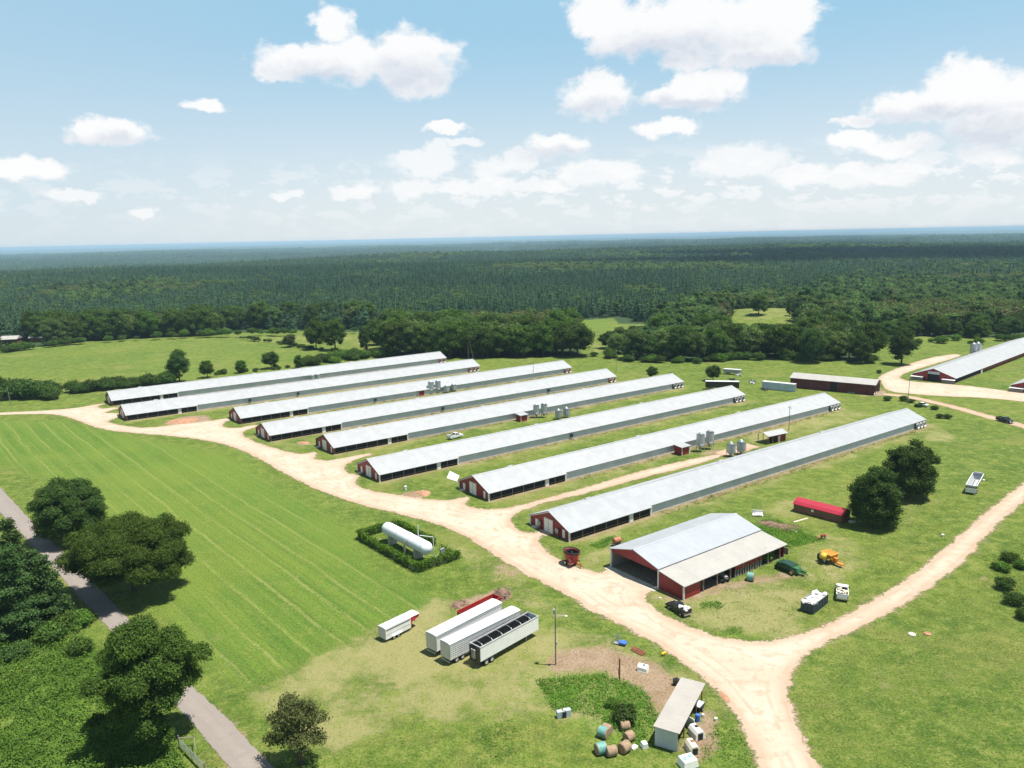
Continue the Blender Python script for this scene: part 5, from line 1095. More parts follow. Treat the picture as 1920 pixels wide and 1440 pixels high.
def hedge():
    c0, c1, c2 = at(*z8(132, 290)), at(*z8(598, 555)), at(*z8(910, 438)); U_ = (c1-c0); Lh = np.linalg.norm(U_); U_ /= Lh; V_ = np.array([-U_[1], U_[0]]); Wd = abs((c2-c1)@V_)
    r = empty('hedge', c0[0], c0[1], 0, math.atan2(U_[1], U_[0]), 'clipped green hedge round the white gas tank, grown through its fence', 'hedge')
    rg = np.random.default_rng(3); C = []; segs = [((0, 0), (Lh, 0)), ((Lh, 0), (Lh, Wd)), ((Lh*.0, Wd), (Lh*.62, Wd)), ((0, 0), (0, Wd)), ((Lh*.72, Wd), (Lh, Wd))]
    for k, (p, q) in enumerate(segs):
        p, q = np.array(p), np.array(q); L_ = np.linalg.norm(q-p); n = int(L_*(330 if k < 4 else 60)); t = rg.random(n); base = p+(q-p)*t[:, None]; hgt = (1.8 if k < 4 else 1.0)*(.75+.5*fbm(t*L_*.9, np.zeros(n)+k, 8, 3))
        zz = rg.random(n)**.8*hgt; off = rg.normal(size=(n, 2))*.30; g_ = vnoise(t*L_*1.1, np.zeros(n)+k*3.3, 4); kp = (g_ > .30) | (zz > hgt*.72) | (k > 3); C.append(np.column_stack([base+off, zz])[kp])
    C = np.concatenate(C); m_ = len(C); nr = rg.normal(size=(m_, 3)); nr /= np.linalg.norm(nr, axis=1)[:, None]; a_ = np.cross(nr, rg.normal(size=(m_, 3))); a_ /= np.linalg.norm(a_, axis=1)[:, None]; b_ = np.cross(nr, a_); s = .30*rg.uniform(.6, 1.3, (m_, 1))
    q = np.stack([C-a_*s*.5, C+b_*s*.35, C+a_*s*.5, C-b_*s*.35], 1); me = npmesh('foliage', q.reshape(-1, 3), np.arange(m_*4).reshape(m_, 4), M['leaf_weed'], {'v': ('FACE', 'FLOAT', rg.uniform(0, .9, m_))}); link(me, 'foliage', r)
    m = MB()
    for p, q in segs[:4]:
        p, q = np.array(p), np.array(q); n = int(np.linalg.norm(q-p)/.42)
        for k in range(n): c = p+(q-p)*(k+.5)/n; m.box(c[0], c[1], 0, .3, .06, 1.3, math.atan2(*(q-p)[::-1]))
    m.build('fence_boards', M['greywood'], r); m = MB(); m.box(Lh/2, Wd/2, 0, Lh-.6, Wd-.6, .02); return r, c0, U_, V_, Lh, Wd
hg = hedge()
def hgp(u, v): return hg[1]+hg[2]*u+hg[3]*v
q = hgp(hg[4]*.9, hg[5]*.62); m = MB(); m.box(0, 0, 0, .8, .5, .7); m.box(.1, 0, .7, .3, .3, .3); solo('valve_box', m, M['white'], q[0], q[1], .3, 'white valve box by the pipe end of the gas tank', 'valve box', bevel=.03)
q = hgp(hg[4]*.83, hg[5]*.86); m = MB(); m.box(0, 0, 0, 1.0, .4, 1.1); m.box(0, 0, 1.1, 1.1, .5, .06); solo('electrical_box', m, M['steel'], q[0], q[1], .9, 'grey electrical cabinet at the gap in the hedge', 'cabinet', bevel=.02)

# ---- semi trailers (built to the photographed roofs)
def trailer_pose(pr, pf, z, w, side=1):
    """right rear roof corner, right front roof corner -> centre line rear point and heading"""
    a, b = at(*pr, z), at(*pf, z); d = b-a; L = float(np.linalg.norm(d)); u = d/L; n = np.array([-u[1], u[0]]); o = a+n*w/2*side; return o[0], o[1], math.atan2(u[1], u[0]), L
def bogie(r, x0, n, w, rad=.47, gap=1.12):
    m = MB(); m.box(x0+gap*(n-1)/2, 0, rad*1.0, gap*n+.5, w*.5, .25); m.build('bogie', M['blackp'], r)
    for k in range(n):
        for s in (-1, 1): add_wheel(r, x0+k*gap, s*(w/2-.22), rad, .42)
def livestock_trailer(pr, pf, w, mat_side, label, slats=True, H=3.35, deck=.85, roofm='trroof', drop=True):
    x, y, az, L = trailer_pose(pr, pf, H, w); r = empty('semi_trailer', x, y, 0, az, label, 'semi trailer', 'semi trailers parked side by side on the dry grass')
    m = MB(); m.box(L/2, 0, deck, L, w, H-deck-.06); body = m.build('body', mat_side, r)
    m = MB(); m.prism([(-w/2-.02, H-.05), (w/2+.02, H-.05), (w*.3, H+.05), (0, H+.07), (-w*.3, H+.05)], -.03, L+.03, 'x'); m.build('roof', M[roofm], r)
    m = MB(); [m.box(L/2, s*(w/2+.02), zz, L, .04, hh) for s in (-1, 1) for zz, hh in ((H-.20, .12), (deck, .16))]; [m.box(xx, s*(w/2+.02), deck+.17, .1, .04, H-deck-.38) for s in (-1, 1) for xx in (.06, L-.06)]; m.build('side_rail', M['rim'], body)
    m = MB(); m.box(-.035, 0, deck+.05, .05, w-.1, H-deck-.2); [m.box(-.07, yy, deck+.08, .03, .05, H-deck-.3) for yy in (-w*.32, -w*.02, w*.02, w*.32)]; m.build('rear_door', M['alu'], r)
    if drop: m = MB(); m.box(L*.45, 0, deck-.3, L*.5, w*.9, .3); m.build('drop_belly', M['rim'], r)
    bogie(r, 1.3, 2, w); m = MB(); [m.box(L-2.2, s*w*.33, 0, .14, .14, deck) for s in (-1, 1)]; m.build('landing_gear', M['steel'], r); m = MB(); m.box(-.02, 0, .45, .12, w*.85, .12); m.build('bumper', M['rim'], r)
    return r
livestock_trailer(z8(740, 1055), z8(1258, 790), 2.25, M['trwhite'], 'white box semi trailer with a slotted dark line under its roof, leftmost of three', False)
x, y, az, L = trailer_pose(z8(740, 1055), z8(1258, 790), 3.35, 2.25)
livestock_trailer(z8(847, 1120), z8(1402, 848), 2.1, M['alu_slat'], 'punched aluminium livestock semi trailer between the white and the open-top one')
def vent_line():
    tr = [o for o in COL.objects if o.name.startswith('semi_trailer')][0]; m = MB()
    for k in range(34): [m.box(.4+k*.4, s*(2.25/2+.012), 2.82, .24, .03, .07) for s in (-1, 1)]
    m.build('vent_slots', M['black'], tr)
vent_line()
def hopper_trailer():
    w = 2.2; H = 3.2; x, y, az, L = trailer_pose(z8(1088, 1148), z8(1542, 900), H, w); r = empty('semi_trailer', x, y, 0, az, 'white open-top bulk semi trailer with black inside, rightmost of three', 'semi trailer', 'semi trailers parked side by side on the dry grass'); dk = 1.05
    m = MB(); t = .09
    for s in (-1, 1): m.box(L/2, s*(w/2-t/2), dk, L, t, H-dk)
    m.box(t/2, 0, dk, t, w-2*t-.004, (H-dk)*.62); m.box(L-t/2, 0, dk, t, w-2*t-.004, H-dk-.004); m.box(L/2, 0, dk, L-2*t-.01, w-2*t-.01, .08); m.build('body', M['trwhite'], r)
    m = MB(); m.box(L/2, 0, dk+.1, L-2*t-.06, w-2*t-.06, .8); [m.box(L/2, s*(w/2-t-.03), dk+.9, L-2*t-.1, .03, H-dk-1.0) for s in (-1, 1)]; m.build('black_liner', M['black'], r)
    m = MB(); [m.box(L/2, s*(w/2-.02), H-.003, L+.06, .14, .09) for s in (-1, 1)]; [m.box(xx, 0, H-.0, .12, w-.2, .085) for xx in (0.05, L-.05)]; m.build('top_rail', M['rim'], r)
    for k in range(6):
        m = MB(); xx = L*(k+.3)/6.1; pts = [(xx, -w/2+.05, H), (xx, -w*.3, H+.28), (xx, 0, H+.38), (xx, w*.3, H+.28), (xx, w/2-.05, H)]; m.tube(pts, .022, 5); m.build('tarp_bow', M['rim'], r)
    m = MB(); m.tube([(.2, w/2+.1, H+.02), (L-.2, w/2+.1, H+.02)], .11, 8); m.build('rolled_tarp', M['blackp'], r)
    m = MB(); m.box(-.1, -w*.28, dk-.3, .12, w*.35, H-dk+.2); m.box(-.1, w*.40, dk-.3, .12, w*.14, H-dk+.2); m.box(-.1, 0, dk-.35, .1, w*.95, .12); [m.tube([(-.2, a, 1.0), (-.2, a, 3.0)], .04, 5) for a in (-.3, 0.05, .3)]; m.build('tail_frame', M['blackp'], r)
    m = MB(); m.box(L/2, 0, .8, L-1.2, .9, .22); m.build('chassis', M['blackp'], r); bogie(r, 1.2, 2, w); m = MB(); [m.box(L-2.4, s*.7, 0, .14, .14, .9) for s in (-1, 1)]; m.build('landing_gear', M['steel'], r); return r
hopper_trailer()
def red_trailer():
    a, b = at(*z8(905, 862), 1.3), at(*z8(1175, 732), 1.3); L = float(np.linalg.norm(b-a))+.4; az = math.atan2(*(b-a)[::-1]); w = 1.9; u = np.array([cos(az), sin(az)]); n = np.array([-u[1], u[0]]); o = a-n*w/2*1.0
    r = empty('dump_trailer', o[0], o[1], 0, az, 'long red open dump trailer behind the white box semi trailer', 'dump trailer'); m = MB(); t = .08
    for s in (-1, 1): m.box(L/2, s*(w/2-t/2), .45, L, t, .9)
    for xx in (t/2, L-t/2): m.box(xx, 0, .45, t, w-2*t-.004, .9)
    m.box(L/2, 0, .45, L-2*t-.01, w-2*t-.01, .1); m.build('body', M['redp'], r); m = MB(); [m.box(.4+k*(L-.8)/9, s*(w/2+.04), .45, .09, .07, .86) for k in range(10) for s in (-1, 1)]; [m.box(L/2, s*(w/2-.02), 1.345, L, .13, .07) for s in (-1, 1)]; m.build('side_ribs', M['redp'], r)
    for s in (-1, 1): add_wheel(r, L*.4, s*(w/2+.05), .36, .2); add_wheel(r, L*.52, s*(w/2+.05), .36, .2)
    m = MB(); m.prism([(-.05, .4), (.05, .4), (.05, .5), (-.05, .5)], L, L+1.1, 'x'); m.build('hitch', M['blackp'], r); return r
red_trailer()
def horse_trailer():
    w = 1.85; H = 2.25; x, y, az, L = trailer_pose(z8(345, 1000), z8(612, 872), H, w); r = empty('livestock_trailer', x, y, 0, az, 'small white gooseneck livestock trailer with a crimson nose', 'livestock trailer'); nb = L*.73
    m = MB(); m.box(nb/2, 0, .45, nb, w, H-.5); body = m.build('body', M['trwhite'], r); m = MB(); m.hexa([(nb, -w/2, .6), (nb+.3, -w/2*.9, .9), (nb+.3, w/2*.9, .9), (nb, w/2, .6)], [(nb, -w/2, H-.05), (nb+.3, -w/2, H-.05), (nb+.3, w/2, H-.05), (nb, w/2, H-.05)])
    m.hexa([(nb+.3, -w/2, 1.35), (L, -w*.4, 1.65), (L, w*.4, 1.65), (nb+.3, w/2, 1.35)], [(nb+.3, -w/2, H-.05), (L, -w*.42, H-.1), (L, w*.42, H-.1), (nb+.3, w/2, H-.05)]); m.build('gooseneck', M['crimson'], r)
    m = MB(); m.prism([(-w/2-.02, H-.06), (w/2+.02, H-.06), (w*.3, H+.05), (-w*.3, H+.05)], -.03, L*.99, 'x'); m.build('roof', M['trroof'], r)
    m = MB(); [m.box(nb/2, s*(w/2+.012), zz, nb-.2, .03, hh) for s in (-1, 1) for zz, hh in ((H-.42, .13),)]; m.build('side_opening', M['dark'], body); m = MB(); [m.box(nb/2, s*(w/2+.02), 1.2, nb-.1, .03, .05) for s in (-1, 1)]; m.build('side_rail', M['rim'], body)
    m = MB(); m.box(-.03, 0, .5, .05, w-.15, H-.75); m.box(-.06, 0, .5, .03, .05, H-.75); m.build('rear_door', M['alu'], r); m = MB(); [m.box(nb*.42, s*(w/2+.1), .62, 1.9, .3, .08) for s in (-1, 1)]; m.build('fender', M['trwhite'], r)
    for k in (0, 1):
        for s in (-1, 1): add_wheel(r, nb*.30+k*.85, s*(w/2+.06), .34, .2)
    m = MB(); m.tube([(L-.25, 0, 1.65), (L-.25, 0, .5)], .07, 6); m.build('coupler', M['steel'], r); return r
horse_trailer()
def mound(name, pts, h, mat, lab, cat, seed, z=0, sprig=0):
    W = smooth_poly(wpoly(pts), 2); c = W.mean(0); R_ = 7; vs = []; fs = []; n = len(W); r = random.Random(seed)
    for k in range(R_+1):
        t = k/R_
        for p in W:
            q = c+(p-c)*(1-t*.97); vs.append((q[0]-c[0], q[1]-c[1], max(-.05, h*(1-(1-t)**1.8)*(.6+.8*float(fbm(q[0]*.9, q[1]*.9, seed, 3)))-(.05 if k == 0 else 0))))
    for k in range(R_):
        for i in range(n): fs.append((k*n+i, k*n+(i+1) % n, (k+1)*n+(i+1) % n, (k+1)*n+i))
    fs.append(tuple(R_*n+i for i in range(n))); m = MB(); m.add(vs, fs)
    if sprig:
        for _ in range(sprig):
            p = W[r.randrange(n)]; q = (p-c)*r.random()**.5; a = r.uniform(0, 6.28); L_ = r.uniform(.4, 1.3); zz = h*r.uniform(.2, .9); m.tube([(q[0], q[1], zz), (q[0]+cos(a)*L_, q[1]+sin(a)*L_, max(.05, zz+r.uniform(-.2, .4)))], .035, 4)
    return solo(name, m, mat, c[0], c[1], 0, lab, cat, None, z)
mound('brush_pile', [z8(1185, 720), z8(1230, 690), z8(1310, 690), z8(1335, 740), z8(1290, 780), z8(1220, 770)], 1.0, M['brush'], 'brown brush pile at the front end of the red dump trailer', 'brush pile', 5, 0, 60)
mound('brush_pile', [z8(850, 830), z8(870, 800), z8(960, 775), z8(975, 810), z8(900, 850)], .35, M['brush'], 'low brown debris heap at the rear end of the red dump trailer', 'brush pile', 6, 0, 40)
mound('clay_heap', [z5(560, 600), z5(610, 583), z5(680, 580), z5(712, 600), z5(660, 640), z5(600, 615)], .45, M['mound'], 'small orange clay heap on the grass before the middle houses', 'clay heap', 7)
mound('clay_heap', [z1(460, 615), z1(500, 590), z1(600, 600), z1(670, 575), z1(692, 590), z1(650, 612), z1(520, 628)], .7, M['mound'], 'long clay heap between the second and third poultry houses', 'clay heap', 8)
mound('clay_heap', [z1(1325, 745), z1(1370, 738), z1(1440, 745), z1(1400, 760)], .25, M['mound'], 'flat pale clay heap between the fourth and fifth poultry houses', 'clay heap', 9)
mound('clay_heap', [w1(1590, 590), w1(1650, 600), w1(1720, 680), w1(1690, 700), w1(1620, 650)], .12, M['mound'], 'low reddish clay ridge at the road edge by the lean-to shed', 'clay heap', 10)
mound('brush_pile', [z7(1300, 235), z7(1400, 230), z7(1420, 260), z7(1340, 280), z7(1180, 240), z7(1120, 205), z7(1200, 190)], .45, M['brush'], 'overgrown heap of branches behind the machinery barn', 'brush pile', 11, 0, 90)
q = at(*z5(503, 578)); m = MB(); m.box(0, 0, 0, .5, .5, .9); m.box(0, 0, .9, .6, .6, .06); solo('utility_box', m, M['white'], q[0], q[1], .5, 'small white box on the grass left of the clay heap', 'box', bevel=.03)
# loose roof panel leaning by house 7
def bent_panel():
    pts = [z5(825, 487), z5(850, 447), z5(925, 490), z5(905, 515)]; q = [at(*p) for p in pts]; c = sum(q)/4; m = MB(); zs = (.05, .55, .75, .1)
    b = [(p[0]-c[0], p[1]-c[1], z) for p, z in zip(q, zs)]; t = [(x, y, z+.05) for x, y, z in b]; m.hexa(b, t); m.tube([b[0], b[3]], .06, 5); solo('loose_panel', m, M['white'], c[0], c[1], 0, 'bent white metal panel lying by the gable of the red-eaved house', 'metal panel')
bent_panel()

# ---- red feed mixer
def feed_mixer():
    q = at(*z8(1805, 500)); r = empty('feed_mixer', q[0], q[1]+.6, 0, radians(-55), 'red vertical feed mixer wagon with a black rim by the road', 'feed mixer'); n = 24
    def ring(z, a, b): return [(a*cos(2*pi*k/n), b*sin(2*pi*k/n), z) for k in range(n)]
    m = MB(); lv = [(.55, 1.25, 1.0), (.9, 1.3, 1.05), (2.45, 1.75, 1.35), (2.5, 1.68, 1.28), (.9, 1.2, .95)]; vs = sum([ring(*l) for l in lv], []); fs = [(i*n+k, i*n+(k+1) % n, (i+1)*n+(k+1) % n, (i+1)*n+k) for i in range(len(lv)-1) for k in range(n)]; fs += [tuple(range(n))[::-1], tuple(4*n+k for k in range(n))]
    m.add(vs, fs); m.build('tub', M['redp'], r, True)
    m = MB(); lv = [(2.4, 1.78, 1.38), (2.7, 1.84, 1.44), (2.72, 1.72, 1.32), (2.45, 1.68, 1.28)]; vs = sum([ring(*l) for l in lv], []); m.add(vs, [(i*n+k, i*n+(k+1) % n, (i+1)*n+(k+1) % n, (i+1)*n+k) for i in range(3) for k in range(n)]); m.build('rubber_rim', M['dark'], r, True); m = MB(); vs = ring(.93, 1.15, .9)+ring(2.44, 1.62, 1.22)+ring(.95, .02, .02); m.add(vs, [(k, (k+1) % n, n+(k+1) % n, n+k) for k in range(n)]+[(k, (k+1) % n, 2*n+(k+1) % n, 2*n+k) for k in range(n)]); m.build('tub_inside', simple('dark mixer inside', (.06, .035, .03), .8), r, True)  # tub inside given a dark brown tone
    m = MB(); m.lathe([(.75, 1.12), (.45, 1.7), (.2, 2.4), (.05, 2.5)], 14); m.build('auger', M['dark'], r)
    m = MB(); [m.box(0, s*1.02, .55, 2.4, .12, .22) for s in (-1, 1)]; m.prism([(-.1, .5), (.1, .5), (.1, .65), (-.1, .65)], 1.0, 3.0, 'x'); m.tube([(2.4, .15, 0), (2.4, .15, 1.0)], .06, 6); m.build('frame', M['redp'], r)
    for s in (-1, 1): add_wheel(r, -.35, s*1.2, .48, .35)
    m = MB(); m.box(1.2, -1.25, .75, .7, .9, .1); m.box(1.2, -1.35, .85, .65, .1, .7); m.build('discharge_chute', M['rust'], r)
    for k in (-.9, 0, .9):
        m = MB(); m.hexa([(k-.04, -.98, 1.1), (k+.04, -.98, 1.1), (k+.04, -.9, 1.1), (k-.04, -.9, 1.1)], [(k*1.2-.04, -1.32, 2.4), (k*1.2+.04, -1.32, 2.4), (k*1.2+.04, -1.2, 2.4), (k*1.2-.04, -1.2, 2.4)]); m.build('side_brace', M['redp'], r)
    return r
feed_mixer()
def water_cart():
    q = at(*z6(822, 845)); r = empty('tank_cart', q[0], q[1], 0, .5, 'rusty drum tank on wheels beside the machinery barn', 'tank cart'); m = MB(); n = 16
    vs = [(x, rr_*cos(2*pi*k/n), 1.05+rr_*sin(2*pi*k/n)) for rr_, x in ((.02, -.8), (.55, -.78), (.6, -.7), (.6, .7), (.55, .78), (.02, .8)) for k in range(n)]; m.add(vs, [(i*n+k, i*n+(k+1) % n, (i+1)*n+(k+1) % n, (i+1)*n+k) for i in range(5) for k in range(n)]); m.build('drum', simple('faded salmon drum', (.42, .16, .09), .7, 0, .3, 2), r, True)
    m = MB(); m.box(0, 0, .38, 2.2, .8, .1); m.prism([(-.05, .35), (.05, .35), (.05, .45), (-.05, .45)], -2.2, -1, 'x'); m.build('frame', M['steel'], r); [add_wheel(r, .1, s*.6, .34, .16) for s in (-1, 1)]; return r
water_cart()
# ---- pickups and cars
def pickup(tail, nose, paint, label, load=None, cat='pickup truck', L=4.6, grp=None, loadmat=None):
    x, y, az, _ = head(tail, nose); r = empty('pickup_truck', x, y, 0, az, label, cat, grp); s_ = L/5.2; r.scale = (s_, s_, s_)
    m = MB(); w = .95; m.prism([(-2.55, .5), (-2.58, 1.0), (-.55, 1.02), (-.45, 1.08), (.95, 1.08), (2.3, .98), (2.52, .85), (2.55, .45), (2.0, .38), (-2.2, .38)], -w, w); body = m.build('body', paint, r, bevel=.06)
    m = MB(); m.hexa([(-.6, -.88, 1.05), (1.15, -.88, 1.05), (1.15, .88, 1.05), (-.6, .88, 1.05)], [(-.35, -.72, 1.68), (.55, -.72, 1.68), (.55, .72, 1.68), (-.35, .72, 1.68)]); m.build('window', M['glass'], r, bevel=.04)
    m = MB(); m.box(.1, 0, 1.665, 1.0, 1.5, .06); [m.hexa([(xb, s*.89-.03, 1.05), (xb+.09, s*.89-.03, 1.05), (xb+.09, s*.89+.03, 1.05), (xb, s*.89+.03, 1.05)], [(xt, s*.73-.03, 1.68), (xt+.09, s*.73-.03, 1.68), (xt+.09, s*.73+.03, 1.68), (xt, s*.73+.03, 1.68)]) for s in (-1, 1) for xb, xt in ((-.62, -.38), (1.08, .5), (.2, .1))]; m.build('cab_roof', paint, r, bevel=.02)
    m = MB(); [m.box(-1.58, s*.89, 1.0, 1.95, .1, .32) for s in (-1, 1)]; m.box(-2.52, 0, 1.0, .08, 1.7, .32); m.box(-.62, 0, 1.0, .06, 1.7, .3); m.build('bed_side', paint, r)
    m = MB(); m.box(-1.58, 0, 1.03, 1.8, 1.6, .03); m.build('bed_floor', M['dark'], r)
    m = MB(); m.box(-2.68, 0, .45, .16, 1.8, .22); m.build('bumper', M['chrome'], r); m = MB(); m.box(2.6, 0, .42, .14, 1.8, .22); m.build('bumper', M['chrome'], r)
    for s in (-1, 1):
        m = MB(); m.box(2.5, s*.68, .66, .1, .3, .2); m.build('headlight', M['plastic'], r); m = MB(); m.box(-2.57, s*.85, .7, .06, .14, .28); m.build('tail_light', M['crimson'], r)
        for xx in (-1.6, 1.55): add_wheel(r, xx, s*.84, .38, .24)
        m = MB(); m.box(.85, s*1.05, 1.1, .12, .2, .14); m.build('wing_mirror', M['blackp'], r)
    if load:
        rl = random.Random(load); m = MB()
        for k in range(22): m.box(rl.uniform(-2.3, -.8), rl.uniform(-.6, .6), 1.07+rl.uniform(0, .4), rl.uniform(.3, .9), rl.uniform(.1, .5), rl.uniform(.04, .25), rl.uniform(0, 3))
        m.build('load', loadmat or M['bag'], r)
    return r
pickup(z7(665, 838), z7(558, 772), M['blackp'], 'black pickup with white scrap in its bed by the barn corner', 3)
pickup(z7(1702, 750), z7(1703, 645), M['carwhite'], 'old white pickup with a cluttered bed right of the full skip', 4, L=5.2, loadmat=M['cream'])
pickup(z2(910, 660), z2(1035, 630), M['carwhite'], 'white pickup parked between the two middle poultry houses', None, L=5.2)
pickup(z4(1745, 598), z4(1840, 622), M['blackp'], 'black pickup driving on the narrow dirt lane at the right', None, L=5.2)
def sedan(tail, nose, paint, label, L=4.4):
    x, y, az, _ = head(tail, nose); r = empty('parked_car', x, y, 0, az, label, 'car'); m = MB(); m.prism([(-2.1, .45), (-2.15, .85), (-1.4, .95), (1.0, .92), (2.0, .78), (2.1, .45), (1.6, .32), (-1.7, .32)], -.85, .85); m.build('body', paint, r, bevel=.06)
    m = MB(); m.hexa([(-1.4, -.78, .9), (1.0, -.78, .9), (1.0, .78, .9), (-1.4, .78, .9)], [(-.8, -.62, 1.38), (.3, -.62, 1.38), (.3, .62, 1.38), (-.8, .62, 1.38)]); m.build('window', M['glass'], r); m = MB(); m.box(-.25, 0, 1.375, 1.15, 1.28, .05); m.build('car_roof', paint, r)
    for s in (-1, 1):
        for xx in (-1.3, 1.3): add_wheel(r, xx, s*.76, .33, .2)
    return r
sedan(z4(1262, 508), z4(1208, 500), M['carwhite'], 'abandoned white car among bushes past the long red barn')
def skip():
    a, b, c = at(*z7(1432, 805)), at(*z7(1510, 828)), at(*z7(1612, 748)); az = math.atan2(*(c-b)[::-1]); L = 5.4; w = 2.1; u = np.array([cos(az), sin(az)]); n = np.array([-u[1], u[0]]); o = b+n*w/2
    r = empty('skip_container', o[0], o[1], 0, az, 'dark blue-grey steel skip heaped with white bags near the road fork', 'skip'); m = MB(); t = .07; H = 1.65
    for s in (-1, 1): m.box(L/2, s*(w/2-t/2), .15, L, t, H-.15)
    for xx in (t/2, L-t/2): m.box(xx, 0, .15, t, w-2*t-.004, H-.15)
    m.box(L/2, 0, .15, L-2*t-.01, w-2*t-.01, .1); m.build('shell', M['navy'], r); m = MB(); [m.box(.3+k*(L-.6)/8, s*(w/2+.05), .18, .12, .09, H-.25) for k in range(9) for s in (-1, 1)]; [m.box(-.05, yy, .18, .09, .12, H-.25) for yy in (-.7, 0, .7)]; m.build('side_ribs', M['navy'], r)
    m = MB(); [m.box(L/2, s*(w/2), H-.002, L+.1, .12, .08) for s in (-1, 1)]; m.build('top_rail', M['steel'], r); rl = random.Random(9); m = MB(); m.box(L/2, 0, .3, L-.25, w-.25, 1.2)
    for k in range(60):
        X, Y, Z_ = rl.uniform(.3, L-.3), rl.uniform(-w*.4, w*.4), 1.4+rl.uniform(0, .35); sx, sy, sz = rl.uniform(.2, .6), rl.uniform(.15, .45), rl.uniform(.1, .3); iv, jf = ICO1; aa = rl.uniform(0, 3)
        V = iv*np.array([sx, sy, sz]); V = np.stack([V[:, 0]*cos(aa)-V[:, 1]*sin(aa)+X, V[:, 0]*sin(aa)+V[:, 1]*cos(aa)+Y, V[:, 2]+Z_], 1)*1.0+np.random.default_rng(k).normal(size=V.shape)*.05; m.add(V, jf)
    m.build('rubbish_heap', M['bag'], r); return r
skip()
def grain_wagon():
    a, b = at(*z_w(1550, 395)), at(*z_w(1625, 262)); az = math.atan2(*(b-a)[::-1]); L = float(np.linalg.norm(b-a)); L = min(max(L, 7), 11); c = a
    r = empty('grain_wagon', c[0], c[1], 0, az, 'silver open-top hopper wagon on the grass near the right track', 'grain wagon'); w = 2.2; H = 2.1
    m = MB(); n0 = [(0, -w/2, H), (L, -w/2, H), (L, w/2, H), (0, w/2, H)]; n1 = [(.9, -.5, .7), (L-.9, -.5, .7), (L-.9, .5, .7), (.9, .5, .7)]; m.add(n0+n1, [(0, 1, 5, 4), (1, 2, 6, 5), (2, 3, 7, 6), (3, 0, 4, 7), (4, 5, 6, 7)])
    k = [(x*1.0, y*.97, z) for x, y, z in [(0.06, -w/2, H), (L-.06, -w/2, H), (L-.06, w/2, H), (0.06, w/2, H)]]; m.build('hopper', M['alu'], r)
    m = MB(); [m.box(L/2, s*w/2, H-.06, L+.1, .12, .16) for s in (-1, 1)]; [m.box(xx, 0, H-.063, .12, w, .16) for xx in (0, L)]; m.build('top_rail', M['trwhite'], r); m = MB(); m.box(-.12, 0, .45, .25, w, H-1.1); m.build('rear_frame', M['trwhite'], r)
    m = MB(); [m.box(L/2, s*.4, .5, L-.5, .12, .2) for s in (-1, 1)]; m.build('chassis', M['blackp'], r); m = MB(); m.prism([(-w/2, H-.1), (w/2, H-.1), (w/2*.8, H+.35), (-w/2*.8, H+.35)], L-.5, L+.2, 'x'); m.build('front_hood', M['steel'], r)
    for xx in (1.0, 1.9):
        for s in (-1, 1): add_wheel(r, xx, s*.9, .42, .35)
    return r
z_w = w2; grain_wagon()
def hay_machine():
    q = at(*z7(1640, 492)); r = empty('tub_grinder', q[0], q[1]+.5, 0, radians(-62), 'yellow and orange hay grinder standing on scuffed grass', 'farm machine')
    m = MB(); m.hexa([(-1.5, -.55, .9), (.5, -.55, .9), (.5, .55, .9), (-1.5, .55, .9)], [(-1.7, -1.05, 1.9), (.6, -1.05, 1.9), (.6, 1.05, 1.9), (-1.7, 1.05, 1.9)]); m.build('hopper', M['orange'], r); m = MB(); [m.box(-.55, s*1.05, 1.82, 2.4, .1, .14) for s in (-1, 1)]; [m.box(a, 0, 1.825, .1, 2.1, .13) for a in (-1.7, .6)]; [m.tube([(-1.6+k*.5, -1.08, 1.9), (-1.35+k*.5, -.6, .95)], .05, 4) for k in range(5)]; m.build('hopper_rail', M['yellow'], r)
    m = MB(); m.box(-.55, 0, 1.4, 2.0, 1.8, .1); m.build('hopper_inside', M['rust'], r)
    m = MB(); n = 14; vs = [(x, -1.25+rr_*cos(2*pi*k/n)*.8, 1.4+rr_*sin(2*pi*k/n)*.7) for x, rr_ in ((-1.2, .9), (-.2, .9)) for k in range(n)]; m.add(vs, [(k, (k+1) % n, n+(k+1) % n, n+k) for k in range(n)]+[tuple(range(n))[::-1], tuple(n+k for k in range(n))]); m.build('drum_cover', M['yellow'], r, True)
    m = MB(); m.box(1.1, 0, .5, 2.6, .7, .18); m.box(.9, 0, .65, .7, .6, .7); m.tube([(2.3, 0, .6), (3.0, 0, .5)], .07, 5); m.build('frame', M['orange'], r); [add_wheel(r, -.7, s*.95, .45, .28) for s in (-1, 1)]; m = MB(); m.box(-1.8, -.9, .35, .7, .9, 1.1); m.build('feed_guard', M['dark'], r); return r
hay_machine()
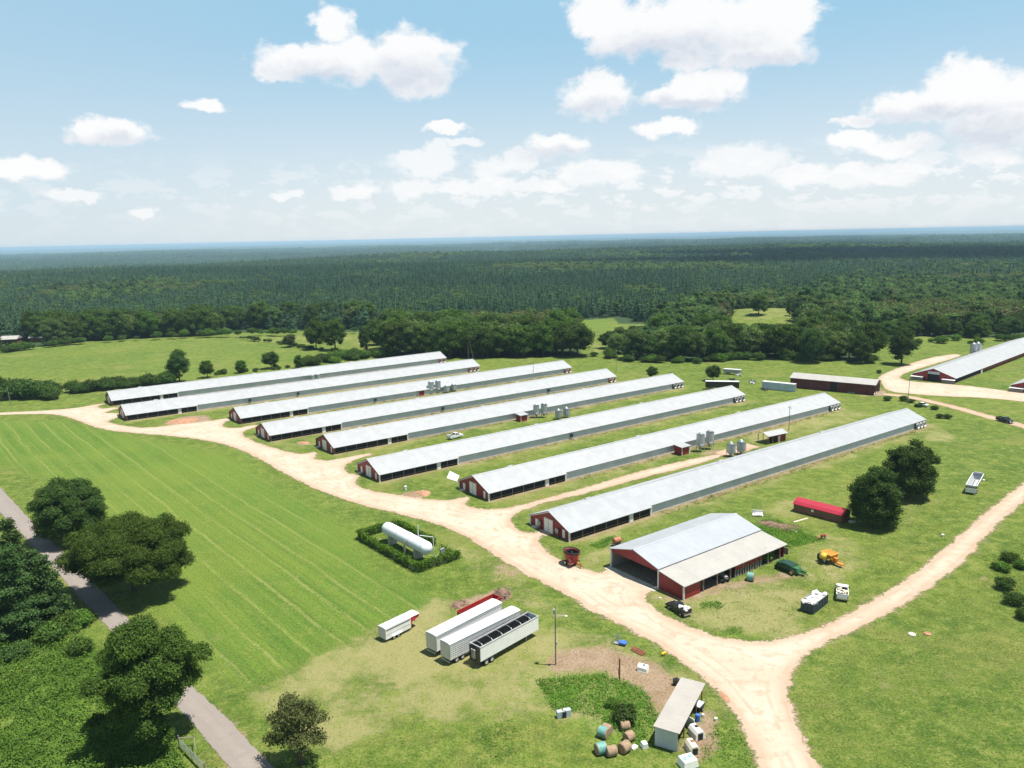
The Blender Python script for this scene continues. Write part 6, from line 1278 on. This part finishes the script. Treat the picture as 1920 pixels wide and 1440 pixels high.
def green_harvester():
    x, y, az, L = head(z7(1290, 515), z7(1455, 578)); r = empty('baler', x, y, 0, az, 'dark green hay machine with a yellow wheel behind the machinery barn', 'farm machine')
    m = MB(); m.prism([(-2.9, .6), (-2.7, 1.35), (-1.2, 1.7), (.4, 1.55), (.6, .6)], -.95, .95); m.build('body', M['green'], r, bevel=.06)
    m = MB(); m.hexa([(.4, -.8, .5), (1.6, -.7, .5), (1.6, .7, .5), (.4, .8, .5)], [(.4, -.7, 1.35), (1.3, -.5, 1.25), (1.3, .5, 1.25), (.4, .7, 1.35)]); m.build('gearbox_cover', M['lgreen'], r, bevel=.05)
    m = MB(); [m.tube([(-2.6, s*.97, .8), (.4, s*.97, 1.2)], .06, 6) for s in (-1, 1)]; [m.tube([(-2.6+k*.5, -.99, 1.42), (-2.6+k*.5, .99, 1.42)], .05, 6) for k in range(6)]; m.build('rails', M['lgreen'], r)
    m = MB(); m.tube([(1.5, 0, .7), (3.0, .2, .5)], .09, 6); m.tube([(1.6, -.7, .5), (2.4, -.1, .5)], .05, 5); m.box(1.9, .5, .4, .8, .5, .5); m.build('drawbar', M['lgreen'], r)
    for s in (-1, 1):
        t_, r_ = MB(), MB(); wheel(t_, r_, 0, 0, 0, .5, .35); o = t_.build('wheel', M['tire'], r, True, (.55, s*1.08, .5)); r_.build('rim', M['yellow'], o)
    m = MB(); m.tube([(-2.9, -.9, .45), (-2.9, .9, .45)], .3, 10); m.build('pickup_reel', M['dark'], r); return r
green_harvester()
def sickle_mower():
    q = at(*z7(1570, 320)); r = empty('hay_rake', q[0], q[1], 0, .4, 'small rusty red implement in the grass above the hay grinder', 'farm implement'); m = MB(); m.box(.2, 0, .45, .9, .5, .35); m.build('gear_case', M['redp'], r, bevel=.04); m = MB(); [m.tube([(-1.6+k*.25, -.3, .15), (-1.6+k*.25, .3, .35)], .03, 4) for k in range(7)]; m.tube([(-1.7, 0, .3), (.3, 0, .5)], .06, 5); m.tube([(.6, 0, .5), (1.6, .3, .6)], .05, 5); m.build('frame', M['rust'], r); add_wheel(r, .3, -.45, .3, .12); add_wheel(r, .3, .45, .3, .12)
sickle_mower()

# ---- other sheds
def plank_shed():
    a, b = at(*z7(1378, 138)), at(*z7(1700, 222)); az = math.atan2(*(b-a)[::-1]); L = float(np.linalg.norm(b-a)); u = np.array([cos(az), sin(az)]); n = np.array([-u[1], u[0]]); w = 3.7; o = a+n*w/2
    r = empty('plank_shed', o[0], o[1], 0, az, 'brown plank shed with a bright red gambrel roof under the trees', 'shed'); H = 1.75
    m = MB(); m.box(L/2, 0, 0, L, w, H); m.build('wall', M['plank'], r); w_ = w/2+.15; p = [(-w_, H-.02), (-w_*.70, H+.5), (0, H+1.05), (w_*.70, H+.5), (w_, H-.02)]
    m = MB(); t = .07
    for i in range(4): (a0, z0), (a1, z1) = p[i], p[i+1]; m.hexa([(-.15, a0, z0), (L+.15, a0, z0), (L+.15, a1, z1), (-.15, a1, z1)], [(-.15, a0, z0+t), (L+.15, a0, z0+t), (L+.15, a1, z1+t), (-.15, a1, z1+t)])
    m.build('roof', M['redroof'], r); pp = [(a*.9, z-.03) for a, z in p]; m = MB(); m.prism(pp, 0, .1, 'x'); m.prism(pp, L-.1, L, 'x'); m.build('gable', simple('orange brown boards', (.24, .11, .05), .8, 0, .25, 3), r)
    m = MB(); m.box(L*.4, -w/2-.03, .95, .55, .06, .5); m.build('window', M['bag'], r); m = MB(); m.box(L*.42, -w/2-.03, 0, .1, .05, H); m.box(L*.55, -w/2-.03, 0, .1, .05, H); m.build('door_frame', M['plank'], r); return r
plank_shed()
def leanto():
    A0, B0 = at(*w1(1070, 1055)), at(*w1(1265, 1090)); C0 = at(*w1(1475, 525), 2.62); B1 = at(*w1(1270, 920), 2.62); u = C0-B1; L = float(np.linalg.norm(u)); u /= L; az = math.atan2(u[1], u[0]); w = 2.75; n = np.array([-u[1], u[0]]); o = B0+n*w/2
    r = empty('open_shed', o[0], o[1], 0, az, 'long open-sided shed with a pale flat roof at the bottom of the picture', 'shed'); H = 2.55
    m = MB(); m.box(.05, 0, 0, .1, w, H-.05); m.build('end_wall', ribbed('white ribbed sheet', (.50, .53, .56), .22, 1, .5, .1, .08, .5), r); m = MB(); m.box(L/2, w/2-.05, 0, L-.3, .08, H-.04); m.build('back_wall', M['alu'], r)
    m = MB(); m.hexa([(-.25, -w/2-.3, H-.02), (L+.2, -w/2-.3, H-.02), (L+.2, w/2+.15, H), (-.25, w/2+.15, H)], [(-.25, -w/2-.3, H+.06), (L+.2, -w/2-.3, H+.06), (L+.2, w/2+.15, H+.09), (-.25, w/2+.15, H+.09)]); m.build('roof', ribbed('pale sheet roof', (.35, .325, .295), .6, 0, .6, 0, .07, .35, (.29, .265, .235)), r)
    m = MB(); m.box(L/2, 0, H-.16, L-.3, w-.3, .03); m.build('ceiling', M['wood'], r)
    for k in range(5): m = MB(); m.box(.15+k*(L-.3)/4, -w/2+.05, 0, .14, .14, H-.05); m.build('post', M['rust'], r)
    m = MB(); [m.box(a, .3, 0, .08, w-.9, 1.3) for a in (L*.35, L*.7)]; m.build('partition', M['plank'], r); return r, o, u, n, L
ls = leanto()
def lsp(a, b): return ls[1]+ls[2]*a+ls[3]*b
rq = random.Random(4)
for (a, b), nm, mt, lab, cat in (((2.2, 0), 'pallet_stack', 'wood', 'wooden crates in the first bay of the pale-roofed open shed', 'pallet stack'),):
    q = lsp(a, b); crate_pile(q[0], q[1], .4, lab)
def calf_hutch(px, py, rz, lab, s=1.0, opened=False):
    q = at(px, py); r = empty('calf_hutch', q[0], q[1], 0, rz, lab, 'calf hutch', 'white calf hutches near the open shed'); r.scale = (s,)*3
    m = MB(); m.prism([(-.7, 0), (-.62, .75), (-.35, 1.15), (.35, 1.15), (.62, .75), (.7, 0)], -.9, .9, 'x'); m.build('shell', M['plastic'] if not opened else M['cream'], r, bevel=.05)
    m = MB(); m.box(.905, 0, .05, .02, .7, .85); m.build('opening', M['dark'], r); m = MB(); m.box(-.2, .1, 1.14, .45, .4, .06); m.build('vent', M['dark'] if not opened else M['rust'], r); m = MB(); m.box(0, .72, .02, 1.7, .1, .1); m.box(0, -.72, .02, 1.7, .1, .1); m.build('base_lip', M['cream'], r); return r
px, py = w1(985, 425); calf_hutch(px, py, 2.6, 'white calf hutch alone on the bare brown patch', .8)
px, py = w1(1420, 960); calf_hutch(px, py, radians(-70), 'larger white calf hutch right of the open shed', 1.0)
px, py = w1(1385, 1080); calf_hutch(px, py, radians(-78), 'cream calf hutch with a rusty hatch, nearest the shed corner', .95, True)
q = at(*w1(1350, 1180), 0.0)
def poly_tank():
    r = empty('nursery_hutch', q[0]-.1, q[1]-.4, 0, radians(20), 'white box with two teal lids cut by the bottom edge', 'plastic hutch'); m = MB(); m.hexa([(-1.0, -.8, 0), (1.0, -.8, 0), (1.0, .8, 0), (-1.0, .8, 0)], [(-.85, -.7, 1.0), (.85, -.7, 1.0), (.85, .7, 1.0), (-.85, .7, 1.0)]); m.build('shell', M['plastic'], r, bevel=.08)
    for a, b in ((-.42, -.1), (.4, .15)): m = MB(); m.lathe([(.26, 1.0), (.25, 1.09), (.05, 1.12)], 12, (a, b, 0)); m.build('lid', M['lid'], r)
poly_tank()
def trough(px, py, rz, lab):
    q = at(px, py); r = empty('trailer_cart', q[0], q[1], 0, rz, lab, 'cart'); m = MB(); m.hexa([(-.7, -.45, .3), (.7, -.45, .3), (.7, .45, .3), (-.7, .45, .3)], [(-.85, -.55, .85), (.85, -.55, .85), (.85, .55, .85), (-.85, .55, .85)]); m.build('tub', M['blackp'], r); m = MB(); m.box(0, 0, .84, 1.5, .95, .03); m.build('contents', M['skyblue'], r); [add_wheel(r, 0, s*.55, .28, .12) for s in (-1, 1)]; m = MB(); m.tube([(.7, 0, .35), (1.6, 0, .3)], .04, 5); m.build('handle', M['steel'], r)
px, py = w1(1440, 745); trough(px, py, .9, 'black tub cart outside the middle bay of the open shed')
q = lsp(ls[4]*.62, -1.9); m = MB(); n = 14; m.lathe([(.3, 0), (.32, .1), (.32, .8), (.3, .88)], 14, cap=True); solo('water_drum', m, M['blue'], q[0], q[1], 0, 'blue drum by the far bay of the open shed', 'drum', smooth=False)
q = at(*w1(1255, 540)); m = MB(); m.box(0, 0, 0, .7, .6, .8); m.box(0, 0, .8, .75, .65, .06); solo('feed_box', m, M['blackp'], q[0], q[1], .4, 'black feed box at the back corner of the open shed', 'box', bevel=.03)
q = lsp(ls[4]*.45, -1.5); m = MB(); m.box(0, 0, 0, .08, 1.3, 1.5); m.box(-.03, 0, .1, .04, 1.1, 1.2); solo('leaning_sheet', m, M['white'], q[0], q[1], HA, 'white sheet leaning at the open side of the pale-roofed shed', 'metal sheet')
q = at(*w1(995, 1055)); m = MB(); m.prism([(-.4, 0), (-.3, .7), (.3, .7), (.4, 0)], -.35, .35); m.box(-1.2, .3, 0, .9, .6, .25, .4); solo('plastic_tub', m, M['plastic'], q[0], q[1], .3, 'white plastic tubs in the weeds left of the open shed', 'tub', bevel=.04)
for (px, py), lab, s in ((w1(1475, 800), 'small white bucket on the dirt right of the open shed', .16), (w1(1580, 835), 'white bucket close to the road edge by the open shed', .2)):
    q = at(px, py); m = MB(); m.lathe([(s*.8, 0), (s, s*2), (s*.9, s*2.02)], 12, cap=True); solo('bucket', m, M['plastic'], q[0], q[1], 0, lab, 'bucket')
def cage_cart():
    q = at(*w1(800, 210)); r = empty('wire_cage', q[0], q[1], 0, -.5, 'small wire cage cart with a blue tub by the road verge', 'wire cage'); m = MB()
    for k in range(6): m.tube([(-1.0+k*.2, .4, .2), (-1.0+k*.2, .4, 1.3)], .025, 4)
    for z in (.2, .75, 1.3): m.tube([(-1.0, .4, z), (0, .4, z)], .03, 4); m.tube([(-1.0, .4, z), (-1.0, -.4, z)], .03, 4)
    m.build('mesh_side', M['steel'], r); m = MB(); m.hexa([(-.1, -.35, .15), (.9, -.35, .15), (.9, .35, .15), (-.1, .35, .15)], [(-.2, -.45, .5), (1.0, -.45, .5), (1.0, .45, .5), (-.2, .45, .5)]); m.build('tub', M['blue'], r); m = MB(); m.box(-.5, 0, .12, 1.1, .85, .06); m.build('base', M['steel'], r)
cage_cart()
q = at(*w1(945, 275)); m = MB()
for k in range(6): m.tube([(-1.1, -.35+k*.14, .12+.1*(k % 3)), (1.1, -.35+k*.14, .12+.1*(k % 3))], .08, 6)
solo('post_bundle', m, M['rust'], q[0], q[1], radians(-50), 'bundle of rusty orange pipes on the grass by the road', 'pipe bundle')
q = at(*w1(1155, 300)); m = MB(); m.box(0, 0, .2, .8, .3, .25); m.tube([(-.5, 0, .3), (-.6, 0, .9)], .05, 5); m.box(.3, .1, .1, .3, .5, .2); solo('yellow_implement', m, [M['yellow']], q[0], q[1], .6, 'tiny yellow and black implement at the road verge', 'implement')
def ac_well():
    q = at(*w1(335, 800)); r = empty('pump_station', q[0], q[1], 0, .25, 'grey pump box with aerial rods standing in the weeds', 'pump box'); m = MB(); m.box(-.55, 0, 0, .7, .6, .9); m.box(.55, 0, 0, .75, .6, .95); m.build('housing', M['skyblue'], r, bevel=.03); m = MB(); m.lathe([(.22, 0), (.22, .7), (.1, 1.0)], 10, (.05, .1, 0), cap=True); m.build('well_head', M['cream'], r)
    m = MB(); m.tube([(.0, .3, 0), (.05, .3, 1.9)], .03, 4); m.tube([(-.8, .3, 0), (-.95, .3, 2.1)], .025, 4); m.build('rod', M['blackp'], r); m = MB(); m.box(.0, -.35, 0, .5, .1, .8); m.build('panel', M['dark'], r)
ac_well()
def long_red_barn():
    a, b = at(*z4(360, 378)), at(*z4(920, 432)); az = math.atan2(*(b-a)[::-1]); L = float(np.linalg.norm(b-a)); u = np.array([cos(az), sin(az)]); n = np.array([-u[1], u[0]]); w = 9.0; o = a+n*w/2
    r = empty('hay_barn', o[0], o[1], 0, az, 'long windowless dark red barn with a grey roof on the upper meadow', 'barn'); H = 3.9; R2 = 5.3
    m = MB(); m.box(L/2, -w/2+.06, 0, L, .12, H); m.box(L/2, w/2-.06, 0, L, .12, H); m.build('side_wall', M['darkred'], r); m = MB(); m.prism([(-w/2+.13, 0), (w/2-.13, 0), (w/2-.13, H), (0, R2-.15), (-w/2+.13, H)], 0, .12, 'x'); m.build('rear_gable', M['darkred'], r)
    m = MB(); [m.hexa([(-.3, 0, R2-.1), (L+.5, 0, R2-.1), (L+.5, s*(w/2+.4), H-.1), (-.3, s*(w/2+.4), H-.1)], [(-.3, 0, R2), (L+.5, 0, R2), (L+.5, s*(w/2+.4), H), (-.3, s*(w/2+.4), H)]) for s in (-1, 1)]; m.build('roof', M['roof_tan'], r)
    m = MB(); m.box(L*.53, -w/2-.01, 0, 2.4, .1, H-.3); m.build('sliding_door', M['dark'], r); m = MB(); m.prism([(-w/2, H-.6), (w/2, H-.6), (w/2, H), (0, R2-.15), (-w/2, H)], L-.12, L, 'x'); m.build('front_header', M['trim'], r)
    m = MB(); [m.box(L-.1, yy, 0, .2, .2, H-.5) for yy in (-w/2+.1, -w*.17, w*.17, w/2-.1)]; m.box(L+1.2, 0, 0, 2.4, w, .05); m.build('front_posts', M['wood'], r); m = MB(); m.box(L*.5, 0, .02, L-.6, w-.5, .02); m.build('floor', M['conc'], r); m = MB(); m.box(L*.74, -w/2-.2, 0, 2.6, .25, .5); m.build('foot_board', M['greywood'], r)
    m = MB(); [m.box(L-2.5-1.4*k, -2.8+(k % 3)*2.2, 0, 1.2, 2.0, 1.2+.6*(k % 2)) for k in range(5)]; m.build('stored_hay', M['hay'], r)
long_red_barn()
def box_container(p0, p1, H, w, mat, lab, name='storage_container', wheels=False, open_=False):
    a, b = at(*p0), at(*p1); az = math.atan2(*(b-a)[::-1]); L = float(np.linalg.norm(b-a)); u = np.array([cos(az), sin(az)]); n = np.array([-u[1], u[0]]); o = a+n*w/2; r = empty(name, o[0], o[1], 0, az, lab, 'container' if not wheels else 'box trailer'); z = .8 if wheels else .1
    m = MB(); m.box(L/2, 0, z, L, w, H-z); m.build('body', mat, r); m = MB(); m.box(L/2, 0, H-.002, L+.08, w+.08, .08); m.build('roof', M['trroof'], r); m = MB(); m.box(L+.03, 0, z+.1, .06, w-.2, H-z-.2); m.box(L+.07, 0, z+.1, .04, .06, H-z-.2); m.build('door', M['steel'], r); m = MB(); [m.box(L*(k+.5)/10, s*(w/2+.03), z, .1, .05, H-z-.1) for k in range(10) for s in (-1, 1)]; m.build('side_ribs', mat, r)
    if wheels: [add_wheel(r, 1.2+k, s*(w/2-.2), .45, .3) for k in (0, 1) for s in (-1, 1)]
    return r
box_container(z4(172, 388), z4(388, 410), 2.9, 2.4, M['skyblue'], 'pale grey-blue storage container on the meadow left of the long red barn')
box_container(z3(1495, 395), z3(1770, 400), 3.2, 2.5, M['blackp'], 'long black trailer body behind the far end of a poultry house', wheels=True)
box_container(z3(1640, 268), z3(1780, 278), 2.2, 2.2, M['steel'], 'dark flat trailer on the meadow above the black trailer body', 'parked_trailer', wheels=True)
for (px, py), lab, mt in ((z3(1715, 318), 'dark scrap implement in the grass right of the black trailer body', 'blackp'), (z3(1880, 332), 'grey scrap implement farther right on the meadow', 'steel'), (z4(110, 350), 'small grey implement left of the storage container', 'steel'), (z4(15, 300), 'pale implement at the meadow left of the container', 'white'), (z4(190, 398), 'dark debris by the corner of the storage container', 'dark')):
    q = at(px, py); r = empty('farm_implement', q[0], q[1], 0, rq.uniform(0, 3), lab, 'farm implement'); m = MB(); m.box(0, 0, .45, 3.0, .3, .2); m.box(.5, 0, .3, .3, 2.6, .25); [m.tube([(-1+k*.5, -1.0, .1), (-1+k*.5, 1.0, .5)], .06, 4) for k in range(5)]; m.build('frame', M[mt], r); [add_wheel(r, 0, s*1.2, .45, .2) for s in (-1, 1)]
def pavilion():
    q = (at(*z4(240, 750))+at(*z4(300, 742)))/2; r = empty('open_pavilion', q[0]-.6, q[1]+1.6, 0, radians(30), 'little red shed with an open porch between the two nearest poultry houses', 'shed')
    m = MB(); m.box(1.9, 0, 0, 3.2, 3.4, 2.3); m.build('wall', M['redx'], r); m = MB(); [m.hexa([(-4.2, 0, 3.15), (3.9, 0, 3.15), (3.9, s*2.2, 2.35), (-4.2, s*2.2, 2.35)], [(-4.2, 0, 3.23), (3.9, 0, 3.23), (3.9, s*2.2, 2.43), (-4.2, s*2.2, 2.43)]) for s in (-1, 1)]; m.build('roof', M['roof'], r)
    for a, b in ((-4, -1.8), (-4, 1.8), (-2, -1.8), (-2, 1.8)): m = MB(); m.box(a, b, 0, .14, .14, 2.4); m.build('post', M['wood'], r)
    m = MB(); m.box(-1.2, -1.2, 0, 1.6, 1.0, 1.3); m.build('generator', M['dark'], r); m = MB(); m.box(.7, -1.73, 0, .9, .06, 1.9); m.build('door', M['cream'], r)
pavilion()
q = at(30, 640); r = empty('farmhouse', q[0], q[1], float(gz(q[0], q[1]))-.2, radians(12), 'low pale-roofed house half hidden in the trees at the left edge', 'house'); m = MB(); m.box(-8, 0, 0, 20, 8, 3.4); m.box(14, 4, 0, 12, 8, 3.2); m.build('wall', M['plank'], r); m = MB(); m.prism([(-5, 3.3), (0, 5.2), (5, 3.3)], -18.5, 2.5, 'x'); m.prism([(-1, 3.15), (4, 5.3), (9, 3.15)], 7.5, 20.5, 'x'); m.build('roof', M['roof_tan'], r)

# ---- poles
def power_pole(px, py, h, lab, lean=0, arm=True, lamp=False, pxr=.09, mat='greywood', transformer=False):
    q = at(px, py); r = empty('utility_pole', q[0], q[1], 0, .3, lab, 'utility pole'); m = MB(); m.tube([(0, 0, -.3), (lean, 0, h)], [pxr*1.3, pxr*.8], 8); m.build('pole', M[mat], r)
    if arm: m = MB(); m.box(lean*.94, 0, h*.92, .1, 1.7, .1); [m.tube([(lean*.94, yy, h*.92+.1), (lean*.94, yy, h*.92+.28)], .035, 5) for yy in (-.75, 0, .75)]; m.build('crossarm', M['greywood'], r)
    if transformer:
        m = MB(); m.lathe([(.2, 0), (.22, .1), (.22, .65), (.1, .78)], 12, (.0, .32, h*.84), cap=True); m.build('transformer', M['rim'], r); m = MB(); m.tube([(0, 0, h*.82), (1.3, -.7, h*.84)], .04, 5); m.lathe([(.08, .0), (.22, -.06), (.2, -.16)], 10, (1.35, -.72, h*.845), cap=True); m.build('lamp_arm', M['rim'], r); m = MB(); m.box(.14, 0, h*.34, .18, .25, .4); m.build('meter_box', M['white'], r)
    return r
power_pole(*z8(1678, 1278), 9.1, 'tall grey utility pole with transformer right of the semi trailers', arm=False, transformer=True)
power_pole(*z4(352, 668), 7.8, 'utility pole between the two nearest poultry houses', arm=True)
power_pole(22, 766, 8.2, 'pale utility pole at the left edge beside the dirt road', lean=-.6, arm=False)
power_pole(*z4(1146, 485), 8.8, 'utility pole beside the narrow lane near the red barn', arm=True)
power_pole(*z3(88, 300), 8.0, 'utility pole between the far halves of two middle houses', arm=False)
power_pole(*z3(765, 262), 9.5, 'utility pole on the meadow behind the far house ends', arm=False)
power_pole(*z2(1060, 120), 9.0, 'left one of two dark poles at the wood edge', arm=False, mat='wood')
power_pole(*z2(1098, 128), 10.0, 'leaning right one of two dark poles at the wood edge', arm=False, mat='wood', lean=-2.2)
q = at(*w1(792, 505)); m = MB(); m.tube([(0, 0, -.2), (0, 0, 3.3)], [.13, .11], 8); m.box(-.12, 0, .9, .08, .22, .9); solo('wooden_post', m, M['rust'], q[0], q[1], 0, 'dark brown post standing alone on the bare patch', 'post')
def gate():
    p = [(338, 1388), (372, 1408), (382, 1450), (345, 1400)]; a, b = at(336, 1400), at(384, 1450); az = math.atan2(*(b-a)[::-1]); L = float(np.linalg.norm(b-a)); r = empty('cattle_gate', a[0], a[1], 0, az, 'grey tubular metal gate at the roadside, bottom left', 'gate'); m = MB()
    for z in (.3, .6, .9, 1.2): m.tube([(0, 0, z), (L, 0, z)], .04, 6)
    m.build('gate_rails', M['steel'], r); m = MB(); m.tube([(L, 0, .3), (L, 0, 1.25)], .05, 6); m.tube([(L*.5, 0, .3), (L*.5, 0, 1.2)], .04, 6); m.tube([(0, 0, 1.2), (1.2, 1.4, 1.1), (3.4, .6, 1.0)], .06, 6); m.build('brace', M['greywood'], r)
    for xx in (0, L+.15): m = MB(); m.tube([(xx, 0, -.1), (xx, 0, 1.5)], .08, 8); m.build('gate_post', M['greywood'], r)
gate()
for (px, py), lab, mt in ((( 1710, 1190), 'pale concrete well lid in the right field, left one', 'conc'), ((1739, 1189), 'reddish concrete well lid in the right field, right one', 'mound')):
    q = at(px, py); m = MB(); m.lathe([(.55, 0), (.55, .12), (.5, .16)], 14, cap=True); solo('well_lid', m, M[mt], q[0], q[1], 0, lab, 'well lid')
for (px, py), lab in ((w2(1357, 685), 'white feed bucket on the grass between the trees and the track'), (w2(850, 512), 'white tub under the trees by the plank shed'), (w2(1640, 305), 'white jug beside the silver hopper wagon')):
    q = at(px, py); m = MB(); m.lathe([(.22, 0), (.27, .4), (.2, .46)], 12, cap=True); solo('bucket', m, M['plastic'], q[0], q[1], 0, lab, 'bucket')
q = at(*z7(1140, 165)); r = empty('scrap_frame', q[0], q[1], 0, -.3, 'white slatted panels dumped behind the machinery barn', 'scrap panels'); m = MB(); [m.box(-.9+k*.35, 0, .2+.05*k, .25, 1.8, .06) for k in range(6)]; m.box(0, 0, .05, 2.2, 1.2, .1); m.build('slats', M['bag'], r); m = MB(); m.box(0, .9, 0, 2.3, .1, .9); m.build('side_panel', M['white'], r)
for p0, p1, lab in ((z7(1380, 212), z7(1475, 186), 'pale beam lying on the grass below the plank shed'), (z7(1305, 243), z7(1400, 278), 'grey pipe lying in the weeds behind the machinery barn')):
    a, b = at(*p0), at(*p1); d = b-a; m = MB(); L = float(np.linalg.norm(d)); m.box(L/2, 0, 0, L, .28, .16); [m.box(L*k, 0, 0, .12, .5, .1) for k in (.2, .8)]; solo('loose_beam', m, M['cream'], a[0], a[1], math.atan2(d[1], d[0]), lab, 'beam')
q = at(*w2(722, 590)); m = MB(); m.lathe([(.5, 0), (.62, .3), (.3, .5)], 9, cap=True); m.box(.9, -.2, 0, 1.0, .4, .3, .5); solo('stone_heap', m, M['conc'], q[0], q[1], .4, 'pale stones at the gable of the plank shed', 'stones')
q = at(*z7(490, 720)); m = MB(); m.lathe([(.18, 0), (.2, .2), (.1, .28)], 9, cap=True); solo('bucket', m, M['plastic'], q[0], q[1], 0, 'small white pail near the front corner of the machinery barn', 'bucket')
# wall-mounted gear on the nearest gable
for i, (u, v, z), lab in ((8, (-.45, 3.9, .5), 'grey fan unit by the side door of the nearest poultry house'), (8, (-.5, 9.6, .5), 'blue-grey cooler under the left door of the nearest poultry house')):
    q = hpos(i, u, v); r = empty('fan_unit', q[0], q[1], 0, HA, lab, 'fan'); m = MB(); m.lathe([(.1, -.1), (.5, -.1), (.55, 0), (.5, .1), (.1, .1)], 14); o = m.build('fan_ring', M['steel'], r); o.rotation_euler = (0, pi/2, 0); o.location = (0, 0, 1.35); m = MB(); [m.tube([(0, s*.35, 0), (0, s*.2, 1.0)], .04, 5) for s in (-1, 1)]; m.build('stand', M['steel'], r)

# ---- cumulus overhead, outside the frame, whose shadows darken the far woods
def cloud(cx, cy, cz, sx, sy, sz, seed, lab):
    r = np.random.default_rng(seed); V = []; Fc = []; off = 0; iv, jf = ICO2
    for k in range(26):
        p = r.uniform(-1, 1, 2)*.8; s = r.uniform(.18, .42)*(1-.4*np.hypot(*p)); nz_ = 1+.1*r.normal(size=(len(iv), 1)); v = iv*nz_*np.array([s*sx, s*sy*1.2, s*sz*1.6])+np.array([p[0]*sx, p[1]*sy, s*sz*.6]); v[:, 2] = np.maximum(v[:, 2], -sz*.12); V.append(v); Fc.append(jf+off); off += len(v)
    me = npmesh('cloud', np.concatenate(V), np.concatenate(Fc), M['cloud'], smooth=True); o = link(me, 'cloud'); o.location = (cx, cy, cz); tag(o, lab, 'cloud', 'cumulus clouds overhead')
m_, t_ = newmat('cloud white'); d_ = t_.n('ShaderNodeBsdfDiffuse'); d_.inputs[0].default_value = (.9, .9, .92, 1); t_.L.new(d_.outputs[0], t_.out.inputs[0]); M['cloud'] = m_
def cloud_over(px, py, z0, alt, sx, sy, sz, seed, lab):
    g = at(px, py, z0); h = (alt-z0)/math.tan(radians(SUN_EL)); a = radians(SUN_AZ); cloud(g[0]+sin(a)*h, g[1]+cos(a)*h, alt, sx, sy, sz, seed, lab)
cloud_over(1720, 496, -30, 1500, 900, 560, 150, 1, 'flat-based cumulus high over the right woods')
cloud_over(1300, 503, -20, 1500, 420, 260, 90, 2, 'small cumulus high over the middle woods')
#, -40, 1700, 900, 420, 150, 3, 'broad cumulus high over the far left woods')
#, -40, 1800, 1100, 420, 150, 4, 'long cumulus high over the distant centre woods')
#, -40, 1700, 900, 400, 150, 5, 'cumulus high over the valley at the far left')
cloud_over(1350, 468, -40, 1900, 1300, 900, 150, 6, 'third cumulus high over the distant right woods')
